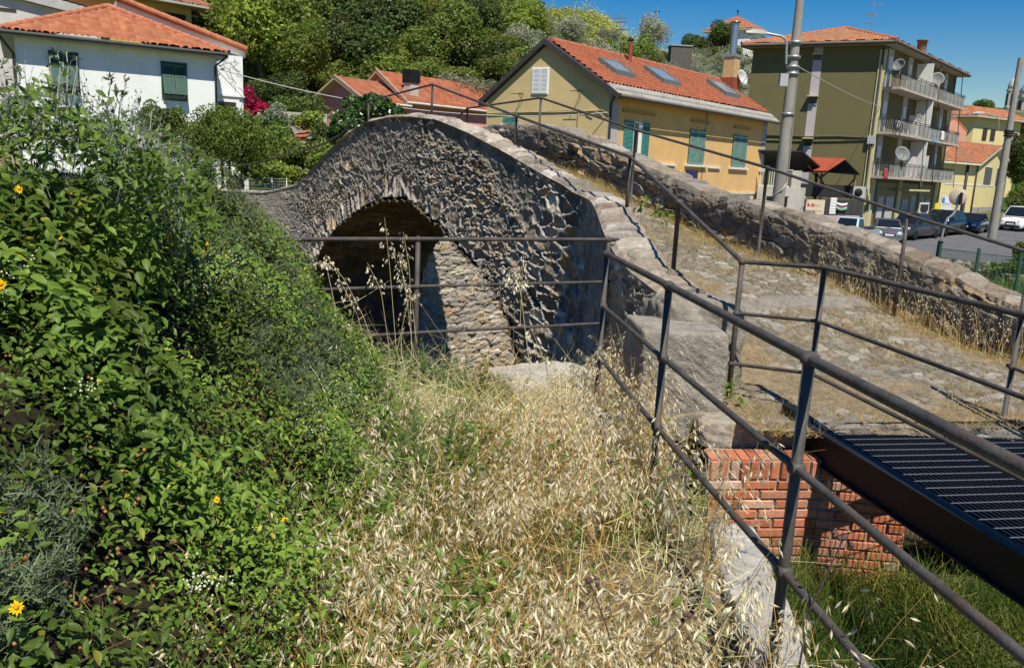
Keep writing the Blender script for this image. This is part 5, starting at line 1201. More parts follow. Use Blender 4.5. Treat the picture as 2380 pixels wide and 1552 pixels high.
# ------------------------------------------------------------------ vehicles
def road_z(x, y): return float(np.interp(y - .06 * (x - 24), [43, 50, 55, 58, 64, 75], [-3.72, -3.70, -3.52, -3.30, -3.05, -2.98])) + .032
def paint(name, col, rough=.25, metal=.3):
    if name in MATS: return MATS[name]
    m, t, p = nodes(name); p.inputs['Base Color'].default_value = (*col, 1); p.inputs['Roughness'].default_value = rough; p.inputs['Metallic'].default_value = metal
    p.inputs['Coat Weight'].default_value = .6; p.inputs['Coat Roughness'].default_value = .05; MATS[name] = m; return m
M_CGLASS = glassmat("car_glass", (.012, .016, .018), .04)
M_LAMP = glassmat("lamp_glass", (.55, .57, .58), .15)
def loft(mb, secs, mi=0, smooth=False):
    """secs: list of equal length rings"""
    n = len(secs[0]); vs = [p for r in secs for p in r]; fs = []
    for i in range(len(secs) - 1):
        for k in range(n): fs.append((i * n + k, i * n + (k + 1) % n, (i + 1) * n + (k + 1) % n, (i + 1) * n + k))
    fs.append(tuple(reversed(range(n)))); fs.append(tuple(range((len(secs) - 1) * n, len(secs) * n)))
    mb.add(vs, fs, mi, smooth)
def car(name, label, cat, px, py, zg, phi, body, L, W, prof, cab, wheels=(.78, .80), wr=.32, pickup=False, group="cars parked along the road"):
    """prof: (x, z) outline of the lower body top from nose to tail (x from 0 to L); cab: (x base front, x roof front, x roof rear, x base rear, z belt, z roof)"""
    g = atZ(px, py, zg); gx, gy = g[0], g[1]; gz_ = road_z(gx, gy)
    t = thing(name, label, cat, (gx, gy, gz_), group, rz=0)
    c, s = math.cos(phi), math.sin(phi)
    fx = np.array([-s, -c, 0.]); lx = np.array([c, -s, 0.])       # forward, towards the picture's right
    O = np.array([gx, gy, gz_]); P = lambda x, y, z: tuple(O + fx * (L / 2 - x) + lx * y + np.array([0, 0, z]))
    hw = W / 2; zb = .22
    m = MB(); secs = []
    for i, (x, z) in enumerate(prof):
        e = .80 if i in (0, len(prof) - 1) else (.95 if i in (1, len(prof) - 2) else 1.0); w = hw * e; b = zb + (.08 if i in (0, len(prof) - 1) else 0)
        secs.append([P(x, -w * .94, b), P(x, -w, b + .14), P(x, -w, z - .16), P(x, -w * .9, z - .02), P(x, 0, z + .02), P(x, w * .9, z - .02), P(x, w, z - .16), P(x, w, b + .14), P(x, w * .94, b)])
    loft(m, secs, 0, True); bo = m.build("body", body, t, bevel=.02)
    xb0, xr0, xr1, xb1, zb_, zr = cab; wi = hw * .92; wr_ = hw * .74
    ring = lambda x, w, z: [P(x, -w, z), P(x, w, z)]
    m = MB(); base = [P(xb0, -wi, zb_ - .04), P(xb0, wi, zb_ - .04), P(xb1, wi, zb_ - .04), P(xb1, -wi, zb_ - .04)]; top = [P(xr0, -wr_, zr), P(xr0, wr_, zr), P(xr1, wr_, zr), P(xr1, -wr_, zr)]
    m.hexa(base + top); m.build("cabin", body, t, bevel=.05)
    def face(nm, a, b, c_, d, ins=.07, out=.012, mt=M_CGLASS):
        q = [np.array(v) for v in (a, b, c_, d)]; ce = sum(q) / 4; nn = np.cross(q[1] - q[0], q[3] - q[0]); nn /= np.linalg.norm(nn)
        if nn @ (ce - (O + np.array([0, 0, .9]))) < 0: nn = -nn
        q2 = []
        for k in range(4):
            v = q[k]; pa = q[(k - 1) % 4] - v; pb = q[(k + 1) % 4] - v; q2.append(v + pa / np.linalg.norm(pa) * ins + pb / np.linalg.norm(pb) * ins)
        mm = MB(); mm.hexa([tuple(v + nn * .002) for v in q2] + [tuple(v + nn * out) for v in q2]); mm.build(nm, mt, t)
    face("windscreen", base[0], base[1], top[1], top[0]); face("rear_window", base[3], base[2], top[2], top[3])
    xm = xb0 + (xb1 - xb0) * .5; xmt = xr0 + (xr1 - xr0) * .45
    for sd in (-1, 1):
        if pickup: face("side_window", P(xb0 + .15, sd * wi, zb_), P(xb1, sd * wi, zb_), P(xr1, sd * wr_, zr), P(xr0 + .05, sd * wr_, zr))
        else:
            face("side_window", P(xb0 + .15, sd * wi, zb_), P(xm - .03, sd * wi, zb_), P(xmt - .03, sd * wr_, zr), P(xr0 + .03, sd * wr_, zr)); face("side_window", P(xm + .03, sd * wi, zb_), P(xb1 - .1, sd * wi, zb_), P(xr1 - .02, sd * wr_, zr), P(xmt + .03, sd * wr_, zr))
    for sd in (-1, 1):
        for x in (wheels[0], L - wheels[1]):
            m = MB(); a = np.array(P(x, sd * (hw - .17), wr)); m.lathe(a, [(wr * .7, 0), (wr * .97, .0), (wr, .04), (wr, .15), (wr * .95, .19), (wr * .64, .19)], 18, 0, lx * sd); wo = m.build("wheel", M_BLACK, t)
            m = MB(); m.lathe(a + lx * sd * .15, [(wr * .66, 0), (wr * .66, .035), (wr * .5, .02), (wr * .15, .035), (.01, .035)], 10, 0, lx * sd, smooth=False); m.build("rim", mat("alloy", (.5, .5, .5), .35, .1, 5, 0, metal=.8), wo)
    z0 = prof[1][1]
    for sd in (-1, 1):
        m = MB(); a = np.array(P(.10, sd * hw * .66, z0 - .16)); m.lathe(a, [(.02, -.12), (.15, -.1), (.17, .0), (.13, .05), (.02, .07)], 10, 0, fx + lx * sd * .25); m.build("headlight", M_LAMP, t)
        m = MB(); m.hexa([P(xb0 + .35, sd * (wi + .02), zb_ + .02), P(xb0 + .5, sd * (wi + .02), zb_ + .02), P(xb0 + .5, sd * (wi + .2), zb_ + .02), P(xb0 + .38, sd * (wi + .2), zb_ + .02), P(xb0 + .35, sd * (wi + .02), zb_ + .14), P(xb0 + .5, sd * (wi + .02), zb_ + .14), P(xb0 + .5, sd * (wi + .2), zb_ + .16), P(xb0 + .38, sd * (wi + .2), zb_ + .16)]); m.build("mirror", body, t)
    x0 = prof[0][0]
    m = MB(); m.hexa([P(x0 + .04, -hw * .45, z0 - .34), P(x0 + .04, hw * .45, z0 - .34), P(x0 - .03, hw * .42, z0 - .34), P(x0 - .03, -hw * .42, z0 - .34), P(x0 + .06, -hw * .42, z0 - .12), P(x0 + .06, hw * .42, z0 - .12), P(x0 - .015, hw * .38, z0 - .12), P(x0 - .015, -hw * .38, z0 - .12)]); m.build("grille", M_BLACK, t)
    m = MB(); m.hexa([P(x0 + .05, -hw * .8, .22), P(x0 + .05, hw * .8, .22), P(x0 - .05, hw * .72, .22), P(x0 - .05, -hw * .72, .22), P(x0 + .05, -hw * .8, .42), P(x0 + .05, hw * .8, .42), P(x0 - .05, hw * .72, .42), P(x0 - .05, -hw * .72, .42)]); m.build("bumper", body if name != "delivery_van" else M_BLACK, t)
    m = MB(); m.hexa([P(x0 - .03, -.26, .46), P(x0 - .03, .26, .46), P(x0 - .065, .26, .46), P(x0 - .065, -.26, .46), P(x0 - .03, -.26, .57), P(x0 - .03, .26, .57), P(x0 - .065, .26, .57), P(x0 - .065, -.26, .57)]); m.build("number_plate", M_WHITE, t)
    if pickup:
        m = MB(); x1, x2 = xb1 + .12, L
        m.hexa([P(x1, -hw, .62), P(x2, -hw, .62), P(x2, hw, .62), P(x1, hw, .62), P(x1, -hw, .68), P(x2, -hw, .68), P(x2, hw, .68), P(x1, hw, .68)])
        for (a, b, y0, y1) in ((x1, x2, hw - .04, hw), (x1, x2, -hw, -hw + .04), (x1, x1 + .04, -hw + .04, hw - .04), (x2 - .04, x2, -hw + .04, hw - .04)):
            m.hexa([P(a, y0, .68), P(b, y0, .68), P(b, y1, .68), P(a, y1, .68), P(a, y0, 1.02), P(b, y0, 1.02), P(b, y1, 1.02), P(a, y1, 1.02)])
        m.build("load_bed", mat("pale_steel_blue", (.33, .40, .42), .5, .15, 4, .05, metal=.2), t)
        m = MB()
        for k in range(5): m.ball(P(x1 + .4 + .35 * k, (-1) ** k * .3, .95), .22, 0, 8, 5)
        m.build("load", M_BLACK, t)
    return t
HATCH = [(0, .58), (.25, .74), (1.1, .90), (1.5, .95), (3.3, .98), (3.95, .92), (4.17, .75)]
MPV = [(0, .62), (.2, .82), (.9, 1.0), (1.3, 1.06), (4.0, 1.08), (4.5, 1.02), (4.6, .8)]
VAN = [(0, .62), (.2, .82), (.7, .98), (1.1, 1.08), (3.8, 1.15), (4.25, 1.15), (4.32, .9)]
def D_(d): return R_(d)
car("pickup_truck", "pale blue pickup truck with an open grey load bed", "pickup", 1980, 571, -3.65, D_(44), paint("powder_blue", (.40, .56, .68), .35, .0), 3.9, 1.55, [(0, .62), (.2, .85), (.5, .95), (.9, 1.0), (1.75, 1.0), (1.8, .9), (1.9, .62), (3.9, .62)], (.55, 1.0, 1.7, 1.78, .98, 1.72), pickup=True, wr=.29)
car("parked_car", "silver hatchback parked nose on at the road edge", "car", 2057, 562, -3.6, D_(19), paint("silver_paint_car", (.33, .33, .33), .28, .75), 4.17, 1.73, HATCH, (1.05, 1.75, 3.2, 3.85, .93, 1.42))
car("parked_car", "dark grey people carrier between the silver hatchback and the black off-roader", "car", 2119, 557, -3.55, D_(50), paint("graphite_paint", (.045, .047, .055), .25, .5), 4.6, 1.8, MPV, (.85, 1.65, 3.9, 4.4, 1.03, 1.68))
car("parked_car", "black off-roader with bright wheels parked beside the dark grey people carrier", "car", 2186, 554, -3.55, D_(49), paint("black_paint", (.012, .013, .017), .2, .3), 4.5, 1.82, MPV, (1.05, 1.75, 3.7, 4.3, 1.05, 1.72), wr=.36)
car("parked_car", "black hatchback parked alone in front of the yellow cottage", "car", 2252, 551, -3.5, D_(40), paint("navy_black_paint", (.012, .015, .03), .2, .3), 4.1, 1.72, HATCH, (1.05, 1.75, 3.2, 3.85, .93, 1.43))
car("delivery_van", "small white delivery van with a black bumper at the right edge", "van", 2362, 549, -3.5, D_(46), paint("white_van_paint", (.72, .73, .73), .4, .0), 4.3, 1.72, VAN, (.75, 1.5, 4.1, 4.25, 1.08, 1.85), wr=.30)
def scooter():
    g = atZ(2521, 556, -3.4) if False else atZ(2076, 540, -3.4); t = thing("motor_scooter", "white motor scooter standing behind the silver hatchback", "scooter", tuple(g)); x, y, z = g
    for d in (-.6, .6): 
        m = MB(); m.lathe((x + d * .5, y + d * .8, z + .22), [(.1, -.05), (.22, -.05), (.22, .05), (.1, .05)], 12, 0, (.85, -.5, 0)); m.build("wheel", M_BLACK, t)
    m = MB(); m.tube([(x - .3, y - .5, z + .3), (x - .05, y - .1, z + .3), (x + .1, y + .2, z + .45), (x + .35, y + .6, z + .5)], [.1, .1, .17, .08], 8); m.tube([(x - .3, y - .5, z + .3), (x - .22, y - .38, z + 1.0)], [.13, .06], 8); m.build("body", paint("white_van_paint", (.72, .73, .73)), t)
    m = MB(); m.tube([(x - .45, y - .3, z + 1.02), (x, y - .46, z + 1.02)], .025, 6); m.build("handlebar", M_BLACK, t)
    m = MB(); m.tube([(x + .0, y + .0, z + .66), (x + .3, y + .5, z + .66)], .1, 8); m.build("seat", M_BLACK, t)
scooter()

# ------------------------------------------------------------------ concrete poles and lamps
def street_lamp_arm(p, pts, head, t):
    m = MB(); m.tube(pts, .04, 8); m.build("arm", M_GALV, t)
    a, b = np.array(head[0]), np.array(head[1]); d = (b - a) / np.linalg.norm(b - a); L = np.linalg.norm(b - a)
    m = MB(); u = d; side = np.cross(u, [0, 0, 1]); side /= np.linalg.norm(side); secs = []
    for k, (w, h0, h1) in enumerate(((.05, -.04, .05), (.09, -.06, .08), (.13, -.06, .09), (.14, -.05, .07), (.08, -.03, .04))):
        c = a + u * L * k / 4; secs.append([tuple(c - side * w + [0, 0, h0 * .6]), tuple(c + side * w + [0, 0, h0 * .6]), tuple(c + side * w * .7 + [0, 0, h1]), tuple(c - side * w * .7 + [0, 0, h1])])
    loft(m, secs); m.build("lamp_head", mat("lamp_grey", (.40, .41, .40), .5, .1, 4, .03), t)
    m = MB(); c = a + u * L * .68; m.lathe(c + np.array([0, 0, -.05]), [(.02, -.05), (.10, -.03), (.12, 0.02)], 10); m.build("lamp_glass", glassmat("lamp_glass", (.55, .57, .58), .15), t)
b0 = atY(1808, 470, 26); top = atY(1855, -60, 26); bx, by = b0[0], b0[1]
lp = thing("lamp_post", "tall tapering concrete pole with a curved lamp arm in front of the olive flats", "lamp post", (bx, by, -3.1))
zt = top[2] + .6
m = MB(); m.tube([(bx, by, -3.2), (bx, by, 0), (bx, by, zt)], [.215, .185, .105], 16); m.build("pole", M_CONCP, lp)
def Pp(x, y, Y=by): return atY(x, y, Y)
pts = [Pp(1827, 150), Pp(1828, 101), Pp(1825, 92), Pp(1816, 85), Pp(1779, 78)]; 
street_lamp_arm(lp, pts, (Pp(1781, 78), Pp(1731, 76, by - .2)), lp)
m = MB()
for y in (98, 132, 155, 171, 265): q = Pp(1835, y); m.lathe((bx, by, q[2] - .05), [(.20, 0), (.20, .07)], 14)
m.build("clamp_band", M_GALV, lp)
q = Pp(1823, 186); m = MB(); m.box(q[0] - .22, q[0] + .02, by - .32, by - .14, q[2] - .22, q[2] + .14); m.build("junction_box", mat("grey_box", (.40, .42, .42)), lp)
zz_ = [Pp(1840, y)[2] for y in (155, 190, 320, 400, 425)]; rr_ = [.13, .135, .165, .18, .185]; m = MB(); m.tube([(bx + r + .02, by - .05, z) for z, r in zip(zz_, rr_)] + [(bx + .02, by - .24, Pp(1810, 440)[2]), (bx - .21, by - .1, Pp(1800, 455)[2])], .02, 6); m.build("conduit", M_GALV, lp)
b1 = np.array([0, 0, 0]); g1 = atZ(2303, 562, -3.55); t1 = atY(2346, 134, g1[1])
p2 = thing("lamp_post", "bare concrete pole with a small lamp beside the yellow cottage", "lamp post", tuple(g1))
m = MB(); m.tube([(g1[0], g1[1], -3.8), (g1[0], g1[1], t1[2])], [.30, .17], 14); m.build("pole", M_CONCP, p2)
Q = lambda x, y: atY(*FX(x, y), g1[1]); street_lamp_arm(p2, [Q(768, 770), Q(765, 660), Q(740, 620), Q(680, 600), Q(600, 572)], (Q(605, 572), Q(465, 575)), p2)
m = MB()
for y in (790, 815, 845): q = Q(790, y); m.lathe((g1[0], g1[1], q[2]), [(.30, 0), (.30, .12)], 12)
m.build("clamp_band", M_DARKSTEEL, p2)
# overhead cables
def wire(name, label, a, b, sag, r=.012, m_=None):
    a, b = np.array(a, float), np.array(b, float); n = 24; mb = MB(); mb.tube([a + (b - a) * k / n - np.array([0, 0, 4 * sag * (k / n) * (1 - k / n)]) for k in range(n + 1)], r, 5, cap=False); tag(mb.build(name, m_ or mat("pale_cable", (.42, .42, .40), .6, .2, 20, .05), None), label, "cable")
wire("overhead_cable", "pale cable from the tall concrete pole to the corner of the olive flats", Pp(1848, 152), as_.p(.15, as_.px(2042, 248)[1], .1), .12, .016)
wire("overhead_cable", "pale twisted cable sagging from the white house across the pink roofs to the yellow gable", wf.p(wf.len + .1, wf.px(503, 162)[1], .2), yg.p(*yg.px(1416, 262), .06), .75, .020)
wire("overhead_cable", "thin dark cable slanting down the white wing beside the downpipe", wf.p(wf.len + .05, wf.px(505, 165)[1], .15), wd.p(tr - .05, wd.px(560, 226)[1], .1), .02, .012, M_BLACK)

# ------------------------------------------------------------------ traffic mirror and green wire fence beyond the bridge
YM = 19.0
M_GRN = mat("green_fence_paint", (.03, .10, .075), .5, .15, 5, .05)
tm_ = thing("traffic_mirror", "round traffic mirror on a bent grey pole seen from behind", "traffic mirror", tuple(atY(2172, 640, YM)))
m = MB(); m.tube([atY(2168, 660, YM), atY(2186, 560, YM)], .055, 10); m.build("post", M_DARKSTEEL, tm_)
m = MB(); m.tube([atY(2183, 575, YM), atY(2196, 520, YM), atY(2202, 508, YM), atY(2215, 498, YM), atY(2222, 486, YM), atY(2231, 452, YM)], .028, 8); m.build("pole", M_GALV, tm_)
c = atY(2227, 458, YM + .05); m = MB(); m.lathe(c, [(.01, -.05), (.11, -.045), (.185, -.01), (.195, .02), (.185, .03), (.01, .03)], 24, 0, (-.55, -.8, .12)); m.build("mirror_back", mat("mirror_back", (.50, .42, .31), .6, .15, 3, .05), tm_)
m = MB(); m.box(c[0] - .02, c[0] + .02, c[1] - .15, c[1] - .08, c[2] - .16, c[2] + .1); m.build("bracket", M_DARKSTEEL, tm_)
fe = thing("wire_fence", "green welded wire fence on posts beyond the far parapet", "fence", tuple(atY(2280, 700, 17)))
fp = [(2186, 572, 18.2), (2279, 558, 17.4), (2374, 588, 16.6)]; FP = []
for (x, y, Y) in fp: p = atY(x, y, Y); FP.append(p)
d_ = FP[2] - FP[1]; FP.append(FP[2] + d_); FP.append(FP[2] + d_ * 2)
ztop = -1.32
for p in FP: m = MB(); m.tube([(p[0], p[1], -3.3), (p[0], p[1], ztop + .10)], .035, 8); m.build("post", M_GRN, fe)
m = MB()
for a, b in zip(FP[:-1], FP[1:]):
    for k in range(9): 
        z = ztop - .19 * k; m.tube([(a[0], a[1], z), (b[0], b[1], z)], .005 if k else .007, 4, cap=False)
    n = 34
    for k in range(n): 
        x, y = a[0] + (b[0] - a[0]) * k / n, a[1] + (b[1] - a[1]) * k / n; m.tube([(x, y, ztop - 1.55), (x, y, ztop)], .0032, 4, cap=False)
m.build("wire_mesh", M_GRN, fe)

# ------------------------------------------------------------------ yard beside the yellow house: canopies, wall, hoarding
def ZA(x, y): return (2100 + x / 5.95) * .8207, (380 + y / 5.95) * .8207
def za(x, y, Y): return atY(*ZA(x, y), Y)
def roofslab(name, pts, m_, parent, t=.07): 
    mb = MB(); mb.prism([tuple(p) for p in pts], (0, 0, t)); return mb.build(name, m_, parent)
M_CORR = mat("dark_corrugated", (.03, .028, .027), .7, .2, 4, .1)
M_REDC = mat("red_corrugated", (.36, .075, .035), .6, .15, 3, .1)
M_RUST = mat("rust_iron", (.10, .055, .035))
cpy = thing("canopy", "dark corrugated canopy in the yard behind the tall concrete pole", "canopy", tuple(za(700, 1100, 53)))
roofslab("roof", [za(250, 282, 50), za(1030, 305, 50), za(1420, 650, 53.5), za(250, 636, 53.5)], M_CORR, cpy)
for (x, Y) in ((1262, 53),): m = MB(); m.tube([za(x, 655, Y), za(x - 30, 1100, Y)], .09, 6); m.build("post", M_CORR, cpy)
m = MB(); m.tube([za(1110, 520, 51.5), za(1250, 715, 53)], .05, 6); m.tube([za(1285, 690, 53), za(1420, 900, 53.5)], .05, 6); m.build("brace", M_RUST, cpy)
cp2 = thing("canopy", "red corrugated canopy with rusty posts behind the beige hoarding", "canopy", tuple(za(1600, 1100, 54)))
ro = roofslab("roof", [za(1428, 645, 50.5), za(1745, 440, 52.5), za(1180, 415, 57), za(870, 640, 55)], M_REDC, cp2)
m = MB(); a0, a1, b0_, b1_ = za(1428, 645, 50.5), za(1745, 440, 52.5), za(1180, 415, 57), za(870, 640, 55)
for k in range(17): s = k / 16; m.tube([a1 + (b0_ - a1) * s + [0, 0, .08], a0 + (b1_ - a0) * s + [0, 0, .08]], .045, 5)
m.build("ribs", M_REDC, cp2)
roofslab("dark_slope", [za(1430, 650, 53.5), za(1745, 446, 52.4), za(1990, 690, 52.0), za(1900, 690, 54.5)], M_CORR, cp2)
for (x, x2) in ((1350, 1325), (1912, 1885)):
    m = MB(); m.tube([za(x, 660, 53), za(x2, 1140, 53)], .075, 6); m.build("post", mat("orange_rust", (.36, .17, .09), .8, .3, 6, .2), cp2)
m = MB(); m.tube([za(1905, 755, 53), za(1660, 1030, 53.5)], .05, 6); m.tube([za(1362, 715, 53), za(1440, 655, 52.5)], .05, 6); m.build("brace", M_CORR, cp2)
yw = Fac(za(318, 1000, 49.5), za(1062, 1000, 48.5))
wl = thing("yard_wall", "pale grey rendered wall with dark openings and a white balustrade beside the yellow house", "wall", yw.p(2, -3.5))
tR, zT = yw.px(*ZA(1045, 910)); 
m = MB(); yw.box(m, -.2, tR, -3.8, zT, -1.5, 0); m.build("wall", mat("stained_white_render", (.55, .53, .47), .92, .15, 1.2, .2, 40, stain=((.30, .28, .24), .7, 1.5)), wl)
for (x0, y0, x1, y1) in ((425, 1045, 545, 1260), (690, 1048, 775, 1300)):
    t0, z1 = yw.px(*ZA(x0, y0)); t1, z0 = yw.px(*ZA(x1, y1)); m = MB(); yw.box(m, t0, t1, z0, z1, .002, .03); m.build("opening", glassmat("dark_void", (.012, .012, .014), .3), wl)
m = MB(); t0 = yw.px(*ZA(775, 1100))[0]; t1, z1 = yw.px(*ZA(812, 1070)); yw.box(m, t0, t1, -3.6, z1, .01, .12); m.build("door_leaf", mat("pale_shutter", (.50, .48, .45)), wl)
m = MB(); zb_ = zT + .05; zt_ = yw.px(*ZA(600, 590))[1]; tt = -.15; tE = yw.px(*ZA(850, 700))[0]
yw.box(m, -.2, tE, zt_ - .06, zt_, -.3, -.2); yw.box(m, -.2, tE, zb_ - .05, zb_ + .02, -.3, -.2)
while tt < tE: yw.box(m, tt, tt + .035, zb_, zt_ - .05, -.275, -.235); tt += .13
m.build("balustrade", mat("pale_green_iron", (.55, .60, .55), .6, .1, 4, .05), wl)
m = MB(); yw.box(m, tE, tE + .5, zT, yw.px(*ZA(880, 615))[1], -.45, -.05); m.build("pier", mat("stained_white_render", (.55, .53, .47)), wl)
# dried plant on the balustrade
gfc = Fac(za(1065, 1200, 50.5), za(2030, 1200, 52.5))
gt = thing("sheet_gate", "dark grey sheet metal fence behind the hoarding and the flag", "fence", gfc.p(3, -3.4))
t1 = gfc.px(*ZA(2020, 1200))[0]; m = MB(); zt0 = gfc.px(*ZA(1500, 1105))[1]; gfc.box(m, 0, t1, -3.5, zt0, -.05, 0)
k = 0
while k < t1: gfc.box(m, k, k + .06, -3.5, zt0, 0, .02); k += .55
m.build("sheet", mat("charcoal_sheet", (.055, .05, .048), .6, .2, 2, .08), gt)
m = MB(); gfc.box(m, 0, t1, zt0 + .12, zt0 + .9, -.9, -.8); m.build("upper_sheet", M_CORR, gt)
lw = Fac(za(1060, 1400, 48.6), za(2000, 1400, 50.8)); m = MB(); t1 = lw.px(*ZA(1990, 1400))[0]; lw.box(m, 0, t1, -4.0, lw.px(*ZA(1500, 1372))[1], -.25, 0); tag(m.build("low_wall", mat("pinkish_render", (.50, .38, .35), .92, .15, 1, .2, 40, stain=((.36, .30, .27), .6, 1.5))), "low pinkish rendered wall below the hoarding and the sheet fence", "wall")
bf = Fac(za(1080, 1230, 49.6), za(1395, 1230, 50.1))
t0, z1 = bf.px(*ZA(1098, 1100)); t1, z0 = bf.px(*ZA(1380, 1362))
bb = thing("hoarding", "beige hoarding with red and green lettering on the sheet fence", "hoarding", bf.p((t0 + t1) / 2, z0))
m = MB(); bf.box(m, t0, t1, z0, z1, -.06, 0); m.build("board", mat("beige_board", (.60, .50, .36), .8, .08, 2, .05), bb)
def text(f, s, t, z, h, m_, d, parent, name="lettering", bold=0.0):
    cu = bpy.data.curves.new(name, 'FONT'); cu.body = s; cu.size = h; cu.extrude = .004; cu.offset = bold; o = bpy.data.objects.new(name, cu); COL.objects.link(o); cu.materials.append(m_)
    u, n = f.u, f.n; q = f.p(t, z, d); o.matrix_world = Matrix(((u[0], 0, n[0], q[0]), (u[1], 0, n[1], q[1]), (0, 1, 0, q[2]), (0, 0, 0, 1)))
    dg = bpy.context.evaluated_depsgraph_get(); me = bpy.data.meshes.new_from_object(o.evaluated_get(dg)); me.transform(o.matrix_world); bpy.data.objects.remove(o); return link(name, me, parent, [])
M_RED = mat("red_letter", (.50, .03, .02), .6, .05, 3, 0); M_GRNL = mat("green_letter", (.06, .26, .10), .6, .05, 3, 0)
w = t1 - t0; hb = z1 - z0
text(bf, "a", t0 + w * .06, z0 + hb * .55, hb * .42, M_RED, .006, bb, bold=.012); text(bf, "nd", t0 + w * .19, z0 + hb * .555, hb * .15, M_RED, .006, bb); text(bf, "a", t0 + w * .30, z0 + hb * .55, hb * .42, M_RED, .006, bb, bold=.012)
m = MB(); rr = random.Random(9)
def scribble(f, m, ta, tb, za_, zb_):
    t = ta
    while t < tb - .03:
        k = rr.random(); m.hexa([f.p(t, za_, .004), f.p(t + .022, za_, .004), f.p(t + .022, za_ + (zb_ - za_) * (.7 + .3 * (k > .6)), .004), f.p(t, za_ + (zb_ - za_) * (.7 + .3 * (k > .6)), .004)] + [f.p(t, za_, .010), f.p(t + .022, za_, .010), f.p(t + .022, za_ + (zb_ - za_) * (.7 + .3 * (k > .6)), .010), f.p(t, za_ + (zb_ - za_) * (.7 + .3 * (k > .6)), .010)])
        if k > .3: f.box(m, t, t + .06, za_ + (zb_ - za_) * (.0 if k > .6 else .55), za_ + (zb_ - za_) * (.15 if k > .6 else .7), .0042, .0095)
        t += .075 if k < .85 else .13
scribble(bf, m, t0 + w * .44, t0 + w * .80, z0 + hb * .56, z0 + hb * .68); scribble(bf, m, t0 + w * .06, t0 + w * .90, z0 + hb * .22, z0 + hb * .31); m.build("small_print", M_GRNL, bb)
ff = Fac(gfc.p(0, 0, .06)[:2], gfc.p(10, 0, .06)[:2]); t0, z1 = ff.px(*ZA(1597, 1150)); t1, z0 = ff.px(*ZA(1762, 1272)); fl = thing("flag", "white banner with green and red bands hung on the sheet fence", "flag", ff.p(t0, z0))
def flagband(nm, a, b, col, d, pt=None):
    n = 10; P = np.zeros((n, 4, 3))
    for i in range(n):
        for j in range(4): s = i / (n - 1); v = b + (a - b) * j / 3; sagz = -.10 * math.sin(math.pi * s) * (1 if nm != "field" else .6); P[i, j] = ff.p(t0 + (t1 - t0) * s, z0 + (z1 - z0) * v + sagz, d + .03 * math.sin(s * 9))
    o = np_mesh(nm, P.reshape(-1, 3), grid_faces(n, 4), None, True, mat("cloth_" + nm, col, .9, .1, 5, .05), parent=fl); s_ = o.modifiers.new("t", 'SOLIDIFY'); s_.thickness = .006
flagband("field", 0.02, 1.0, (.70, .71, .70), .03); flagband("green_band", .04, .26, (.08, .36, .14), .05); flagband("dark_band", .66, .80, (.06, .10, .05), .052); flagband("red_band", .50, .58, (.5, .08, .10), .054)
m = MB(); q0 = gfc.px(*ZA(1500, 1345)); 
wp = thing("louvred_panel", "narrow white louvred panel between the hoarding and the flag", "panel", gfc.p(q0[0], q0[1])); t0, z1 = gfc.px(*ZA(1490, 1105)); t1, z0 = gfc.px(*ZA(1565, 1345))
k = z0; m = MB()
while k < z1: gfc.box(m, t0, t1, k, k + .14, .03, .06); k += .17
m.build("louvre", M_WHITE, wp); m = MB(); gfc.box(m, t0, t1, z0, z1, .022, .029); m.build("backing", M_GALV, wp)
ac = za(1975, 985, 52.6); at_ = thing("air_conditioner", "grey air conditioner outdoor unit above the sheet fence by the flats", "air conditioner", tuple(ac)); m = MB(); m.box(ac[0] - .42, ac[0] + .35, ac[1] - .15, ac[1] + .2, ac[2] - .40, ac[2] + .38); m.build("casing", mat("grey_box", (.40, .42, .42)), at_); m = MB(); m.lathe((ac[0] - .1, ac[1] - .155, ac[2]), [(.01, 0), (.26, 0), (.26, .012), (.01, .014)], 14, 0, (0, -1, 0)); m.build("fan_grille", M_BLACK, at_); m = MB(); m.box(ac[0] - .4, ac[0] + .33, ac[1] - .1, ac[1] + .3, ac[2] - .47, ac[2] - .405); m.build("bracket", M_GALV, at_)
# signs by the shops
def ZB(x, y): return (2450 + x / 5.174) * .8207, (560 + y / 5.174) * .8207
def board(name, label, x0, y0, x1, y1, f, col, mname, d=.06, cat="sign", extra=None):
    t0, z1 = f.px(*ZB(x0, y0)); t1, z0 = f.px(*ZB(x1, y1)); t = thing(name, label, cat, f.p((t0 + t1) / 2, z0)); m = MB(); f.box(m, t0, t1, z0, z1, d, d + .05); m.build("panel", mat(mname, col, .7, .05, 3, .02), t)
    if extra: extra(f, t0, t1, z0, z1, d + .052, t)
    return t
sgf = Fac(as_.p(21.5, 0, .0)[:2], as_.p(30, 0, .0)[:2]); sgf = Fac(atY(2187, 470, 71), atY(2240, 470, 73))
def ex1(f, t0, t1, z0, z1, d, t):
    m = MB(); f.box(m, t0 + .05, t0 + .45, z1 - .55, z1 - .12, d, d + .01); m.build("blue_square", mat("blue_print", (.04, .20, .55), .6, .05, 3, 0), t)
    m = MB(); z = z0 + .15
    while z < z1 - .6: f.box(m, t0 + .1, t1 - .1, z, z + .05, d, d + .008); z += .16
    m.build("print_lines", mat("grey_print", (.25, .28, .30), .6, .05, 3, 0), t)
board("notice_board", "white notice board with a blue square on the corner of the flats", 1112, -25, 1235, 138, sgf, (.68, .70, .72), "notice_white", extra=ex1)
board("blank_sign", "blank white board below the notice board at the corner of the flats", 1082, 150, 1245, 300, sgf, (.72, .72, .70), "panel_white")
board("yellow_banner", "narrow upright yellow banner beside the white panel", 1012, 80, 1068, 258, Fac(atY(2165, 490, 70), atY(2187, 490, 71)), (.72, .60, .05), "banner_yellow")
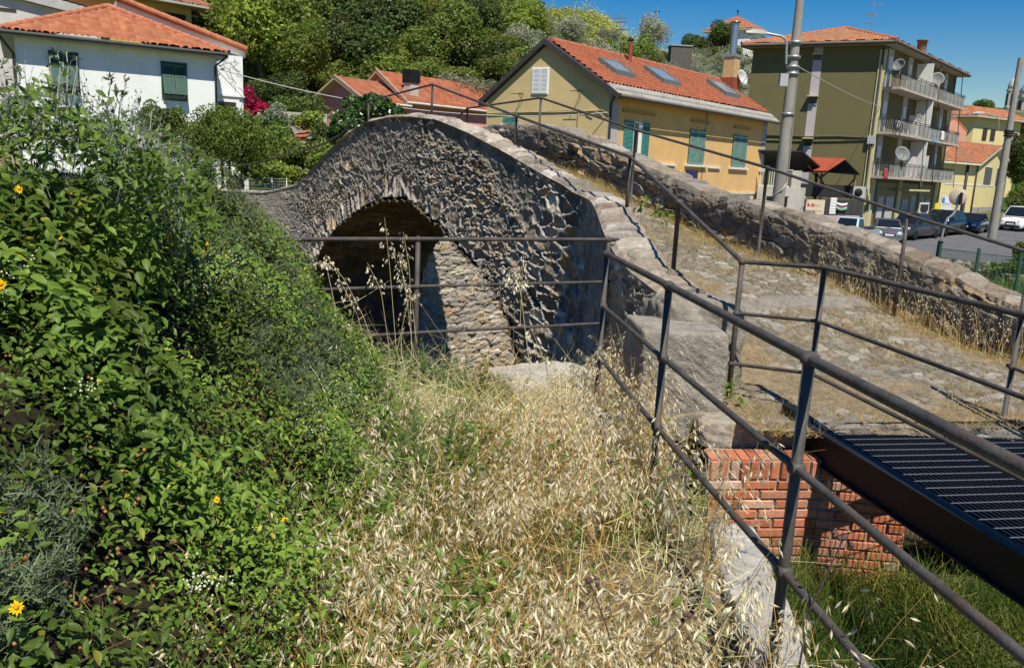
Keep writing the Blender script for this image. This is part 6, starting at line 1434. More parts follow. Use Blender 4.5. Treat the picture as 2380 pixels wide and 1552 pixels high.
def ex2(f, t0, t1, z0, z1, d, t):
    c = (t0 + t1) / 2; w = (t1 - t0) * .42; m = MB(); m.prism([f.p(c - w, z1 - .15, d), f.p(c + w, z1 - .15, d), f.p(c + w, z1 - .6, d), f.p(c, z1 - 1.15, d), f.p(c - w, z1 - .6, d)], (f.n[0] * .01, f.n[1] * .01, 0)); m.build("dark_shield", mat("shield_black", (.02, .02, .03), .5, .05, 3, 0), t)
board("shop_sign", "pale upright shop sign with a black shield mark", 785, 70, 892, 290, Fac(atY(2120, 490, 67), atY(2165, 490, 70)), (.62, .58, .54), "shop_cream", extra=ex2)
ts = atY(2257, 545, 75); t = thing("road_sign", "thin post with a dark rectangular sign seen from behind in front of the cottage", "sign", tuple(ts)); m = MB(); a = atY(*ZB(1660, 150), 75); m.tube([(a[0], a[1], -4.0), (a[0], a[1], a[2])], .05, 6); m.build("post", M_GALV, t)
# ------------------------------------------------------------------ trees and shrubs
def rand_frames(d, rng, spread=.9):
    """two unit vectors spanning a leaf facing roughly along d, randomly turned"""
    n = d + rng.normal(size=d.shape) * spread; n /= np.linalg.norm(n, axis=1, keepdims=True) + 1e-9
    a = rng.normal(size=d.shape); u = np.cross(n, a); u /= np.linalg.norm(u, axis=1, keepdims=True) + 1e-9
    return u, np.cross(n, u), n
def leaf_quads(c, u, v, n, L, W, fold=.18):
    """pointed leaves: base, two sides, tip (bent quads)"""
    L = np.asarray(L).reshape(-1, 1); W = np.asarray(W).reshape(-1, 1)
    V = np.stack([c - u * L * .5, c + v * W * .5 - n * W * fold, c + u * L * .5 - n * L * .12, c - v * W * .5 - n * W * fold], 1)
    m = len(c); F = np.arange(m * 4).reshape(m, 4); return V.reshape(-1, 3), F
def crown_mesh(name, rx, ry, rz, lobes, nleaf, leaf, seed, matl, tone_var=.28, lobe_r=(.30, .52), shell=.75, hue=.12, flat=.0, sparse=.0):
    rng = np.random.default_rng(seed)
    P = rng.normal(size=(lobes, 3)); P /= np.linalg.norm(P, axis=1, keepdims=True); P *= (rng.random((lobes, 1)) ** .45) * .72
    P[:, 2] = np.abs(P[:, 2]) * (1 - flat) * 1.0 + rng.uniform(-.35, .1, lobes)
    R = rng.uniform(*lobe_r, lobes); wgt = R ** 2; wgt /= wgt.sum()
    k = rng.choice(lobes, nleaf, p=wgt); d = rng.normal(size=(nleaf, 3)); d[:, 2] += .25; d /= np.linalg.norm(d, axis=1, keepdims=True)
    rr = R[k][:, None] * (shell + (1.04 - shell) * rng.random((nleaf, 1)) ** .6 + .10 * rng.normal(size=(nleaf, 1)) * .6)
    c = P[k] + d * rr
    g = np.sin(c[:, 0] * 9 + seed) * np.sin(c[:, 1] * 8 + 2) * np.sin(c[:, 2] * 10 + 1)
    keep = g > -.55 + sparse; c, d, k = c[keep], d[keep], k[keep]
    c = c * np.array([rx, ry, rz]); d2 = d / np.array([rx, ry, rz]); d2 /= np.linalg.norm(d2, axis=1, keepdims=True)
    u, v, n = rand_frames(d2, rng, .75); m = len(c)
    L = leaf * rng.uniform(.7, 1.35, m); V, F = leaf_quads(c, u, v, n, L, L * rng.uniform(.5, .75, m))
    lt = rng.uniform(1 - hue, 1 + hue, (lobes, 3)) * rng.uniform(1 - tone_var * .6, 1 + tone_var * .6, (lobes, 1))
    col = lt[k] * rng.uniform(1 - tone_var, 1 + tone_var, (m, 1)); col = np.repeat(col, 4, 0)
    me_o = np_mesh(name, V, F, col, False, matl); me = me_o.data; bpy.data.objects.remove(me_o); return me
def trunk_mesh(name, h, r, spread, seed, nb=5):
    rr = random.Random(seed); m = MB(); p = [(0, 0, -.6)]; x = y = 0
    for k in range(1, 5): x += rr.uniform(-.06, .06) * h; y += rr.uniform(-.06, .06) * h; p.append((x, y, h * k / 4))
    m.tube(p, [r * 1.2, r, r * .8, r * .65, r * .5], 8)
    for k in range(nb):
        a = 2 * math.pi * k / nb + rr.uniform(-.4, .4); s = p[2 + k % 3]; q = np.array(s); e = q + np.array([math.cos(a) * spread, math.sin(a) * spread, h * rr.uniform(.25, .6)])
        m.tube([q, (q + e) / 2 + np.array([0, 0, .1 * h]), e], [r * .5, r * .33, r * .12], 6)
    me = m.mesh(name); me.materials.append(M_BARK); return me
L_DARK = leafmat("leaf_dark", (.088, .132, .028), .3); L_MID = leafmat("leaf_mid", (.155, .205, .036), .35); L_LIGHT = leafmat("leaf_light", (.20, .255, .04), .4)
L_OLIVE = leafmat("leaf_olive", (.28, .29, .19), .3, .6); L_YEL = leafmat("leaf_yellow", (.19, .19, .035), .35); L_GLOSS = leafmat("leaf_gloss", (.06, .12, .022), .2, .3, .6)
L_CLIP = leafmat("leaf_clipped", (.125, .175, .024), .3)
PROTO = {}
def proto(kind, i):
    if (kind, i) in PROTO: return PROTO[(kind, i)]
    sp = dict(dark=(L_DARK, 1.0, 1.0, 1.05, 18, 11500, .085), mid=(L_MID, 1.0, 1.0, 1.0, 17, 11500, .08), light=(L_LIGHT, 1.0, 1.0, 1.0, 19, 11500, .078), yellow=(L_YEL, 1.0, 1.0, .95, 15, 9500, .075), olive=(L_OLIVE, 1.0, 1.0, .95, 24, 9500, .062), brush=(L_MID, 1.15, 1.15, .7, 17, 9500, .08))[kind]
    me = crown_mesh("crown_" + kind, sp[1], sp[2], sp[3], sp[4], sp[5], sp[6], 200 + 13 * i + len(kind) * 7, sp[0], lobe_r=(.26, .48), sparse=.12 if kind == 'olive' else 0)
    tr = trunk_mesh("trunk_" + kind, .9, .07, .45, 300 + i); PROTO[(kind, i)] = (me, tr); return PROTO[(kind, i)]
def tree(kind, i, x, y, z, r, rzs=1.0, rot=0.0, name="tree", label="", group=None, cat="tree"):
    """crown radius r metres, crown centre r*1.0 above the ground point"""
    me, tr = proto(kind, i); t = thing(name, label, cat, (x, y, z), group, rz=rot); t.scale = (r, r, r * rzs)
    for nm, d, zz in (("crown", me, .95), ("trunk", tr, 0)):
        o = bpy.data.objects.new(nm, d); COL.objects.link(o); o.parent = t; o.location = (0, 0, zz)
    return t
def hill_hit(px, py, y0=30, y1=400):
    d = ray(px, py); Y = np.arange(y0, y1, .5); P = d[None] * (Y / d[1])[:, None]; g = ground_z(P[:, 0], P[:, 1]); k = np.where(P[:, 2] <= g)[0]
    return P[k[0]] if len(k) else None
LAB = dict(dark="dark green evergreen tree in the wood on the hillside", mid="mid green bushy tree in the wood on the hillside", light="bright green leafy tree in the wood on the hillside", yellow="yellowish shrubby tree in the wood on the hillside", olive="silver grey olive tree on the hillside terraces", brush="low spreading thicket on the hillside")
def hill_depth(px, py, Yd):
    d = ray(px, py); Y = np.arange(50, 260, 1.0); P = d[None] * (Y / d[1])[:, None]; g = ground_z(P[:, 0], P[:, 1]); k = np.where(P[:, 2] <= g)[0]
    return float(Y[k[0]]) if len(k) else float(Y[np.argmax(g / Y)])
def special(kind, i, px, py, Y, rpx, rzs, label, cat="tree", name="tree"):
    """tree whose crown centre shows at a picture point"""
    if Y >= 66 and px < 1760 and Y < 155: Y = hill_depth(px, py + .75 * rpx, Y)
    c = atY(px, py, Y); r = rpx / F_PX * Y; gz = c[2] - .95 * r
    return tree(kind, i, c[0], c[1], gz, r, rzs, (px * .37) % 6.28, name, label, None, cat)
special('light', 0, 610, 80, 50, 118, 1.05, "big bright green tree standing right of the ochre villa")
special('light', 1, 700, 130, 48, 80, 1.0, "bright green tree at the right of the biggest green tree")
special('mid', 2, 560, 170, 52, 60, 1.0, "green tree low behind the right end of the white house roof")
special('dark', 0, 660, 215, 46, 62, .9, "dark shady tree left of the pink gable")
special('dark', 1, 610, 215, 47, 50, .9, "dark tree above the magenta flowers")
special('mid', 0, 770, 150, 62, 60, 1.0, "rounded green tree above the left ridge of the pink house")
special('light', 3, 905, 135, 66, 75, .9, "broad domed green tree behind the pink roofs")
special('dark', 2, 905, 50, 92, 85, .95, "largest dark tree high in the middle of the wood")
special('olive', 0, 1000, 118, 82, 55, .95, "grey green willowy tree in the middle of the wood")
special('dark', 3, 1140, 160, 72, 60, 1.0, "dark tree against the left roof edge of the yellow house")
special('mid', 1, 1075, 130, 80, 55, 1.0, "green tree left of the yellow gable top")
special('yellow', 0, 1160, 60, 100, 45, 1.0, "yellow green tree above the yellow gable")
special('yellow', 1, 1200, 40, 105, 38, 1.0, "second yellow green tree just below the skyline")
special('olive', 1, 1512, 88, 118, 46, 1.0, "round silver olive tree on the skyline behind the tv aerial")
special('olive', 2, 1415, 92, 118, 34, 1.0, "silver olive tree left of the tv aerial"); special('olive', 0, 1325, 78, 120, 42, 1.0, "wide silver olive tree on the slope above the yellow roof")
special('olive', 1, 1265, 72, 110, 32, 1.0, "olive tree just right of the yellow gable top"); special('olive', 2, 1470, 118, 100, 30, .9, "low olive tree right behind the tv aerial")
special('dark', 0, 1686, 90, 158, 40, 1.0, "dense dark tree hiding the left wall of the hilltop house"); special('dark', 1, 1616, 100, 150, 38, .8, "dark bushy tree left of the hilltop house")
special('olive', 0, 1625, 150, 100, 38, 1.0, "olive tree above the right end of the yellow roof ridge"); special('olive', 2, 1690, 160, 98, 42, 1.1, "olive tree behind the steel flue")
special('olive', 1, 1735, 185, 95, 40, 1.2, "olive tree against the left edge of the olive flats"); special('mid', 2, 1700, 130, 120, 30, .9, "green bush below the hilltop house")
special('yellow', 0, 1650, 120, 125, 24, .9, "yellowish bush left below the hilltop house"); special('olive', 2, 1560, 150, 90, 30, .8, "olive bush by the dark water tank"); special('olive', 0, 1730, 255, 80, 34, 1.1, "lowest olive tree between the yellow roof and the flats")
special('dark', 2, 2290, 248, 200, 32, .8, "dark tree on the skyline left of the right hand pole"); special('mid', 0, 2230, 262, 190, 24, .7, "small green tree on the skyline beside the flats")
special('dark', 3, 2372, 400, 104, 50, 1.3, "dark ivy clad tree at the right edge beside the cottage"); special('dark', 0, 2378, 480, 100, 46, 1.1, "dark bush at the right edge behind the white van"); special('mid', 1, 2352, 345, 112, 26, .8, "green bush at the foot of the yellow villa")
special('mid', 2, 2378, 300, 170, 30, 1.0, "leafy tree below the church domes at the right edge")
def proj_px(x, y, z):
    q = np.array([x, y, z]); w = q @ _fw; return CXP + F_PX * (q @ _cx) / w, CYP - F_PX * (q @ _cu) / w
rng_t = random.Random(21); n = 0; placed = []
for tries in range(5000):
    if n >= 285: break
    px = rng_t.uniform(470, 1760); py = rng_t.uniform(-110, 300)
    h = hill_hit(px, py, 54)
    if h is None or h[1] > 260: continue
    if any((h[0] - q[0]) ** 2 + (h[1] - q[1]) ** 2 < (q[2] * .9) ** 2 for q in placed): continue
    tp = proj_px(h[0], h[1], h[2] + 3.0 * (1 + h[1] / 500)) if px > 1150 else None
    if tp is not None and tp[1] < np.interp(tp[0], [1150, 1190, 1240, 1290, 1400, 1480, 1560, 1640, 1760], [-80, -30, 18, 45, 66, 78, 95, 102, 130]): continue
    op = px > 1225 or (px > 1050 and rng_t.random() < .5)
    if px > 1240 and rng_t.random() < .30: continue
    kind = rng_t.choice(['olive', 'olive', 'olive', 'brush', 'mid']) if op else rng_t.choice(['dark', 'dark', 'mid', 'mid', 'mid', 'light', 'brush', 'yellow' if px > 900 else 'mid'])
    r = rng_t.uniform(1.3, 2.8) * (1 + h[1] / 500) * (.72 if op else 1.0)
    tree(kind, rng_t.randrange(4), h[0], h[1], float(ground_z(h[0], h[1])) - .35 * r, r, rng_t.uniform(.75, 1.1), rng_t.uniform(0, 6.28), "tree", LAB[kind], kind + " trees on the hillside"); placed.append((h[0], h[1], r)); n += 1

def shrub(name, label, px, py, Y, rxp, ryp, matl, leaf, nleaf, seed, lobes=30, lr=(.2, .34), cat="shrub", trunk=None, shell=.82, hue=.1, stretch=1.0, sparse=0.0):
    if trunk is None: trunk = 'tree' in name
    if name == 'garden_shrub': ryp *= 1.25; rxp *= 1.1
    c = atY(px, py, Y); rx = rxp / F_PX * Y; rz = ryp / F_PX * Y; gz = float(ground_z(c[0], c[1]))
    t = thing(name, label, cat, (c[0], c[1], min(gz, c[2] - rz)))
    me = crown_mesh("foliage", rx * 1.4, rx * 1.25 * stretch, rz * 1.42, lobes, nleaf, leaf, seed, matl, lobe_r=lr, shell=shell, hue=hue, sparse=sparse)
    o = bpy.data.objects.new("foliage", me); COL.objects.link(o); o.parent = t; o.matrix_parent_inverse = world_inv(t); o.location = tuple(c)
    if trunk:
        m = MB(); b = np.array([c[0], c[1], min(gz, c[2] - rz)])
        for k in range(4): a = 1.6 * k; e = c + np.array([math.cos(a) * rx * .5, math.sin(a) * rx * .4, -rz * .1]); m.tube([b + np.array([.06 * math.cos(a), .06 * math.sin(a), -.1]), (b + e) / 2, e], [.06, .05, .025], 6)
        m.build("trunk", M_BARK, t)
    return t
shrub("clipped_tree", "small clipped dark green tree under the right hand shutter of the white house", 376, 292, 24, 42, 46, L_CLIP, .062, 15000, 401, 36, lr=(.26, .38), shell=.93)
shrub("clipped_tree", "wide clipped dome of dark green leaves in front of the white wing", 523, 331, 23.2, 90, 72, L_CLIP, .062, 30000, 402, 60, lr=(.24, .36), shell=.93)
shrub("magnolia_tree", "glossy dark green broad leaved tree behind the crown of the bridge", 868, 262, 27, 62, 42, L_GLOSS, .17, 5200, 403, 26, sparse=.1)
shrub("magnolia_tree", "glossy green bush sloping down the left shoulder of the bridge", 800, 300, 26, 52, 38, L_GLOSS, .16, 3400, 404, 20)
L_BOUG = leafmat("bougainvillea_bract", (.50, .012, .085), .35); 
shrub("bougainvillea", "magenta bougainvillea climbing by the white wing", 590, 256, 33, 25, 36, L_BOUG, .12, 2300, 405, 14, sparse=.1); shrub("bougainvillea", "thin trailing strand of magenta flowers beside the clipped dome", 608, 330, 31, 9, 30, L_BOUG, .10, 260, 406, 8, trunk=False, sparse=.15)
shrub("garden_shrub", "grey green loose shrub right of the magenta flowers", 640, 285, 33, 36, 26, L_OLIVE, .12, 2200, 407); shrub("garden_shrub", "bright yellow green shrub left of the pink gable", 722, 287, 34, 38, 20, L_LIGHT, .14, 2400, 408)
shrub("garden_shrub", "dark garden shrub between the dome and the lean-to", 632, 352, 28, 34, 36, L_MID, .12, 3600, 409); shrub("garden_shrub", "green climber covering the netting below the lean-to", 700, 375, 26.5, 52, 30, L_MID, .11, 4200, 410)
shrub("garden_shrub", "light green leafy shrub against the left foot of the bridge", 640, 408, 25.8, 60, 26, L_LIGHT, .10, 4600, 411); shrub("garden_shrub", "leafy green shrub between the outhouse and the left foot of the bridge", 600, 392, 25.5, 40, 34, L_MID, .11, 3600, 421); shrub("garden_shrub", "dark leafy shrub under the trailing magenta strand", 632, 322, 29.5, 40, 36, L_DARK, .12, 3000, 422); shrub("garden_shrub", "light green shrub below the roof of the lean-to", 690, 372, 28, 34, 24, L_LIGHT, .11, 2400, 423); shrub("garden_shrub", "bush pressed against the left shoulder of the bridge", 745, 372, 25.5, 30, 30, L_MID, .10, 2600, 424); shrub("garden_shrub", "dark ivy in the shade left of the pink gable", 700, 262, 40, 50, 34, L_DARK, .14, 3000, 412)
shrub("garden_shrub", "climbing plant at the foot of the pink gable wall", 745, 330, 31, 36, 26, L_DARK, .12, 2400, 413); shrub("garden_shrub", "low weeds under the clipped dome by the white box wall", 470, 412, 24.5, 26, 14, L_LIGHT, .08, 1200, 414, trunk=False)
shrub("roadside_bush", "green bush at the right edge beside the road", 2374, 592, 44, 18, 26, L_MID, .16, 1600, 415); shrub("roadside_bush", "green weeds over the road wall left of the traffic mirror", 2135, 612, 42, 34, 14, L_MID, .16, 1500, 416, trunk=False)
shrub("roadside_bush", "straggling weeds hanging over the road wall right of the traffic mirror", 2240, 628, 42, 50, 16, L_OLIVE, .16, 1500, 417, trunk=False, sparse=.2); shrub("roadside_bush", "weeds over the road wall at the right edge", 2345, 625, 41.5, 46, 14, L_MID, .16, 1500, 418, trunk=False, sparse=.2)
# garden walls, netting, shed box by the white house
gw_ = Fac(atY(610, 270, 37), atY(760, 275, 37.5)); t1 = gw_.len; z1 = gw_.px(700, 262)[1]
m = MB(); gw_.box(m, 0, t1, -1.6, z1, -.3, 0); tag(m.build("garden_wall", mat("old_grey_render", (.40, .38, .34), .92, .25, 1.2, .3, 40, stain=((.22, .2, .17), .6, 1.5))), "weathered grey garden wall between the white wing and the pink gable", "wall")
bxf = Fac(atY(504, 400, 26), atY(580, 400, 26.6)); t1, z1 = bxf.px(578, 372); z0 = bxf.px(540, 418)[1]
t = thing("garden_outhouse", "small white outhouse with a little window under the clipped dome", "outhouse", bxf.p(t1 / 2, z0)); m = MB(); bxf.box(m, 0, t1, -1.6, z1 + .2, -1.5, 0); m.build("wall", W_WALL, t)
a = bxf.px(517, 390); m = MB(); bxf.box(m, a[0], a[0] + .28, a[1] - .22, a[1] + .02, .002, .02); m.build("window", M_GALV, t)
gx_ = atY(548, 432, 24.5); t = thing("orange_sack", "orange sack lying by the fence left of the bridge", "sack", tuple(gx_)); m = MB()
loft(m, [[tuple(gx_ + np.array([sx * .22 * w, .1 * sy * w, z])) for sx, sy in ((-1, -1), (1, -1), (1, 1), (-1, 1))] for w, z in ((.9, -.12), (1.1, .0), (.95, .16), (.6, .30))], 0, True); m.build("sack", mat("orange_cloth", (.55, .16, .06), .9, .2, 9, .2), t)
tag(t.children[0] if t.children else t, None)
nf_ = Fac(atY(455, 440, 23.6), atY(640, 440, 24.4)); t = thing("garden_fence", "grey wire garden fence behind the left end of the bridge", "fence", nf_.p(1, -1.6)); m = MB()
for k in range(7): m.tube([nf_.p(k * .42, -1.7), nf_.p(k * .42, nf_.px(540, 408)[1])], .014, 5)
m.build("post", M_GALV, t); m = MB(); zt = nf_.px(540, 412)[1]
for k in range(8): m.tube([nf_.p(0, zt - .08 * k), nf_.p(2.5, zt - .08 * k)], .004, 4, cap=False)
for k in range(40): m.tube([nf_.p(k * .0625, zt - .6), nf_.p(k * .0625, zt)], .003, 4, cap=False)
m.build("wire_mesh", M_GALV, t)
for (x, y0, y1, Y, lab) in ((675, 150, 110, 66, None),): pass
for i, (x, y0, y1) in enumerate(((759, 118, 86), (770, 115, 83), (780, 112, 82))):
    a, b = atY(x, y0, 70), atY(x, y1, 70); m = MB(); m.tube([a - np.array([0, 0, 1.0]), b], .06, 6); tag(m.build("bean_pole", mat("pale_wood", (.55, .48, .34), .8, .1, 5, .1)), "pale garden stake among the trees above the pink house", "stake", "garden stakes in the wood")

# scrub covering the hill between the trees
def scrub():
    rng = np.random.default_rng(77); m = 110000; az = rng.uniform(-.40, .30, m); Y = 52 + 150 * rng.random(m) ** 1.3; X = az * Y
    d = fbm(X * .12, Y * .12, 31, 3); keep = (d > .40) & (ground_z(X, Y) > far_z(X, Y) - 1) & (Y > 52 + .8 * np.clip(X, 0, 60)); X, Y, d = X[keep], Y[keep], d[keep]
    Z = ground_z(X, Y) + (d - .40) * 5 * rng.random(len(X)); c = np.stack([X, Y, Z], 1); up = np.tile([0, -.5, .9], (len(X), 1)); u, v, n = rand_frames(up, rng, .9)
    L = rng.uniform(.14, .36, len(X)); V, F = leaf_quads(c, u, v, n, L, L * .6)
    t = fbm(X * .05 + 9, Y * .05, 41, 3)[:, None]; right = sstep(.0, .16, X / Y)[:, None]
    col = np.array([1., 1., 1.]) + (np.array([1.9, 1.5, 1.2]) - 1) * sstep(.45, .6, t) + right * np.array([1.8, 1.1, 1.2]); col = col * rng.uniform(.65, 1.25, (len(X), 1))
    o = np_mesh("scrub", V, F, np.repeat(col, 4, 0), False, L_MID); tag(o, "low scrub and dry grass covering the hillside between the trees", "scrub", None, "stuff")
scrub()
# ------------------------------------------------------------------ foreground plants
def bank_hit(px, py, lift=.15, y0=1.2, y1=8):
    d = ray(px, py); Y = np.arange(y0, y1, .02); P = d[None] * (Y / d[1])[:, None]; g = ground_z(P[:, 0], P[:, 1]) + (lift if lift < .2 else bush_top(P[:, 0], P[:, 1]) * 1.05 + .035 + (lift - .26)); k = np.where(P[:, 2] <= g)[0]
    return P[k[0]] if len(k) else P[-1]
def bush_top(X, Y):
    """height of the tangle above the soil"""
    return (.30 + .62 * (fbm(X * 2.0, Y * 2.0, 51, 3) - .5)) * (1 - .3 * sstep(3.4, 4.6, Y)) * sstep(-.30, -.95, X + .10 * (Y - 3)) * sstep(6.6, 5.4, Y)
def bush_mask(X, Y): return sstep(-.25, -.75, X + .09 * (Y - 3) + .5 * (fbm(X * 1.8, Y * 1.8, 61, 3) - .5)) * (Y < 6.3)
L_CLEM = leafmat("clematis_leaf", (.118, .190, .030), .38, .45, .25); L_ART = leafmat("silver_leaf", (.15, .195, .105), .2, .7, .2)
L_STRAW = leafmat("straw", (.64, .46, .19), .30, .6, .3); L_OAT = leafmat("oat_husk", (.82, .765, .56), .38, .5, .35); L_GOLD = leafmat("golden_straw", (.54, .395, .165), .3, .6, .3)
L_GRASS = leafmat("green_blade", (.10, .155, .03), .35, .5, .3)

def broad_leaves(c, u, v, n, L, W, droop=.28, fold=.22):
    """folded, drooping pointed leaves on a 5 x 3 grid; returns V, F"""
    m = len(c); ts = np.array([0, .22, .5, .78, 1.0]); ws = np.array([.06, .78, 1.0, .62, .03])
    V = np.zeros((m, 5, 3, 3))
    for i, (t, w) in enumerate(zip(ts, ws)):
        mid = c + u * (L * t)[:, None] - n * (L * droop * t * t)[:, None]
        side = v * (W * w * .5)[:, None]; lift = n * (W * w * fold)[:, None]
        V[:, i, 0] = mid - side + lift; V[:, i, 1] = mid; V[:, i, 2] = mid + side + lift
    idx = np.arange(15).reshape(5, 3); F = np.array([(idx[i, j], idx[i, j + 1], idx[i + 1, j + 1], idx[i + 1, j]) for i in range(4) for j in range(2)])
    F = (np.arange(m) * 15)[:, None, None] + F[None]; return V.reshape(-1, 3), F.reshape(-1, 4)
def clematis():
    rng = np.random.default_rng(5); N = 125000
    X = rng.uniform(-4.6, .1, N); Y = 1.3 + 5.0 * rng.random(N) ** .9
    cl = fbm(X * 3.2, Y * 3.2, 71, 3); keep = (rng.random(N) < bush_mask(X, Y) * sstep(.30, .60, cl + .18 * rng.random(N))) & (rng.random(N) > .6 * sstep(2.4, 1.9, Y) * sstep(-1.15, -1.4, X)) & (Y < 6.2) & (np.abs(X) < Y * .95 + .4)
    X, Y, cl = X[keep], Y[keep], cl[keep]; m = len(X)
    e = .03; gx = (ground_z(X + e, Y) - ground_z(X - e, Y)) / (2 * e); gy = (ground_z(X, Y + e) - ground_z(X, Y - e)) / (2 * e)
    nrm = np.stack([-gx, -gy, np.ones(m)], 1); nrm /= np.linalg.norm(nrm, axis=1, keepdims=True)
    depth = rng.random(m) ** .55
    c = np.stack([X, Y, ground_z(X, Y)], 1) + nrm * (bush_top(X, Y) * depth)[:, None] + rng.normal(size=(m, 3)) * .02
    small = sstep(.38, .58, fbm(X * .9 + 4, Y * .9, 81, 3) + .22 * sstep(-1.6, -.7, X) - .1 * sstep(-2.2, -3.2, X))
    L = (.064 - .034 * small) * rng.uniform(.65, 1.3, m) * (.62 + .38 * sstep(1.7, 2.7, Y)); W = L * rng.uniform(.38, .54, m)
    up = nrm * .35 + np.array([.12, -.18, .75]) + rng.normal(size=(m, 3)) * .42; up /= np.linalg.norm(up, axis=1, keepdims=True)
    a = rng.normal(size=(m, 3)) + nrm * .2 + np.array([.15, -.3, -.25]); u = a - up * (a * up).sum(1, keepdims=True); u /= np.linalg.norm(u, axis=1, keepdims=True); v = np.cross(up, u)
    V, F = broad_leaves(c, u, v, up, L, W)
    sp = fbm(X * 2.6 + 20, Y * 2.6, 97, 3)[:, None]
    hue = fbm(X * 2.1, Y * 2.1, 91, 3)[:, None]
    col = (np.array([.80, .88, .9]) + (np.array([1.25, 1.08, .9]) - .85) * hue) * rng.uniform(.62, 1.32, (m, 1)); col = col * (.66 + .62 * sstep(.38, .62, sp)); yl = (rng.random((m, 1)) < .03); col = np.where(yl, col * np.array([2.4, 1.5, 1.2]), col)
    o = np_mesh("bramble_foliage", V, F, np.repeat(col, 15, 0), True, L_CLEM); tag(o, "dense tangle of pointed green leaves covering the bank on the left", "foliage", None, "stuff")
    # woody stems under the leaves
    ms = 1500; k = rng.choice(m, ms); p0 = c[k] - nrm[k] * .18; d = rng.normal(size=(ms, 3)) * .5 + nrm[k] * .35; d /= np.linalg.norm(d, axis=1, keepdims=True); Ls = rng.uniform(.12, .4, ms)
    V, F = ribbons(p0, d, Ls, .0022, rng, bend=.3); o = np_mesh("bramble_stems", V, F, np.repeat(rng.uniform(.6, 1.3, (ms, 1)) * np.array([[1, .9, .8]]), len(V) // ms, 0), False, leafmat("brown_stem", (.16, .10, .06), .0, .8)); tag(o, "thin brown stems through the leafy tangle on the left bank", "stems", None, "stuff")
def ribbons(p, d, L, w, rng, bend=.3, seg=4, droop=None):
    """thin curved blades; w half width (scalar or array)"""
    m = len(p); side = np.cross(d, rng.normal(size=(m, 3))); side /= np.linalg.norm(side, axis=1, keepdims=True) + 1e-9
    b = rng.normal(size=(m, 3)) * bend if droop is None else droop; w = np.broadcast_to(np.asarray(w, float), (m,))
    V = np.zeros((m, seg + 1, 2, 3))
    for i in range(seg + 1):
        t = i / seg; q = p + d * (L * t)[:, None] + b * (L * t * t)[:, None] * .5; ww = (w * (1 - .75 * t))[:, None]
        V[:, i, 0] = q - side * ww; V[:, i, 1] = q + side * ww
    F = np.array([(2 * i, 2 * i + 1, 2 * i + 3, 2 * i + 2) for i in range(seg)]); F = (np.arange(m) * (seg + 1) * 2)[:, None, None] + F[None]
    return V.reshape(-1, 3), F.reshape(-1, 4)
clematis()

def artemisia():
    rng = np.random.default_rng(9); N = 9000; X = rng.uniform(-3.2, -.1, N); Y = 1.3 + 4.3 * rng.random(N) ** 1.5
    d = fbm(X * 1.3 + 7, Y * 1.3, 17, 3) + .45 * sstep(2.5, 1.8, Y) * sstep(-1.0, -1.3, X) + .12 * sstep(2.6, 4.5, Y) * sstep(-.5, -1.2, X)
    keep = (bush_mask(X, Y) > .3) & (d > .67); X, Y = X[keep], Y[keep]; m = len(X)
    base = np.stack([X, Y, ground_z(X, Y) + bush_top(X, Y) * rng.uniform(.55, 1.08, m)], 1); K = 34
    c = np.repeat(base, K, 0) + rng.normal(size=(m * K, 3)) * .016; a = rng.normal(size=(m * K, 3)); a[:, 2] = np.abs(a[:, 2]) * .9 + .1; a /= np.linalg.norm(a, axis=1, keepdims=True)
    V, F = ribbons(c, a, rng.uniform(.018, .048, m * K), .0027, rng, .5, 2); V = V
    col = np.repeat(rng.uniform(.7, 1.3, (m * K, 1)) * np.ones((1, 3)), 6, 0); o = np_mesh("silver_foliage", V, F, col, False, L_ART); tag(o, "feathery silver grey leaves low in the bank at the bottom left", "foliage", None, "stuff")
artemisia()

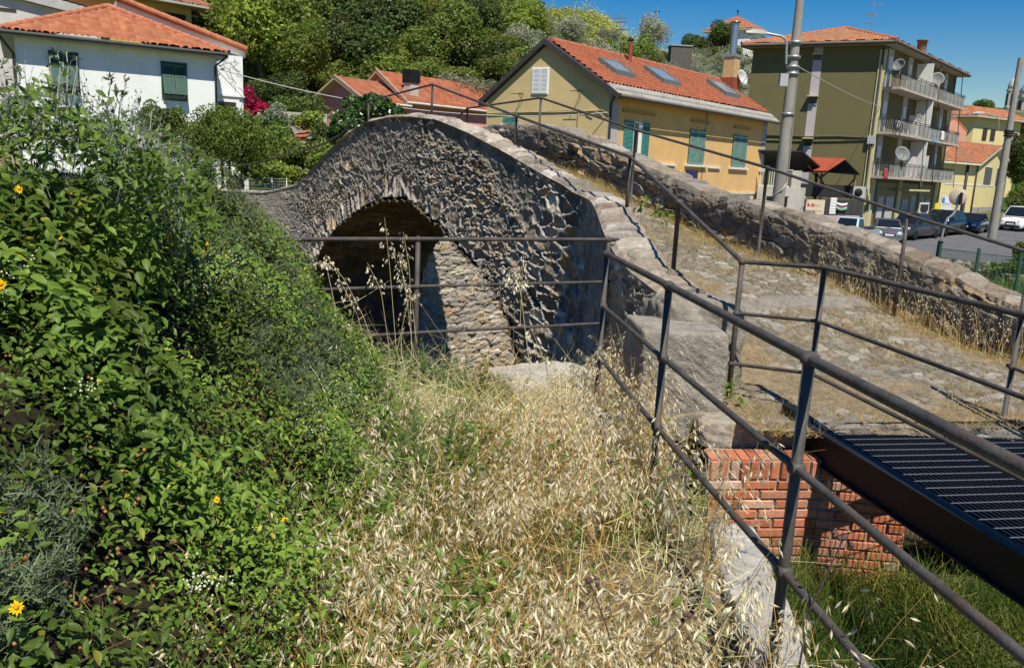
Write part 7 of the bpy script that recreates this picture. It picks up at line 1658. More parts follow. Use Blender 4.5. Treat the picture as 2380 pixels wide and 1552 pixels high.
def blobs(name, label, cat, pts, r, matl, cols, rng, kind="stuff"):
    m = len(pts); o6 = np.array([[1, 0, 0], [-1, 0, 0], [0, 1, 0], [0, -1, 0], [0, 0, 1], [0, 0, -1]], float); tri = np.array([(0, 2, 4), (2, 1, 4), (1, 3, 4), (3, 0, 4), (2, 0, 5), (1, 2, 5), (3, 1, 5), (0, 3, 5)])
    V = pts[:, None] + o6[None] * (np.asarray(r).reshape(-1, 1, 1)); F = (np.arange(m) * 6)[:, None, None] + tri[None]
    o = np_mesh(name, V.reshape(-1, 3), F.reshape(-1, 3), np.repeat(cols, 6, 0), True, matl); tag(o, label, cat, None, kind)
def heads():
    rng = np.random.default_rng(12); N = 2600; X = rng.uniform(-3.4, -.1, N); Y = rng.uniform(1.3, 5.8, N); keep = (bush_mask(X, Y) > .3) & (fbm(X * 1.4, Y * 1.4, 27, 3) + .2 * sstep(3, 1.8, Y) > .52); X, Y = X[keep], Y[keep]; m = len(X)
    P = np.stack([X, Y, ground_z(X, Y) + bush_top(X, Y) * rng.uniform(.7, 1.12, m)], 1); col = np.array([[.9, .6, .4]]) * rng.uniform(.6, 1.4, (m, 1)) + np.array([[.3, .12, .0]]) * (rng.random((m, 1)) < .2)
    blobs("dry_flower_heads", "small brown dried flower heads dotted through the left bank", "seed heads", P, rng.uniform(.004, .009, m), leafmat("dry_head", (.27, .185, .115), .1, .9), col, rng)
    B = []
    for (x, y, n, sx, sy) in ((500, 640, 150, 34, 16), (380, 610, 110, 40, 16), (450, 655, 90, 30, 18), (620, 660, 60, 26, 18), (530, 600, 60, 26, 14), (845, 950, 340, 36, 26), (775, 990, 160, 26, 20), (1000, 930, 80, 14, 18), (300, 600, 60, 30, 18), (80, 620, 60, 30, 18), (200, 900, 20, 20, 10), (480, 1640 * .8207, 60, 24, 18), (800, 915, 120, 24, 18), (660, 720, 40, 30, 20)):
        for k in range(n):
            px, py = x + rng.normal() * sx * 1.35, y + rng.normal() * sy * 1.0; h = bank_hit(px, py, .26 + rng.uniform(-.03, .06)); B.append(h)
    B = np.array(B); blobs("white_buds", "clusters of tiny creamy white buds over the leafy bank", "blossom", B, rng.uniform(.0025, .0058, len(B)), leafmat("cream_bud", (.55, .58, .36), .2, .6), rng.uniform(.75, 1.1, (len(B), 1)) * np.ones((1, 3)), rng)
heads()

# yellow daisies, each a flower of its own
L_PETAL = leafmat("yellow_petal", (.80, .52, .01), .3, .5)
def daisy_proto():
    t = thing("yellow_daisy", "yellow daisy", "flower"); m = MB(); rr = random.Random(3)
    for k in range(11):
        a = 2 * math.pi * k / 11 + rr.uniform(-.15, .15); L = rr.uniform(.020, .027); ca, sa = math.cos(a), math.sin(a); w = .0045
        m.add([(ca * .004, sa * .004, 0), (ca * L * .6 - sa * w, sa * L * .6 + ca * w, .003), (ca * L, sa * L, -.002), (ca * L * .6 + sa * w, sa * L * .6 - ca * w, .003)], [(0, 3, 2, 1)])
    m.build("petals", mat("petal_yellow", (.78, .50, .01), .5, .1, 50, 0), t); m = MB(); m.lathe((0, 0, 0), [(.0075, -.001), (.0072, .003), (.003, .006)], 10); m.build("centre", mat("flower_centre", (.60, .26, .01), .8, .2, 90, 0), t)
    m = MB(); m.tube([(0, 0, -.002), (.004, .002, -.08), (0, .01, -.2)], .0016, 5, cap=False); m.build("stem", mat("flower_stem", (.20, .22, .12), .8, .1, 9, 0), t); return t
DA = [(481, 567, "upper of the two big yellow daisies by the white buds"), (473, 586, "largest yellow daisy facing the camera by the white buds"), (395, 550, "orange yellow daisy left of the two big daisies"), (505, 596, "small orange daisy just right of the big daisies"), (524, 593, "small daisy at the right end of the row of daisies"), (254, 548, "lone small orange daisy above the middle of the bank"), (139, 551, "faded orange daisy on a tall grey stem at the left"),
      (165, 452, "yellow daisy high on the bank below the white house"), (301, 728, "half open daisy with a dark centre on the leafy bank"), (514, 759, "small orange daisy among small leaves on the bank"), (440, 830, "single yellow daisy in the dark leaves above the middle of the bank"), (3, 661, "yellow daisy cut by the left edge"), (504, 1160, "yellow daisy with long drooping petals low on the bank"), (663, 1208, "yellow daisy beside the oat grass"), (38, 1411, "orange daisy at the bottom left among silver leaves"), (638, 1093, "orange daisy button in the small leaves near the oats"), (828, 807, "yellow daisy by the dry stalks under the dark arch"), (44, 440, "yellow daisy at the upper left edge of the bank")]
dp = daisy_proto(); rd = random.Random(8)
for i, (x, y, lab) in enumerate(DA):
    o = dp if i == 0 else copy_tree(dp); h = bank_hit(x, y, .28); d = -h / np.linalg.norm(h); q = Vector((d[0] + rd.uniform(-.5, .5), d[1] + rd.uniform(-.3, .3), d[2] + rd.uniform(.1, .9))).to_track_quat('Z', 'Y')
    o.location = tuple(h); o.rotation_mode = 'QUATERNION'; o.rotation_quaternion = q; s = .62 * (.75, 1.0, 1.15)[i % 3] * (.7 if "small" in lab or "button" in lab else 1.1); o.scale = (s, s, s); tag(o, lab, "flower", "yellow daisies on the bank")

# ------------------------------------------------------------------ wild oats
def oat_panicle(base, h, lean, rng, nsp, hs=(.40, 1.0), size=1.0):
    """arrays for many stalks: stems (ribbons) and spikelets"""
    m = len(base); up = np.zeros((m, 3)); up[:, 2] = 1
    seg = 6; V = np.zeros((m, seg + 1, 2, 3)); side = np.stack([np.ones(m), rng.normal(size=m) * .4, np.zeros(m)], 1); side /= np.linalg.norm(side, axis=1, keepdims=True)
    pos = lambda t: base + up * (h * t)[:, None] + lean * (h * t ** 1.8)[:, None]
    for i in range(seg + 1):
        t = np.full(m, i / seg); q = pos(t); w = .0019 * (1 - .6 * i / seg) * size; V[:, i, 0] = q - side * w; V[:, i, 1] = q + side * w
    F = np.array([(2 * i, 2 * i + 1, 2 * i + 3, 2 * i + 2) for i in range(seg)]); F = (np.arange(m) * (seg + 1) * 2)[:, None, None] + F[None]
    stemV, stemF = V.reshape(-1, 3), F.reshape(-1, 4)
    k = np.repeat(np.arange(m), nsp); t = rng.uniform(*hs, len(k)); p0 = np.stack([pos_ for pos_ in (base[k] + up[k] * (h[k] * t)[:, None] + lean[k] * (h[k] * t ** 1.8)[:, None])])
    out = rng.normal(size=(len(k), 3)) + lean[k] * 1.6; out[:, 2] = rng.uniform(-.2, .5, len(k)); out /= np.linalg.norm(out, axis=1, keepdims=True); r = rng.uniform(.012, .06, len(k)) * (1.35 - t)[:] * 1.3 * size
    hang = p0 + out * r[:, None]; dn = out * .55 + np.array([0, 0, -.85]) + rng.normal(size=(len(k), 3)) * .22 + lean[k] * .5; dn /= np.linalg.norm(dn, axis=1, keepdims=True)
    L = rng.uniform(.026, .043, len(k)) * size; Vs = []; n0 = rng.normal(size=(len(k), 3)); v = np.cross(dn, n0); v /= np.linalg.norm(v, axis=1, keepdims=True); n = np.cross(v, dn)
    q = []
    for sg in (-1, 1):
        ax = dn + v * sg * .20; tip = hang + ax * L[:, None]; mid = hang + ax * (L * .45)[:, None]; w = (L * .088)[:, None]
        q.append(np.stack([hang, mid + v * sg * w * .9 + n * w, tip, mid - v * sg * w * .3 - n * w], 1))
    S = np.concatenate(q, 1).reshape(-1, 3); ms = len(k); SF = np.arange(ms * 8).reshape(ms * 2, 4)
    PV, PF = ribbons(p0, hang - p0, np.ones(len(k)), .00055 * size, rng, 0, 1, droop=np.zeros((len(k), 3)))
    return stemV, stemF, S, SF, PV, PF, ms
def oat_density(X, Y):
    a = sstep(-1.05, -.35, X + .12 * (Y - 3) + .5 * (fbm(X * 1.5, Y * 1.5, 63, 3) - .5)) * sstep(1.06, .84, X - .02 * (Y - 3)) * sstep(6.9, 6.3, Y)
    return a * (1 - .93 * np.exp(-(((X - .30) / .42) ** 2 + ((Y - 6.45) / .34) ** 2))) * (1 - .85 * np.exp(-(((X - .62) / .2) ** 2 + ((Y - 5.25) / .3) ** 2)))
def oats():
    rng = np.random.default_rng(31); N = 6200; X = rng.uniform(-1.4, 1.4, N); Y = 1.7 + 5.0 * rng.random(N)
    cl = fbm(X * 3, Y * 3, 93, 3); keep = rng.random(N) < oat_density(X, Y) * sstep(.40, .62, cl + .13 * sstep(3.5, 2.4, Y)) * (1 - .55 * sstep(.3, -.2, X) * sstep(3.6, 4.4, Y)); X, Y = X[keep], Y[keep]; m = len(X)
    base = np.stack([X, Y, ground_z(X, Y) - .02], 1); h = rng.uniform(.26, .56, m) * (1 - .25 * sstep(4.6, 6.2, Y)) * (.85 + .5 * sstep(.35, .95, X)) * (1 - .75 * sstep(4.7, 5.8, Y) * sstep(.5, .0, X)); lean = np.stack([rng.normal(size=m) * .30 + .05, rng.normal(size=m) * .25 - .05, np.zeros(m)], 1)
    sV, sF, S, SF, PV, PF, ms = oat_panicle(base, h, lean, rng, 11)
    col = np.repeat(np.array([[1, .86, .62]]) * rng.uniform(.7, 1.15, (m, 1)), 14, 0); o = np_mesh("oat_stems", sV, sF, col, False, L_STRAW); tag(o, "dry straw stems of the wild oats in front", "dry grass", None, "stuff")
    tone = np.repeat(rng.uniform(.72, 1.12, (ms, 1)) * np.array([[1, .97, .92]]), 8, 0); o = np_mesh("oat_spikelets", S, SF, tone, False, L_OAT); tag(o, "pale nodding husks of wild oats filling the foreground", "dry grass", None, "stuff")
    np_o = np_mesh("oat_stalks", PV, PF, np.full((len(PV), 3), .9), False, L_STRAW); tag(np_o, "hair thin stalks of the oat husks in front", "dry grass", None, "stuff")
    print("oats", m, ms)
oats()
def litter():
    rng = np.random.default_rng(41)
    # fallen golden straw
    N = 13000; X = rng.uniform(-1.6, 1.3, N); Y = 1.7 + 5.0 * rng.random(N); keep = rng.random(N) < np.clip(oat_density(X, Y) * 1.1, 0, 1); X, Y = X[keep], Y[keep]; m = len(X)
    p = np.stack([X, Y, ground_z(X, Y) + rng.random(m) ** 1.5 * .22], 1); d = rng.normal(size=(m, 3)); d[:, 2] = rng.normal(size=m) * .45 + .25; d /= np.linalg.norm(d, axis=1, keepdims=True)
    V, F = ribbons(p, d, rng.uniform(.10, .34, m) * (1 + 1.1 * (rng.random(m) < .10)), rng.uniform(.0010, .0023, m), rng, .5, 3); gold = sstep(.40, .62, fbm(X * 1.3 + 3, Y * 1.3, 57, 3) + .28 * np.exp(-((X - .25) ** 2 / .25 + (Y - 4.0) ** 2 / 1.2)))[:, None]
    col = (np.array([[1.15, 1.5, 1.9]]) * (1 - gold) + np.array([[1.0, .95, .9]]) * gold) * rng.uniform(.6, 1.25, (m, 1)); o = np_mesh("fallen_straw", V, F, np.repeat(col, 8, 0), False, L_GOLD); tag(o, "fallen golden straw matted under the oats", "dry grass", None, "stuff")
    # green growth below the oats
    N = 13000; X = rng.uniform(-1.6, 1.3, N); Y = 1.7 + 5.0 * rng.random(N); g = fbm(X * 1.6, Y * 1.6, 43, 3); keep = (rng.random(N) < oat_density(X, Y) * (.3 + .7 * sstep(.45, -.3, X))) & (g > .47); X, Y = X[keep], Y[keep]; m = len(X)
    c = np.stack([X, Y, ground_z(X, Y) + rng.random(m) * .30 * (1 - .6 * sstep(5.0, 5.9, Y))], 1); up = np.array([0, -.3, .9]) + rng.normal(size=(m, 3)) * .5; up /= np.linalg.norm(up, axis=1, keepdims=True); a = rng.normal(size=(m, 3)); u = a - up * (a * up).sum(1, keepdims=True); u /= np.linalg.norm(u, axis=1, keepdims=True); L = rng.uniform(.02, .055, m)
    V, F = broad_leaves(c, u, np.cross(up, u), up, L, L * .5); o = np_mesh("green_weeds", V, F, np.repeat(rng.uniform(.7, 1.5, (m, 1)) * np.ones((1, 3)), 15, 0), True, L_CLEM); tag(o, "low green weeds showing between the oats", "weeds", None, "stuff")
litter()
# tall single stalks standing in front of the arch
def tall_oat(pts, Y, label, grp, seed, size=1.0, nsp=26, green=False):
    rng = np.random.default_rng(seed); P = [atY((700 + x / 1.94) * .8207, (300 + y / 1.94) * .8207, Y) for x, y in pts]; t = thing("wild_oat_stalk", label, "wild oat", tuple(P[0]), grp)
    n = 12; q = []
    for i in range(n):
        s = i / (n - 1) * (len(P) - 1); k = min(int(s), len(P) - 2); f = s - k; q.append(P[k] + (P[k + 1] - P[k]) * f)
    m = MB(); m.tube(q, [.0026 * (1 - .6 * i / n) for i in range(n)], 5, cap=False); m.build("stem", mat("straw_stem", (.56, .44, .25), .6, .15, 30, 0), t)
    q = np.array(q); k = rng.uniform(.5, .995, nsp) * (n - 1); i = k.astype(int); p0 = q[i] + (q[np.minimum(i + 1, n - 1)] - q[i]) * (k - i)[:, None]; out = rng.normal(size=(nsp, 3)); out[:, 1] *= .5; out[:, 2] = rng.uniform(-.6, .25, nsp); out /= np.linalg.norm(out, axis=1, keepdims=True)
    hang = p0 + out * (rng.uniform(.02, .10, nsp) * (1.25 - k / n))[:, None]; L = rng.uniform(.022, .034, nsp) * size; dn = out * .5 + np.array([.1, 0, -.85]); dn /= np.linalg.norm(dn, axis=1, keepdims=True); v = np.cross(dn, rng.normal(size=(nsp, 3))); v /= np.linalg.norm(v, axis=1, keepdims=True); nn = np.cross(v, dn); Q = []
    for sg in (-1, 1): ax = dn + v * sg * .2; mid = hang + ax * (L * .45)[:, None]; w = (L * .15)[:, None]; Q.append(np.stack([hang, mid + v * sg * w + nn * w, hang + ax * L[:, None], mid - v * sg * w * .3 - nn * w], 1))
    S = np.concatenate(Q, 1).reshape(-1, 3); np_mesh("panicle", S, np.arange(nsp * 8).reshape(-1, 4), np.full((nsp * 8, 3), 1.0), False, L_OAT, parent=t)
    V, F = ribbons(p0, hang - p0, np.ones(nsp), .0006, rng, 0, 1, droop=np.zeros((nsp, 3))); np_mesh("husk_stalks", V, F, np.full((len(V), 3), .9), False, L_STRAW, parent=t)
TG = "tall dry oat stalks in front of the arch"
for i, (pts, Y, lab) in enumerate((
    ([(830, 1480), (785, 900), (755, 612)], 6.0, "tallest oat stalk reaching the crown of the dark arch"), ([(745, 1500), (650, 1180), (540, 960), (430, 820)], 5.9, "long oat stalk slanting left across the dark arch"),
    ([(800, 1470), (735, 1010), (660, 862)], 6.05, "oat stalk leaning left between the tallest stalk and the long slanting one"), ([(905, 1400), (893, 900), (858, 692)], 6.1, "upright oat stalk just left of the railing post in the arch"),
    ([(490, 1130), (440, 900), (398, 850)], 5.8, "short oat stalk at the left edge of the dark arch"), ([(915, 1380), (870, 1000), (830, 800)], 6.0, "bushy oat stalk beside the railing post"),
    ([(700, 1480), (600, 1130), (510, 960)], 5.85, "low oat stalk drooping left under the middle rail"), ([(930, 1300), (905, 1060), (850, 950)], 5.95, "heavy headed oat stalk hanging over the middle rail"),
    ([(790, 1490), (860, 1180), (900, 1020)], 5.9, "oat stalk leaning right towards the railing post"), ([(620, 1420), (560, 1230), (480, 1130)], 5.6, "small pale oat stalk at the foot of the dark arch"), ([(1500, 1200), (1510, 950), (1520, 790)], 6.3, "thin oat stalk against the sunlit right end of the bridge"),
    ([(1180, 1300), (1230, 1010), (1290, 870)], 6.2, "oat stalk in front of the right leg of the arch"))):
    tall_oat(pts, Y, lab, TG, 500 + i)
NG = "tall oat stalks by the sloping railing"
for i, (pts, Y, lab) in enumerate((([(1560, 1500), (1500, 1000), (1440, 900)], 4.6, "arching oat stalk at the foot of the corner post"), ([(1660, 1700), (1650, 1450), (1560, 1220)], 4.4, "oat stalk leaning left over the pale slab"), ([(1790, 1750), (1780, 1500), (1960, 1310)], 4.2, "oat stalk drooping to the right across the pillar"),
    ([(1990, 2150), (1960, 1800), (1850, 1600)], 3.6, "tall oat stalk in front of the pillar base"), ([(2300, 2900), (2380, 2300), (2300, 2050)], 2.6, "near oat stalk crossing the brick wall"), ([(2420, 3100), (2520, 2600), (2700, 2380)], 2.4, "near oat stalk leaning right over the pit"),
    ([(2500, 3150), (2640, 2800), (2800, 2650)], 2.3, "low oat stalk reaching over the grassy pit"), ([(2350, 3000), (2420, 2700), (2380, 2500)], 2.45, "short oat stalk beside the nearest post"), ([(2900, 3000), (2990, 2860), (3020, 2770)], 2.2, "oat head at the bottom right corner of the pit"))):
    tall_oat(pts, Y, lab, NG, 540 + i, 1.1, 24)
def dark_stem(pts, Y, lab, seed):
    P = [atY(x, y, Y) for x, y in pts]; t = thing("dried_thistle", lab, "dried plant", tuple(P[0])); m = MB(); m.tube(P, [.0035, .003, .0025, .002][:len(P)], 6); m.build("stem", mat("purple_brown_stem", (.10, .06, .055), .8, .2, 30, 0), t)
    rr = random.Random(seed); m = MB()
    for k in range(5): p = P[-1] + np.array([rr.uniform(-.03, .03), rr.uniform(-.03, .03), rr.uniform(-.03, .02)]); m.ball(p, rr.uniform(.006, .011), 0, 7, 5)
    m.build("heads", mat("purple_brown_stem", (.10, .06, .055)), t)
dark_stem([(1855, 1560), (1880, 1420), (1960, 1250)], 2.35, "dark dried stem curving up in front of the nearest post", 1); dark_stem([(1440, 1560), (1405, 1440), (1370, 1350)], 2.3, "dark dried stem with a few heads at the bottom of the oat grass", 2); dark_stem([(1500, 1530), (1560, 1480), (1600, 1435)], 2.35, "short dark stem with a knobbly head beside the pale kerb", 3)

# leafy spurge like shoots in the middle
def shoot_plant(px, py, seed, lab, ns=9):
    rng = np.random.default_rng(seed); b = bank_hit(px, py, .0, 2, 6.2); t = thing("leafy_shoots", lab, "plant", tuple(b), "narrow leaved green plants by the oats"); m = MB(); C = []; U = []; Ls = []
    for k in range(ns):
        q = b + np.array([rng.normal() * .09, rng.normal() * .09, 0]); q[2] = float(ground_z(q[0], q[1])); ht = rng.uniform(.18, .34); ln = rng.normal(size=2) * .12; tip = q + np.array([ln[0], ln[1], ht]); m.tube([q, (q + tip) / 2 + np.array([ln[0] * .1, 0, .01]), tip], [.0035, .003, .0015], 5, cap=False)
        for j in range(54):
            s = .25 + .75 * j / 53; c = q + (tip - q) * s; a = j * 2.399; C.append(c); U.append((math.cos(a), math.sin(a), .55 + .8 * s * s)); Ls.append(rng.uniform(.026, .042) * (1.1 - .35 * s))
    m.build("stem", mat("green_stem", (.16, .18, .07), .8, .1, 20, 0), t)
    C = np.array(C); U = np.array(U); U /= np.linalg.norm(U, axis=1, keepdims=True); v = np.cross(U, [0, 0, 1.0]); v /= np.linalg.norm(v, axis=1, keepdims=True); n = np.cross(v, U); Ls = np.array(Ls)
    V, F = broad_leaves(C, U, v, n, Ls, Ls * .22, .2, .1); np_mesh("leaves", V, F, np.repeat(rng.uniform(.75, 1.25, (len(C), 1)) * np.ones((1, 3)), 15, 0), True, leafmat("spurge_leaf", (.10, .18, .035), .3, .45), parent=t)
for i, (x, y, lab) in enumerate(((965, 1110, "upright plant of narrow green leaves in the centre of the foreground"), (1030, 1090, "narrow leaved plant right of the central green plant"), (905, 1120, "narrow leaved plant left of the central green plant"), (985, 1180, "lower narrow leaved plant in front of the central green plant"), (1010, 890, "bushy narrow leaved plant at the brink below the sunlit wall"), (1090, 900, "narrow leaved plant at the brink by the railing"), (650, 1330, "dark green narrow leaved plant low between the bank and the oats"), (590, 1420, "dark narrow leaved plant near the bottom among the oats"), (960, 860, "green plant at the foot of the railing post in the arch"))): shoot_plant(x, y, 600 + i, lab, 11)

# pale woody twigs rising out of the bank
def ZT(x, y): return x / 3.88 * .8207, (150 + y / 3.88) * .8207
M_TWIG = mat("pale_twig", (.46, .45, .38), .8, .2, 20, .1)
def twig(pts, Y, lab, seed, nl=12):
    rng = np.random.default_rng(seed); P = [atY(*ZT(x, y), Y) for x, y in pts]; t = thing("woody_twig", lab, "twig", tuple(P[0]), "pale twigs above the leafy bank"); n = len(P); m = MB(); m.tube(P, [.0034 * (1 - .5 * i / n) for i in range(n)], 6); m.build("stem", M_TWIG, t)
    k = rng.uniform(.25 * (n - 1), n - 1.01, nl); k[:4] = n - 1.01 - rng.random(4) * .25; i = k.astype(int); Pa = np.array(P); c = Pa[i] + (Pa[np.minimum(i + 1, n - 1)] - Pa[i]) * (k - i)[:, None]; u = rng.normal(size=(nl, 3)) * .7 + np.array([0, 0, .8]); u /= np.linalg.norm(u, axis=1, keepdims=True); v = np.cross(u, rng.normal(size=(nl, 3))); v /= np.linalg.norm(v, axis=1, keepdims=True)
    L = rng.uniform(.022, .045, nl); V, F = broad_leaves(c, u, v, np.cross(v, u), L, L * .34); np_mesh("leaves", V, F, np.repeat(rng.uniform(.7, 1.3, (nl, 1)) * np.ones((1, 3)), 15, 0), True, L_ART, parent=t)
for i, (pts, lab) in enumerate((([(110, 620), (90, 480), (60, 260), (18, 110)], "pale twig at the far left edge against the grey side wall"), ([(120, 640), (150, 480), (225, 300), (180, 165)], "forked pale twig at the left corner of the white house"), ([(555, 940), (545, 600), (560, 300), (548, 45)], "straight pale twig over the left edge of the left shutter"), ([(620, 900), (635, 470), (668, 150), (632, 0)], "tall pale twig over the middle of the left shutter"),
    ([(730, 900), (738, 450), (750, 150), (730, -6)], "tallest pale twig in front of the left shutter"), ([(760, 800), (810, 390), (850, 180), (842, 50)], "pale twig over the right edge of the left shutter"), ([(1000, 1120), (1090, 860), (1185, 620), (1200, 430), (1225, 270)], "long pale twig leaning right between the two windows"), ([(1290, 900), (1320, 560), (1385, 360), (1360, 275)], "slim pale twig with buds between the windows"),
    ([(1190, 1000), (1240, 720), (1290, 520), (1275, 430)], "pale twig behind the long leaning twig"), ([(1330, 1300), (1350, 900), (1355, 700)], "stiff upright pale twig low at the right of the bank"), ([(1180, 1340), (1400, 1180), (1560, 1040), (1650, 850), (1670, 640)], "longest pale twig curving out to the right of the bank"), ([(1300, 1200), (1400, 900), (1510, 690), (1525, 520)], "branched pale twig right of the clipped tree"), ([(150, 1200), (100, 1000), (55, 860)], "bleached broken twig at the left edge"), ([(350, 1250), (345, 1100), (300, 900), (295, 450)], "short grey twig left of the left shutter"), ([(470, 1280), (545, 1050), (600, 800)], "pale twig in the dense leaves under the left window"))): twig(pts, 3.7 + .12 * (i % 3), lab, 700 + i, 14 if i != 9 else 6)
# taller leaf sprays on the skyline of the bank
def sprays():
    rng = np.random.default_rng(15); C = []; 
    for k in range(230):
        px = rng.uniform(-20, 460); top = np.interp(px, [-20, 60, 130, 200, 290, 380, 430, 470], [245, 222, 240, 268, 302, 346, 420, 490]); py = top + abs(rng.normal()) * 75; Y = rng.uniform(3.3, 4.4); C.append(atY(px, py, Y))
    base = np.array(C); K = 7; c = np.repeat(base, K, 0) + rng.normal(size=(len(base) * K, 3)) * .05; m = len(c); up = np.array([.1, -.2, .8]) + rng.normal(size=(m, 3)) * .5; up /= np.linalg.norm(up, axis=1, keepdims=True); a = rng.normal(size=(m, 3)) + np.array([.1, -.1, -.2]); u = a - up * (a * up).sum(1, keepdims=True); u /= np.linalg.norm(u, axis=1, keepdims=True); L = rng.uniform(.035, .07, m)
    V, F = broad_leaves(c, u, np.cross(up, u), up, L, L * rng.uniform(.36, .5, m)); col = rng.uniform(.65, 1.3, (m, 1)) * np.ones((1, 3)); o = np_mesh("bramble_tops", V, F, np.repeat(col, 15, 0), True, L_CLEM); tag(o, "leafy upper sprays of the bank against the white house", "foliage", None, "stuff")
    # pale grey shoots: a curved stem with small felted leaves in pairs
    A = []
    for k in range(300):
        px = rng.uniform(-10, 440); top = np.interp(px, [-20, 60, 130, 200, 290, 380, 430, 470], [215, 195, 200, 215, 255, 300, 370, 450]); py = top + 25 + abs(rng.normal()) * 95; A.append(atY(px, py, rng.uniform(3.3, 4.3)))
    A = np.array(A); m = len(A); h = rng.uniform(.10, .30, m); d = rng.normal(size=(m, 3)) * .30 + np.array([.05, 0, .95]); d /= np.linalg.norm(d, axis=1, keepdims=True); bend = rng.normal(size=(m, 3)) * .10
    V, F = ribbons(A - d * (h * .4)[:, None], d, h, .0017, rng, .3, 5, droop=bend); Vs, Fs, nV = [V], [F], len(V)
    K = 12; i = np.repeat(np.arange(m), K); t = np.tile(np.linspace(.2, 1.0, K), m); c = A[i] - d[i] * (h[i] * .4)[:, None] + d[i] * (h[i] * t)[:, None] + bend[i] * (h[i] * t * t * .5)[:, None]; u = d[i] * .9 + rng.normal(size=(m * K, 3)) * .55; u /= np.linalg.norm(u, axis=1, keepdims=True); v = np.cross(u, rng.normal(size=(m * K, 3))); v /= np.linalg.norm(v, axis=1, keepdims=True); L = rng.uniform(.014, .036, m * K) * (1.15 - .5 * t)
    LV, LF = leaf_quads(c + u * (L * .5)[:, None], u, v, np.cross(u, v), L, L * .34); V = np.concatenate([V, LV]); F = np.concatenate([F, LF + nV]); col = np.concatenate([np.full((nV, 3), 1.25), np.repeat(rng.uniform(.75, 1.25, (m * K, 1)) * np.ones((1, 3)), 4, 0)])
    o = np_mesh("grey_sprigs", V, F, col, False, leafmat("felted_leaf", (.33, .36, .28), .25, .8, .15)); tag(o, "pale grey felted shoots among the leaves at the top of the bank", "sprigs", None, "stuff")
sprays()

# ------------------------------------------------------------------ grass on the bridge path and in the pit
def path_grass():
    rng = np.random.default_rng(52); N = 120000; s = 1.6 + 14 * rng.random(N) ** 1.4; nI = n_out(s) + .46; nI = np.where(s < 4.7, 4.1 + (s - 3.5) * .5, nI); t = rng.random(N); n = nI + (8.1 - nI) * t; X, Y = sn2w(s, n)
    edge = sstep(.42, .0, 8.12 - n) + .9 * sstep(.22, .0, n - nI); d = fbm(s * 1.2, n * 1.6, 87, 3); lane = np.exp(-((n - 7.2) / .35) ** 2) * .45 * sstep(7, 5, s); keep = rng.random(N) < np.clip(edge * .8 + .75 * sstep(.50, .64, d) * .7 + lane * sstep(.4, .6, d) + .10 + .8 * sstep(5.8, 5.45, Y), 0, 1); keep &= ~((Y < 5.38) & (X > 2.02)) & (Y > 5.02 + .0 * X)
    s, n, X, Y, edge = s[keep], n[keep], X[keep], Y[keep], edge[keep]; m = len(X); p = np.stack([X, Y, deckz(s) + .0], 1); dd = rng.normal(size=(m, 3)) * .7; dd[:, 2] = np.abs(rng.normal(size=m)) * .8 + .25; dd /= np.linalg.norm(dd, axis=1, keepdims=True)
    V, F = ribbons(p, dd, rng.uniform(.03, .09, m) * (1 + 1.3 * edge), rng.uniform(.0012, .0026, m), rng, .6, 3); green = (rng.random((m, 1)) < .20) ; col = np.where(green, np.array([[.42, .85, .5]]), np.array([[1.1, 1.05, 1.0]])) * rng.uniform(.55, 1.3, (m, 1)); o = np_mesh("path_grass", V, F, np.repeat(col, 8, 0), False, L_GOLD); tag(o, "short dry golden grass along the edges of the cobbled path", "dry grass", None, "stuff")
    # tall wisps at the foot of the far parapet
    N = 210; s = rng.uniform(2.6, 6.2, N); n = 8.1 - np.abs(rng.normal(size=N)) * .22; X, Y = sn2w(s, n); base = np.stack([X, Y, deckz(s)], 1); h = rng.uniform(.18, .62, N); lean = rng.normal(size=(N, 3)) * .22; lean[:, 2] = 0; sV, sF, S, SF, PV, PF, ms = oat_panicle(base, h, lean, rng, 5, (.6, 1.0), .8)
    o = np_mesh("wispy_stems", sV, sF, np.full((len(sV), 3), .95), False, L_STRAW); tag(o, "tall wispy dry stems at the foot of the far parapet", "dry grass", None, "stuff"); o = np_mesh("wispy_husks", S, SF, np.full((len(S), 3), .85), False, L_OAT); tag(o, "sparse husks on the wispy stems by the far parapet", "dry grass", None, "stuff")
    # green weeds by the near pillar and along the parapet
    pts = []
    for (px, py, k) in ((1690, 1000, 26), (1675, 930, 14), (1700, 900, 10), (1535, 500, 20), (1500, 470, 14), (1730, 1010, 14)):
        for j in range(k): h = atY(px + rng.normal() * 9, py + rng.normal() * 14, 5.55 if px > 1600 else 8.0); pts.append(h)
    c = np.array(pts); m = len(c); up = np.array([0, -.5, .8]) + rng.normal(size=(m, 3)) * .4; up /= np.linalg.norm(up, axis=1, keepdims=True); a = rng.normal(size=(m, 3)); u = a - up * (a * up).sum(1, keepdims=True); u /= np.linalg.norm(u, axis=1, keepdims=True); L = rng.uniform(.04, .08, m); V, F = broad_leaves(c, u, np.cross(up, u), up, L, L * .5); o = np_mesh("pillar_weeds", V, F, np.repeat(rng.uniform(.8, 1.4, (m, 1)) * np.ones((1, 3)), 15, 0), True, L_CLEM); tag(o, "fresh green weeds beside the pillar and along the near parapet", "weeds", None, "stuff")
path_grass()
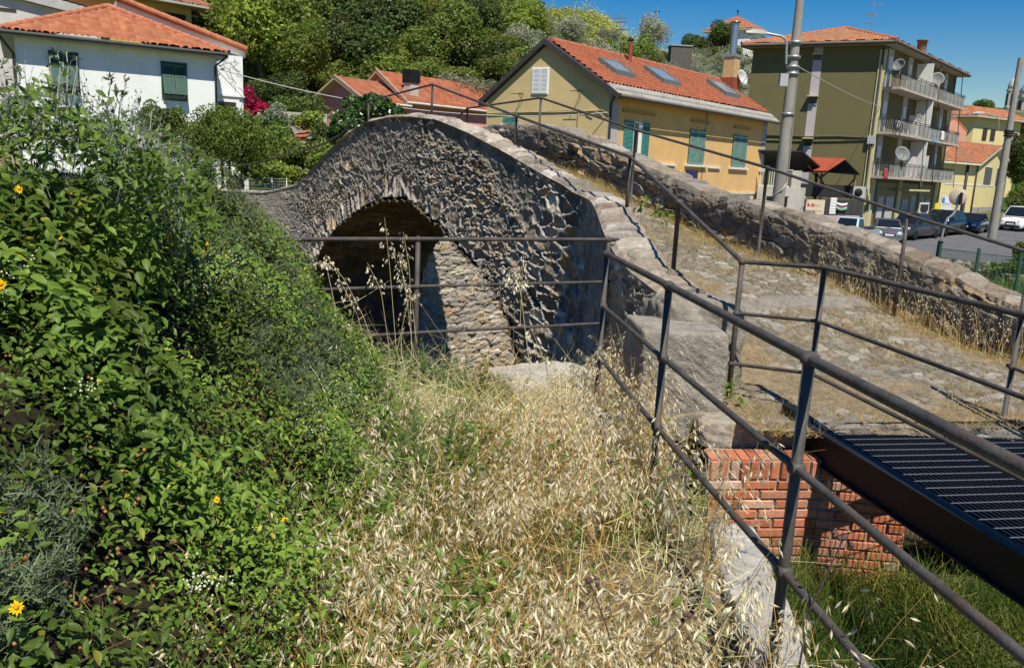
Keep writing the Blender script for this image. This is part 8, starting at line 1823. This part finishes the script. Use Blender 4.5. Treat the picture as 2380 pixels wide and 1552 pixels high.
def pit_grass():
    rng = np.random.default_rng(55); N = 70000; X = rng.uniform(1.15, 4.4, N); Y = rng.uniform(1.4, 4.95, N); d = fbm(X * 2.5, Y * 2.5, 23, 3); keep = (d > .36) & (X > 1.05 + .04 * (Y - 2)); X, Y, d = X[keep], Y[keep], d[keep]; m = len(X); p = np.stack([X, Y, ground_z(X, Y)], 1); a = rng.normal(size=(m, 3)) * .55; a[:, 2] = np.abs(a[:, 2]) + .6; a /= np.linalg.norm(a, axis=1, keepdims=True)
    V, F = ribbons(p, a, rng.uniform(.05, .26, m) * (.5 + d), rng.uniform(.0016, .0042, m), rng, .7, 3); dry = sstep(.42, .6, fbm(X * 1.4 + 5, Y * 1.4, 29, 3))[:, None]; edge = sstep(1.9, 1.2, X)[:, None] * .6; k = np.clip(dry * .55 + edge, 0, 1) > rng.random((m, 1)); col = np.where(k, np.array([[2.6, 1.7, 1.9]]), np.array([[.85, .95, .9]])) * rng.uniform(.55, 1.3, (m, 1)); o = np_mesh("pit_grass", V, F, np.repeat(col, 8, 0), False, L_GRASS); tag(o, "rank green and dry grass in the hollow below the steel grating", "grass", None, "stuff")
    N = 5000; X = rng.uniform(1.3, 4.2, N); Y = rng.uniform(1.5, 4.8, N); c = np.stack([X, Y, ground_z(X, Y) + rng.random(N) * .12], 1); up = np.array([0, 0, 1.0]) + rng.normal(size=(N, 3)) * .4; up /= np.linalg.norm(up, axis=1, keepdims=True); a = rng.normal(size=(N, 3)); u = a - up * (a * up).sum(1, keepdims=True); u /= np.linalg.norm(u, axis=1, keepdims=True); L = rng.uniform(.015, .04, N); V, F = broad_leaves(c, u, np.cross(up, u), up, L, L * .7); o = np_mesh("pit_weeds", V, F, np.repeat(rng.uniform(.7, 1.3, (N, 1)) * np.ones((1, 3)), 15, 0), True, L_CLEM); tag(o, "small round leaved weeds in the hollow below the grating", "weeds", None, "stuff")
    # rough grass beyond the bridge, by the fence and road
    N = 36000; X = rng.uniform(6, 40, N); Y = rng.uniform(12, 43, N); s, n = w2sn(X, Y); keep = (n > 9.2) & (X / Y < .75) & (X / Y > .30); X, Y = X[keep], Y[keep]; m = len(X); p = np.stack([X, Y, ground_z(X, Y)], 1); a = rng.normal(size=(m, 3)) * .45; a[:, 2] = np.abs(a[:, 2]) + .7; V, F = ribbons(p, a, rng.uniform(.15, .5, m), rng.uniform(.008, .022, m) * (Y / 22), rng, .6, 2); dry = sstep(.45, .62, fbm(X * .5, Y * .5, 37, 3))[:, None]; col = (np.array([[.9, 1.05, .9]]) * (1 - dry) + np.array([[2.0, 1.5, 1.6]]) * dry) * rng.uniform(.6, 1.3, (m, 1)); o = np_mesh("field_grass", V, F, np.repeat(col, 6, 0), False, L_GRASS); tag(o, "rough green grass behind the wire fence beyond the bridge", "grass", None, "stuff")
pit_grass()
def oat_green():
    rng = np.random.default_rng(66); N = 22000; X = rng.uniform(-1.5, 1.2, N); Y = 1.7 + 5.0 * rng.random(N); g = fbm(X * 1.3 + 11, Y * 1.3, 49, 3) + .22 * np.exp(-((X + .35) ** 2 / .35 + (Y - 4.2) ** 2 / 2.5)); keep = (rng.random(N) < oat_density(X, Y) * (.3 + .7 * sstep(.45, -.3, X))) & (g > .53); X, Y = X[keep], Y[keep]; m = len(X)
    p = np.stack([X, Y, ground_z(X, Y)], 1); a = rng.normal(size=(m, 3)) * .45; a[:, 2] = np.abs(a[:, 2]) + .8; a /= np.linalg.norm(a, axis=1, keepdims=True); V, F = ribbons(p, a, rng.uniform(.10, .34, m) * (1 - .5 * sstep(5.0, 5.9, Y)), rng.uniform(.0015, .0035, m), rng, .5, 4)
    col = np.array([[1.15, 1.15, .9]]) * rng.uniform(.6, 1.35, (m, 1)); o = np_mesh("green_grass", V, F, np.repeat(col, 10, 0), False, L_GRASS); tag(o, "green grass blades standing among the oats", "grass", None, "stuff")
oat_green()

# every countable piece of a repeated part is a mesh of its own
def split_parts(names, limit=40):
    for o in list(bpy.data.objects):
        if o.type != 'MESH' or o.name.split('.')[0] not in names or o.data.users > 1: continue
        bm = bmesh.new(); bm.from_mesh(o.data); bmesh.ops.remove_doubles(bm, verts=bm.verts, dist=1e-5); bm.verts.ensure_lookup_table()
        seen = {}; n = 0
        for v in bm.verts:
            if v.index in seen: continue
            st = [v]; seen[v.index] = n
            while st:
                w = st.pop()
                for e in w.link_edges:
                    q = e.other_vert(w)
                    if q.index not in seen: seen[q.index] = n; st.append(q)
            n += 1
        if n < 2 or n > limit: bm.free(); continue
        vs = [v.co.copy() for v in bm.verts]; fs = [([v.index for v in f.verts], f.material_index, f.smooth) for f in bm.faces]; bm.free()
        for k in range(n):
            mp = {}; V = []; F = []; sm = []
            for f, mi, s in fs:
                if seen[f[0]] != k: continue
                for i in f:
                    if i not in mp: mp[i] = len(V); V.append(vs[i])
                F.append([mp[i] for i in f]); sm.append(s)
            me = bpy.data.meshes.new(o.name.split('.')[0]); me.from_pydata(V, [], F); me.update(); me.polygons.foreach_set("use_smooth", sm)
            for m in o.data.materials: me.materials.append(m)
            if k == 0: first = me; continue
            c = o.copy(); c.data = me; COL.objects.link(c)
        o.data = first
split_parts({'downpipe', 'quoin', 'shop_pier', 'roller_shutter', 'privacy_panel', 'pilaster', 'ledge', 'clamp_band', 'brace', 'cross_beam', 'shutter', 'cornice', 'plinth', 'band_course', 'shop_recess', 'opening', 'corner_trim', 'rafters', 'vine_stems', 'cable', 'frame', 'kerb', 'bearing', 'upper_sheet', 'gutter', 'eaves', 'wall', 'post', 'window', 'load', 'letter'} - {'wall', 'frame', 'window', 'shutter', 'vine_stems', 'load', 'letter', 'gutter'})
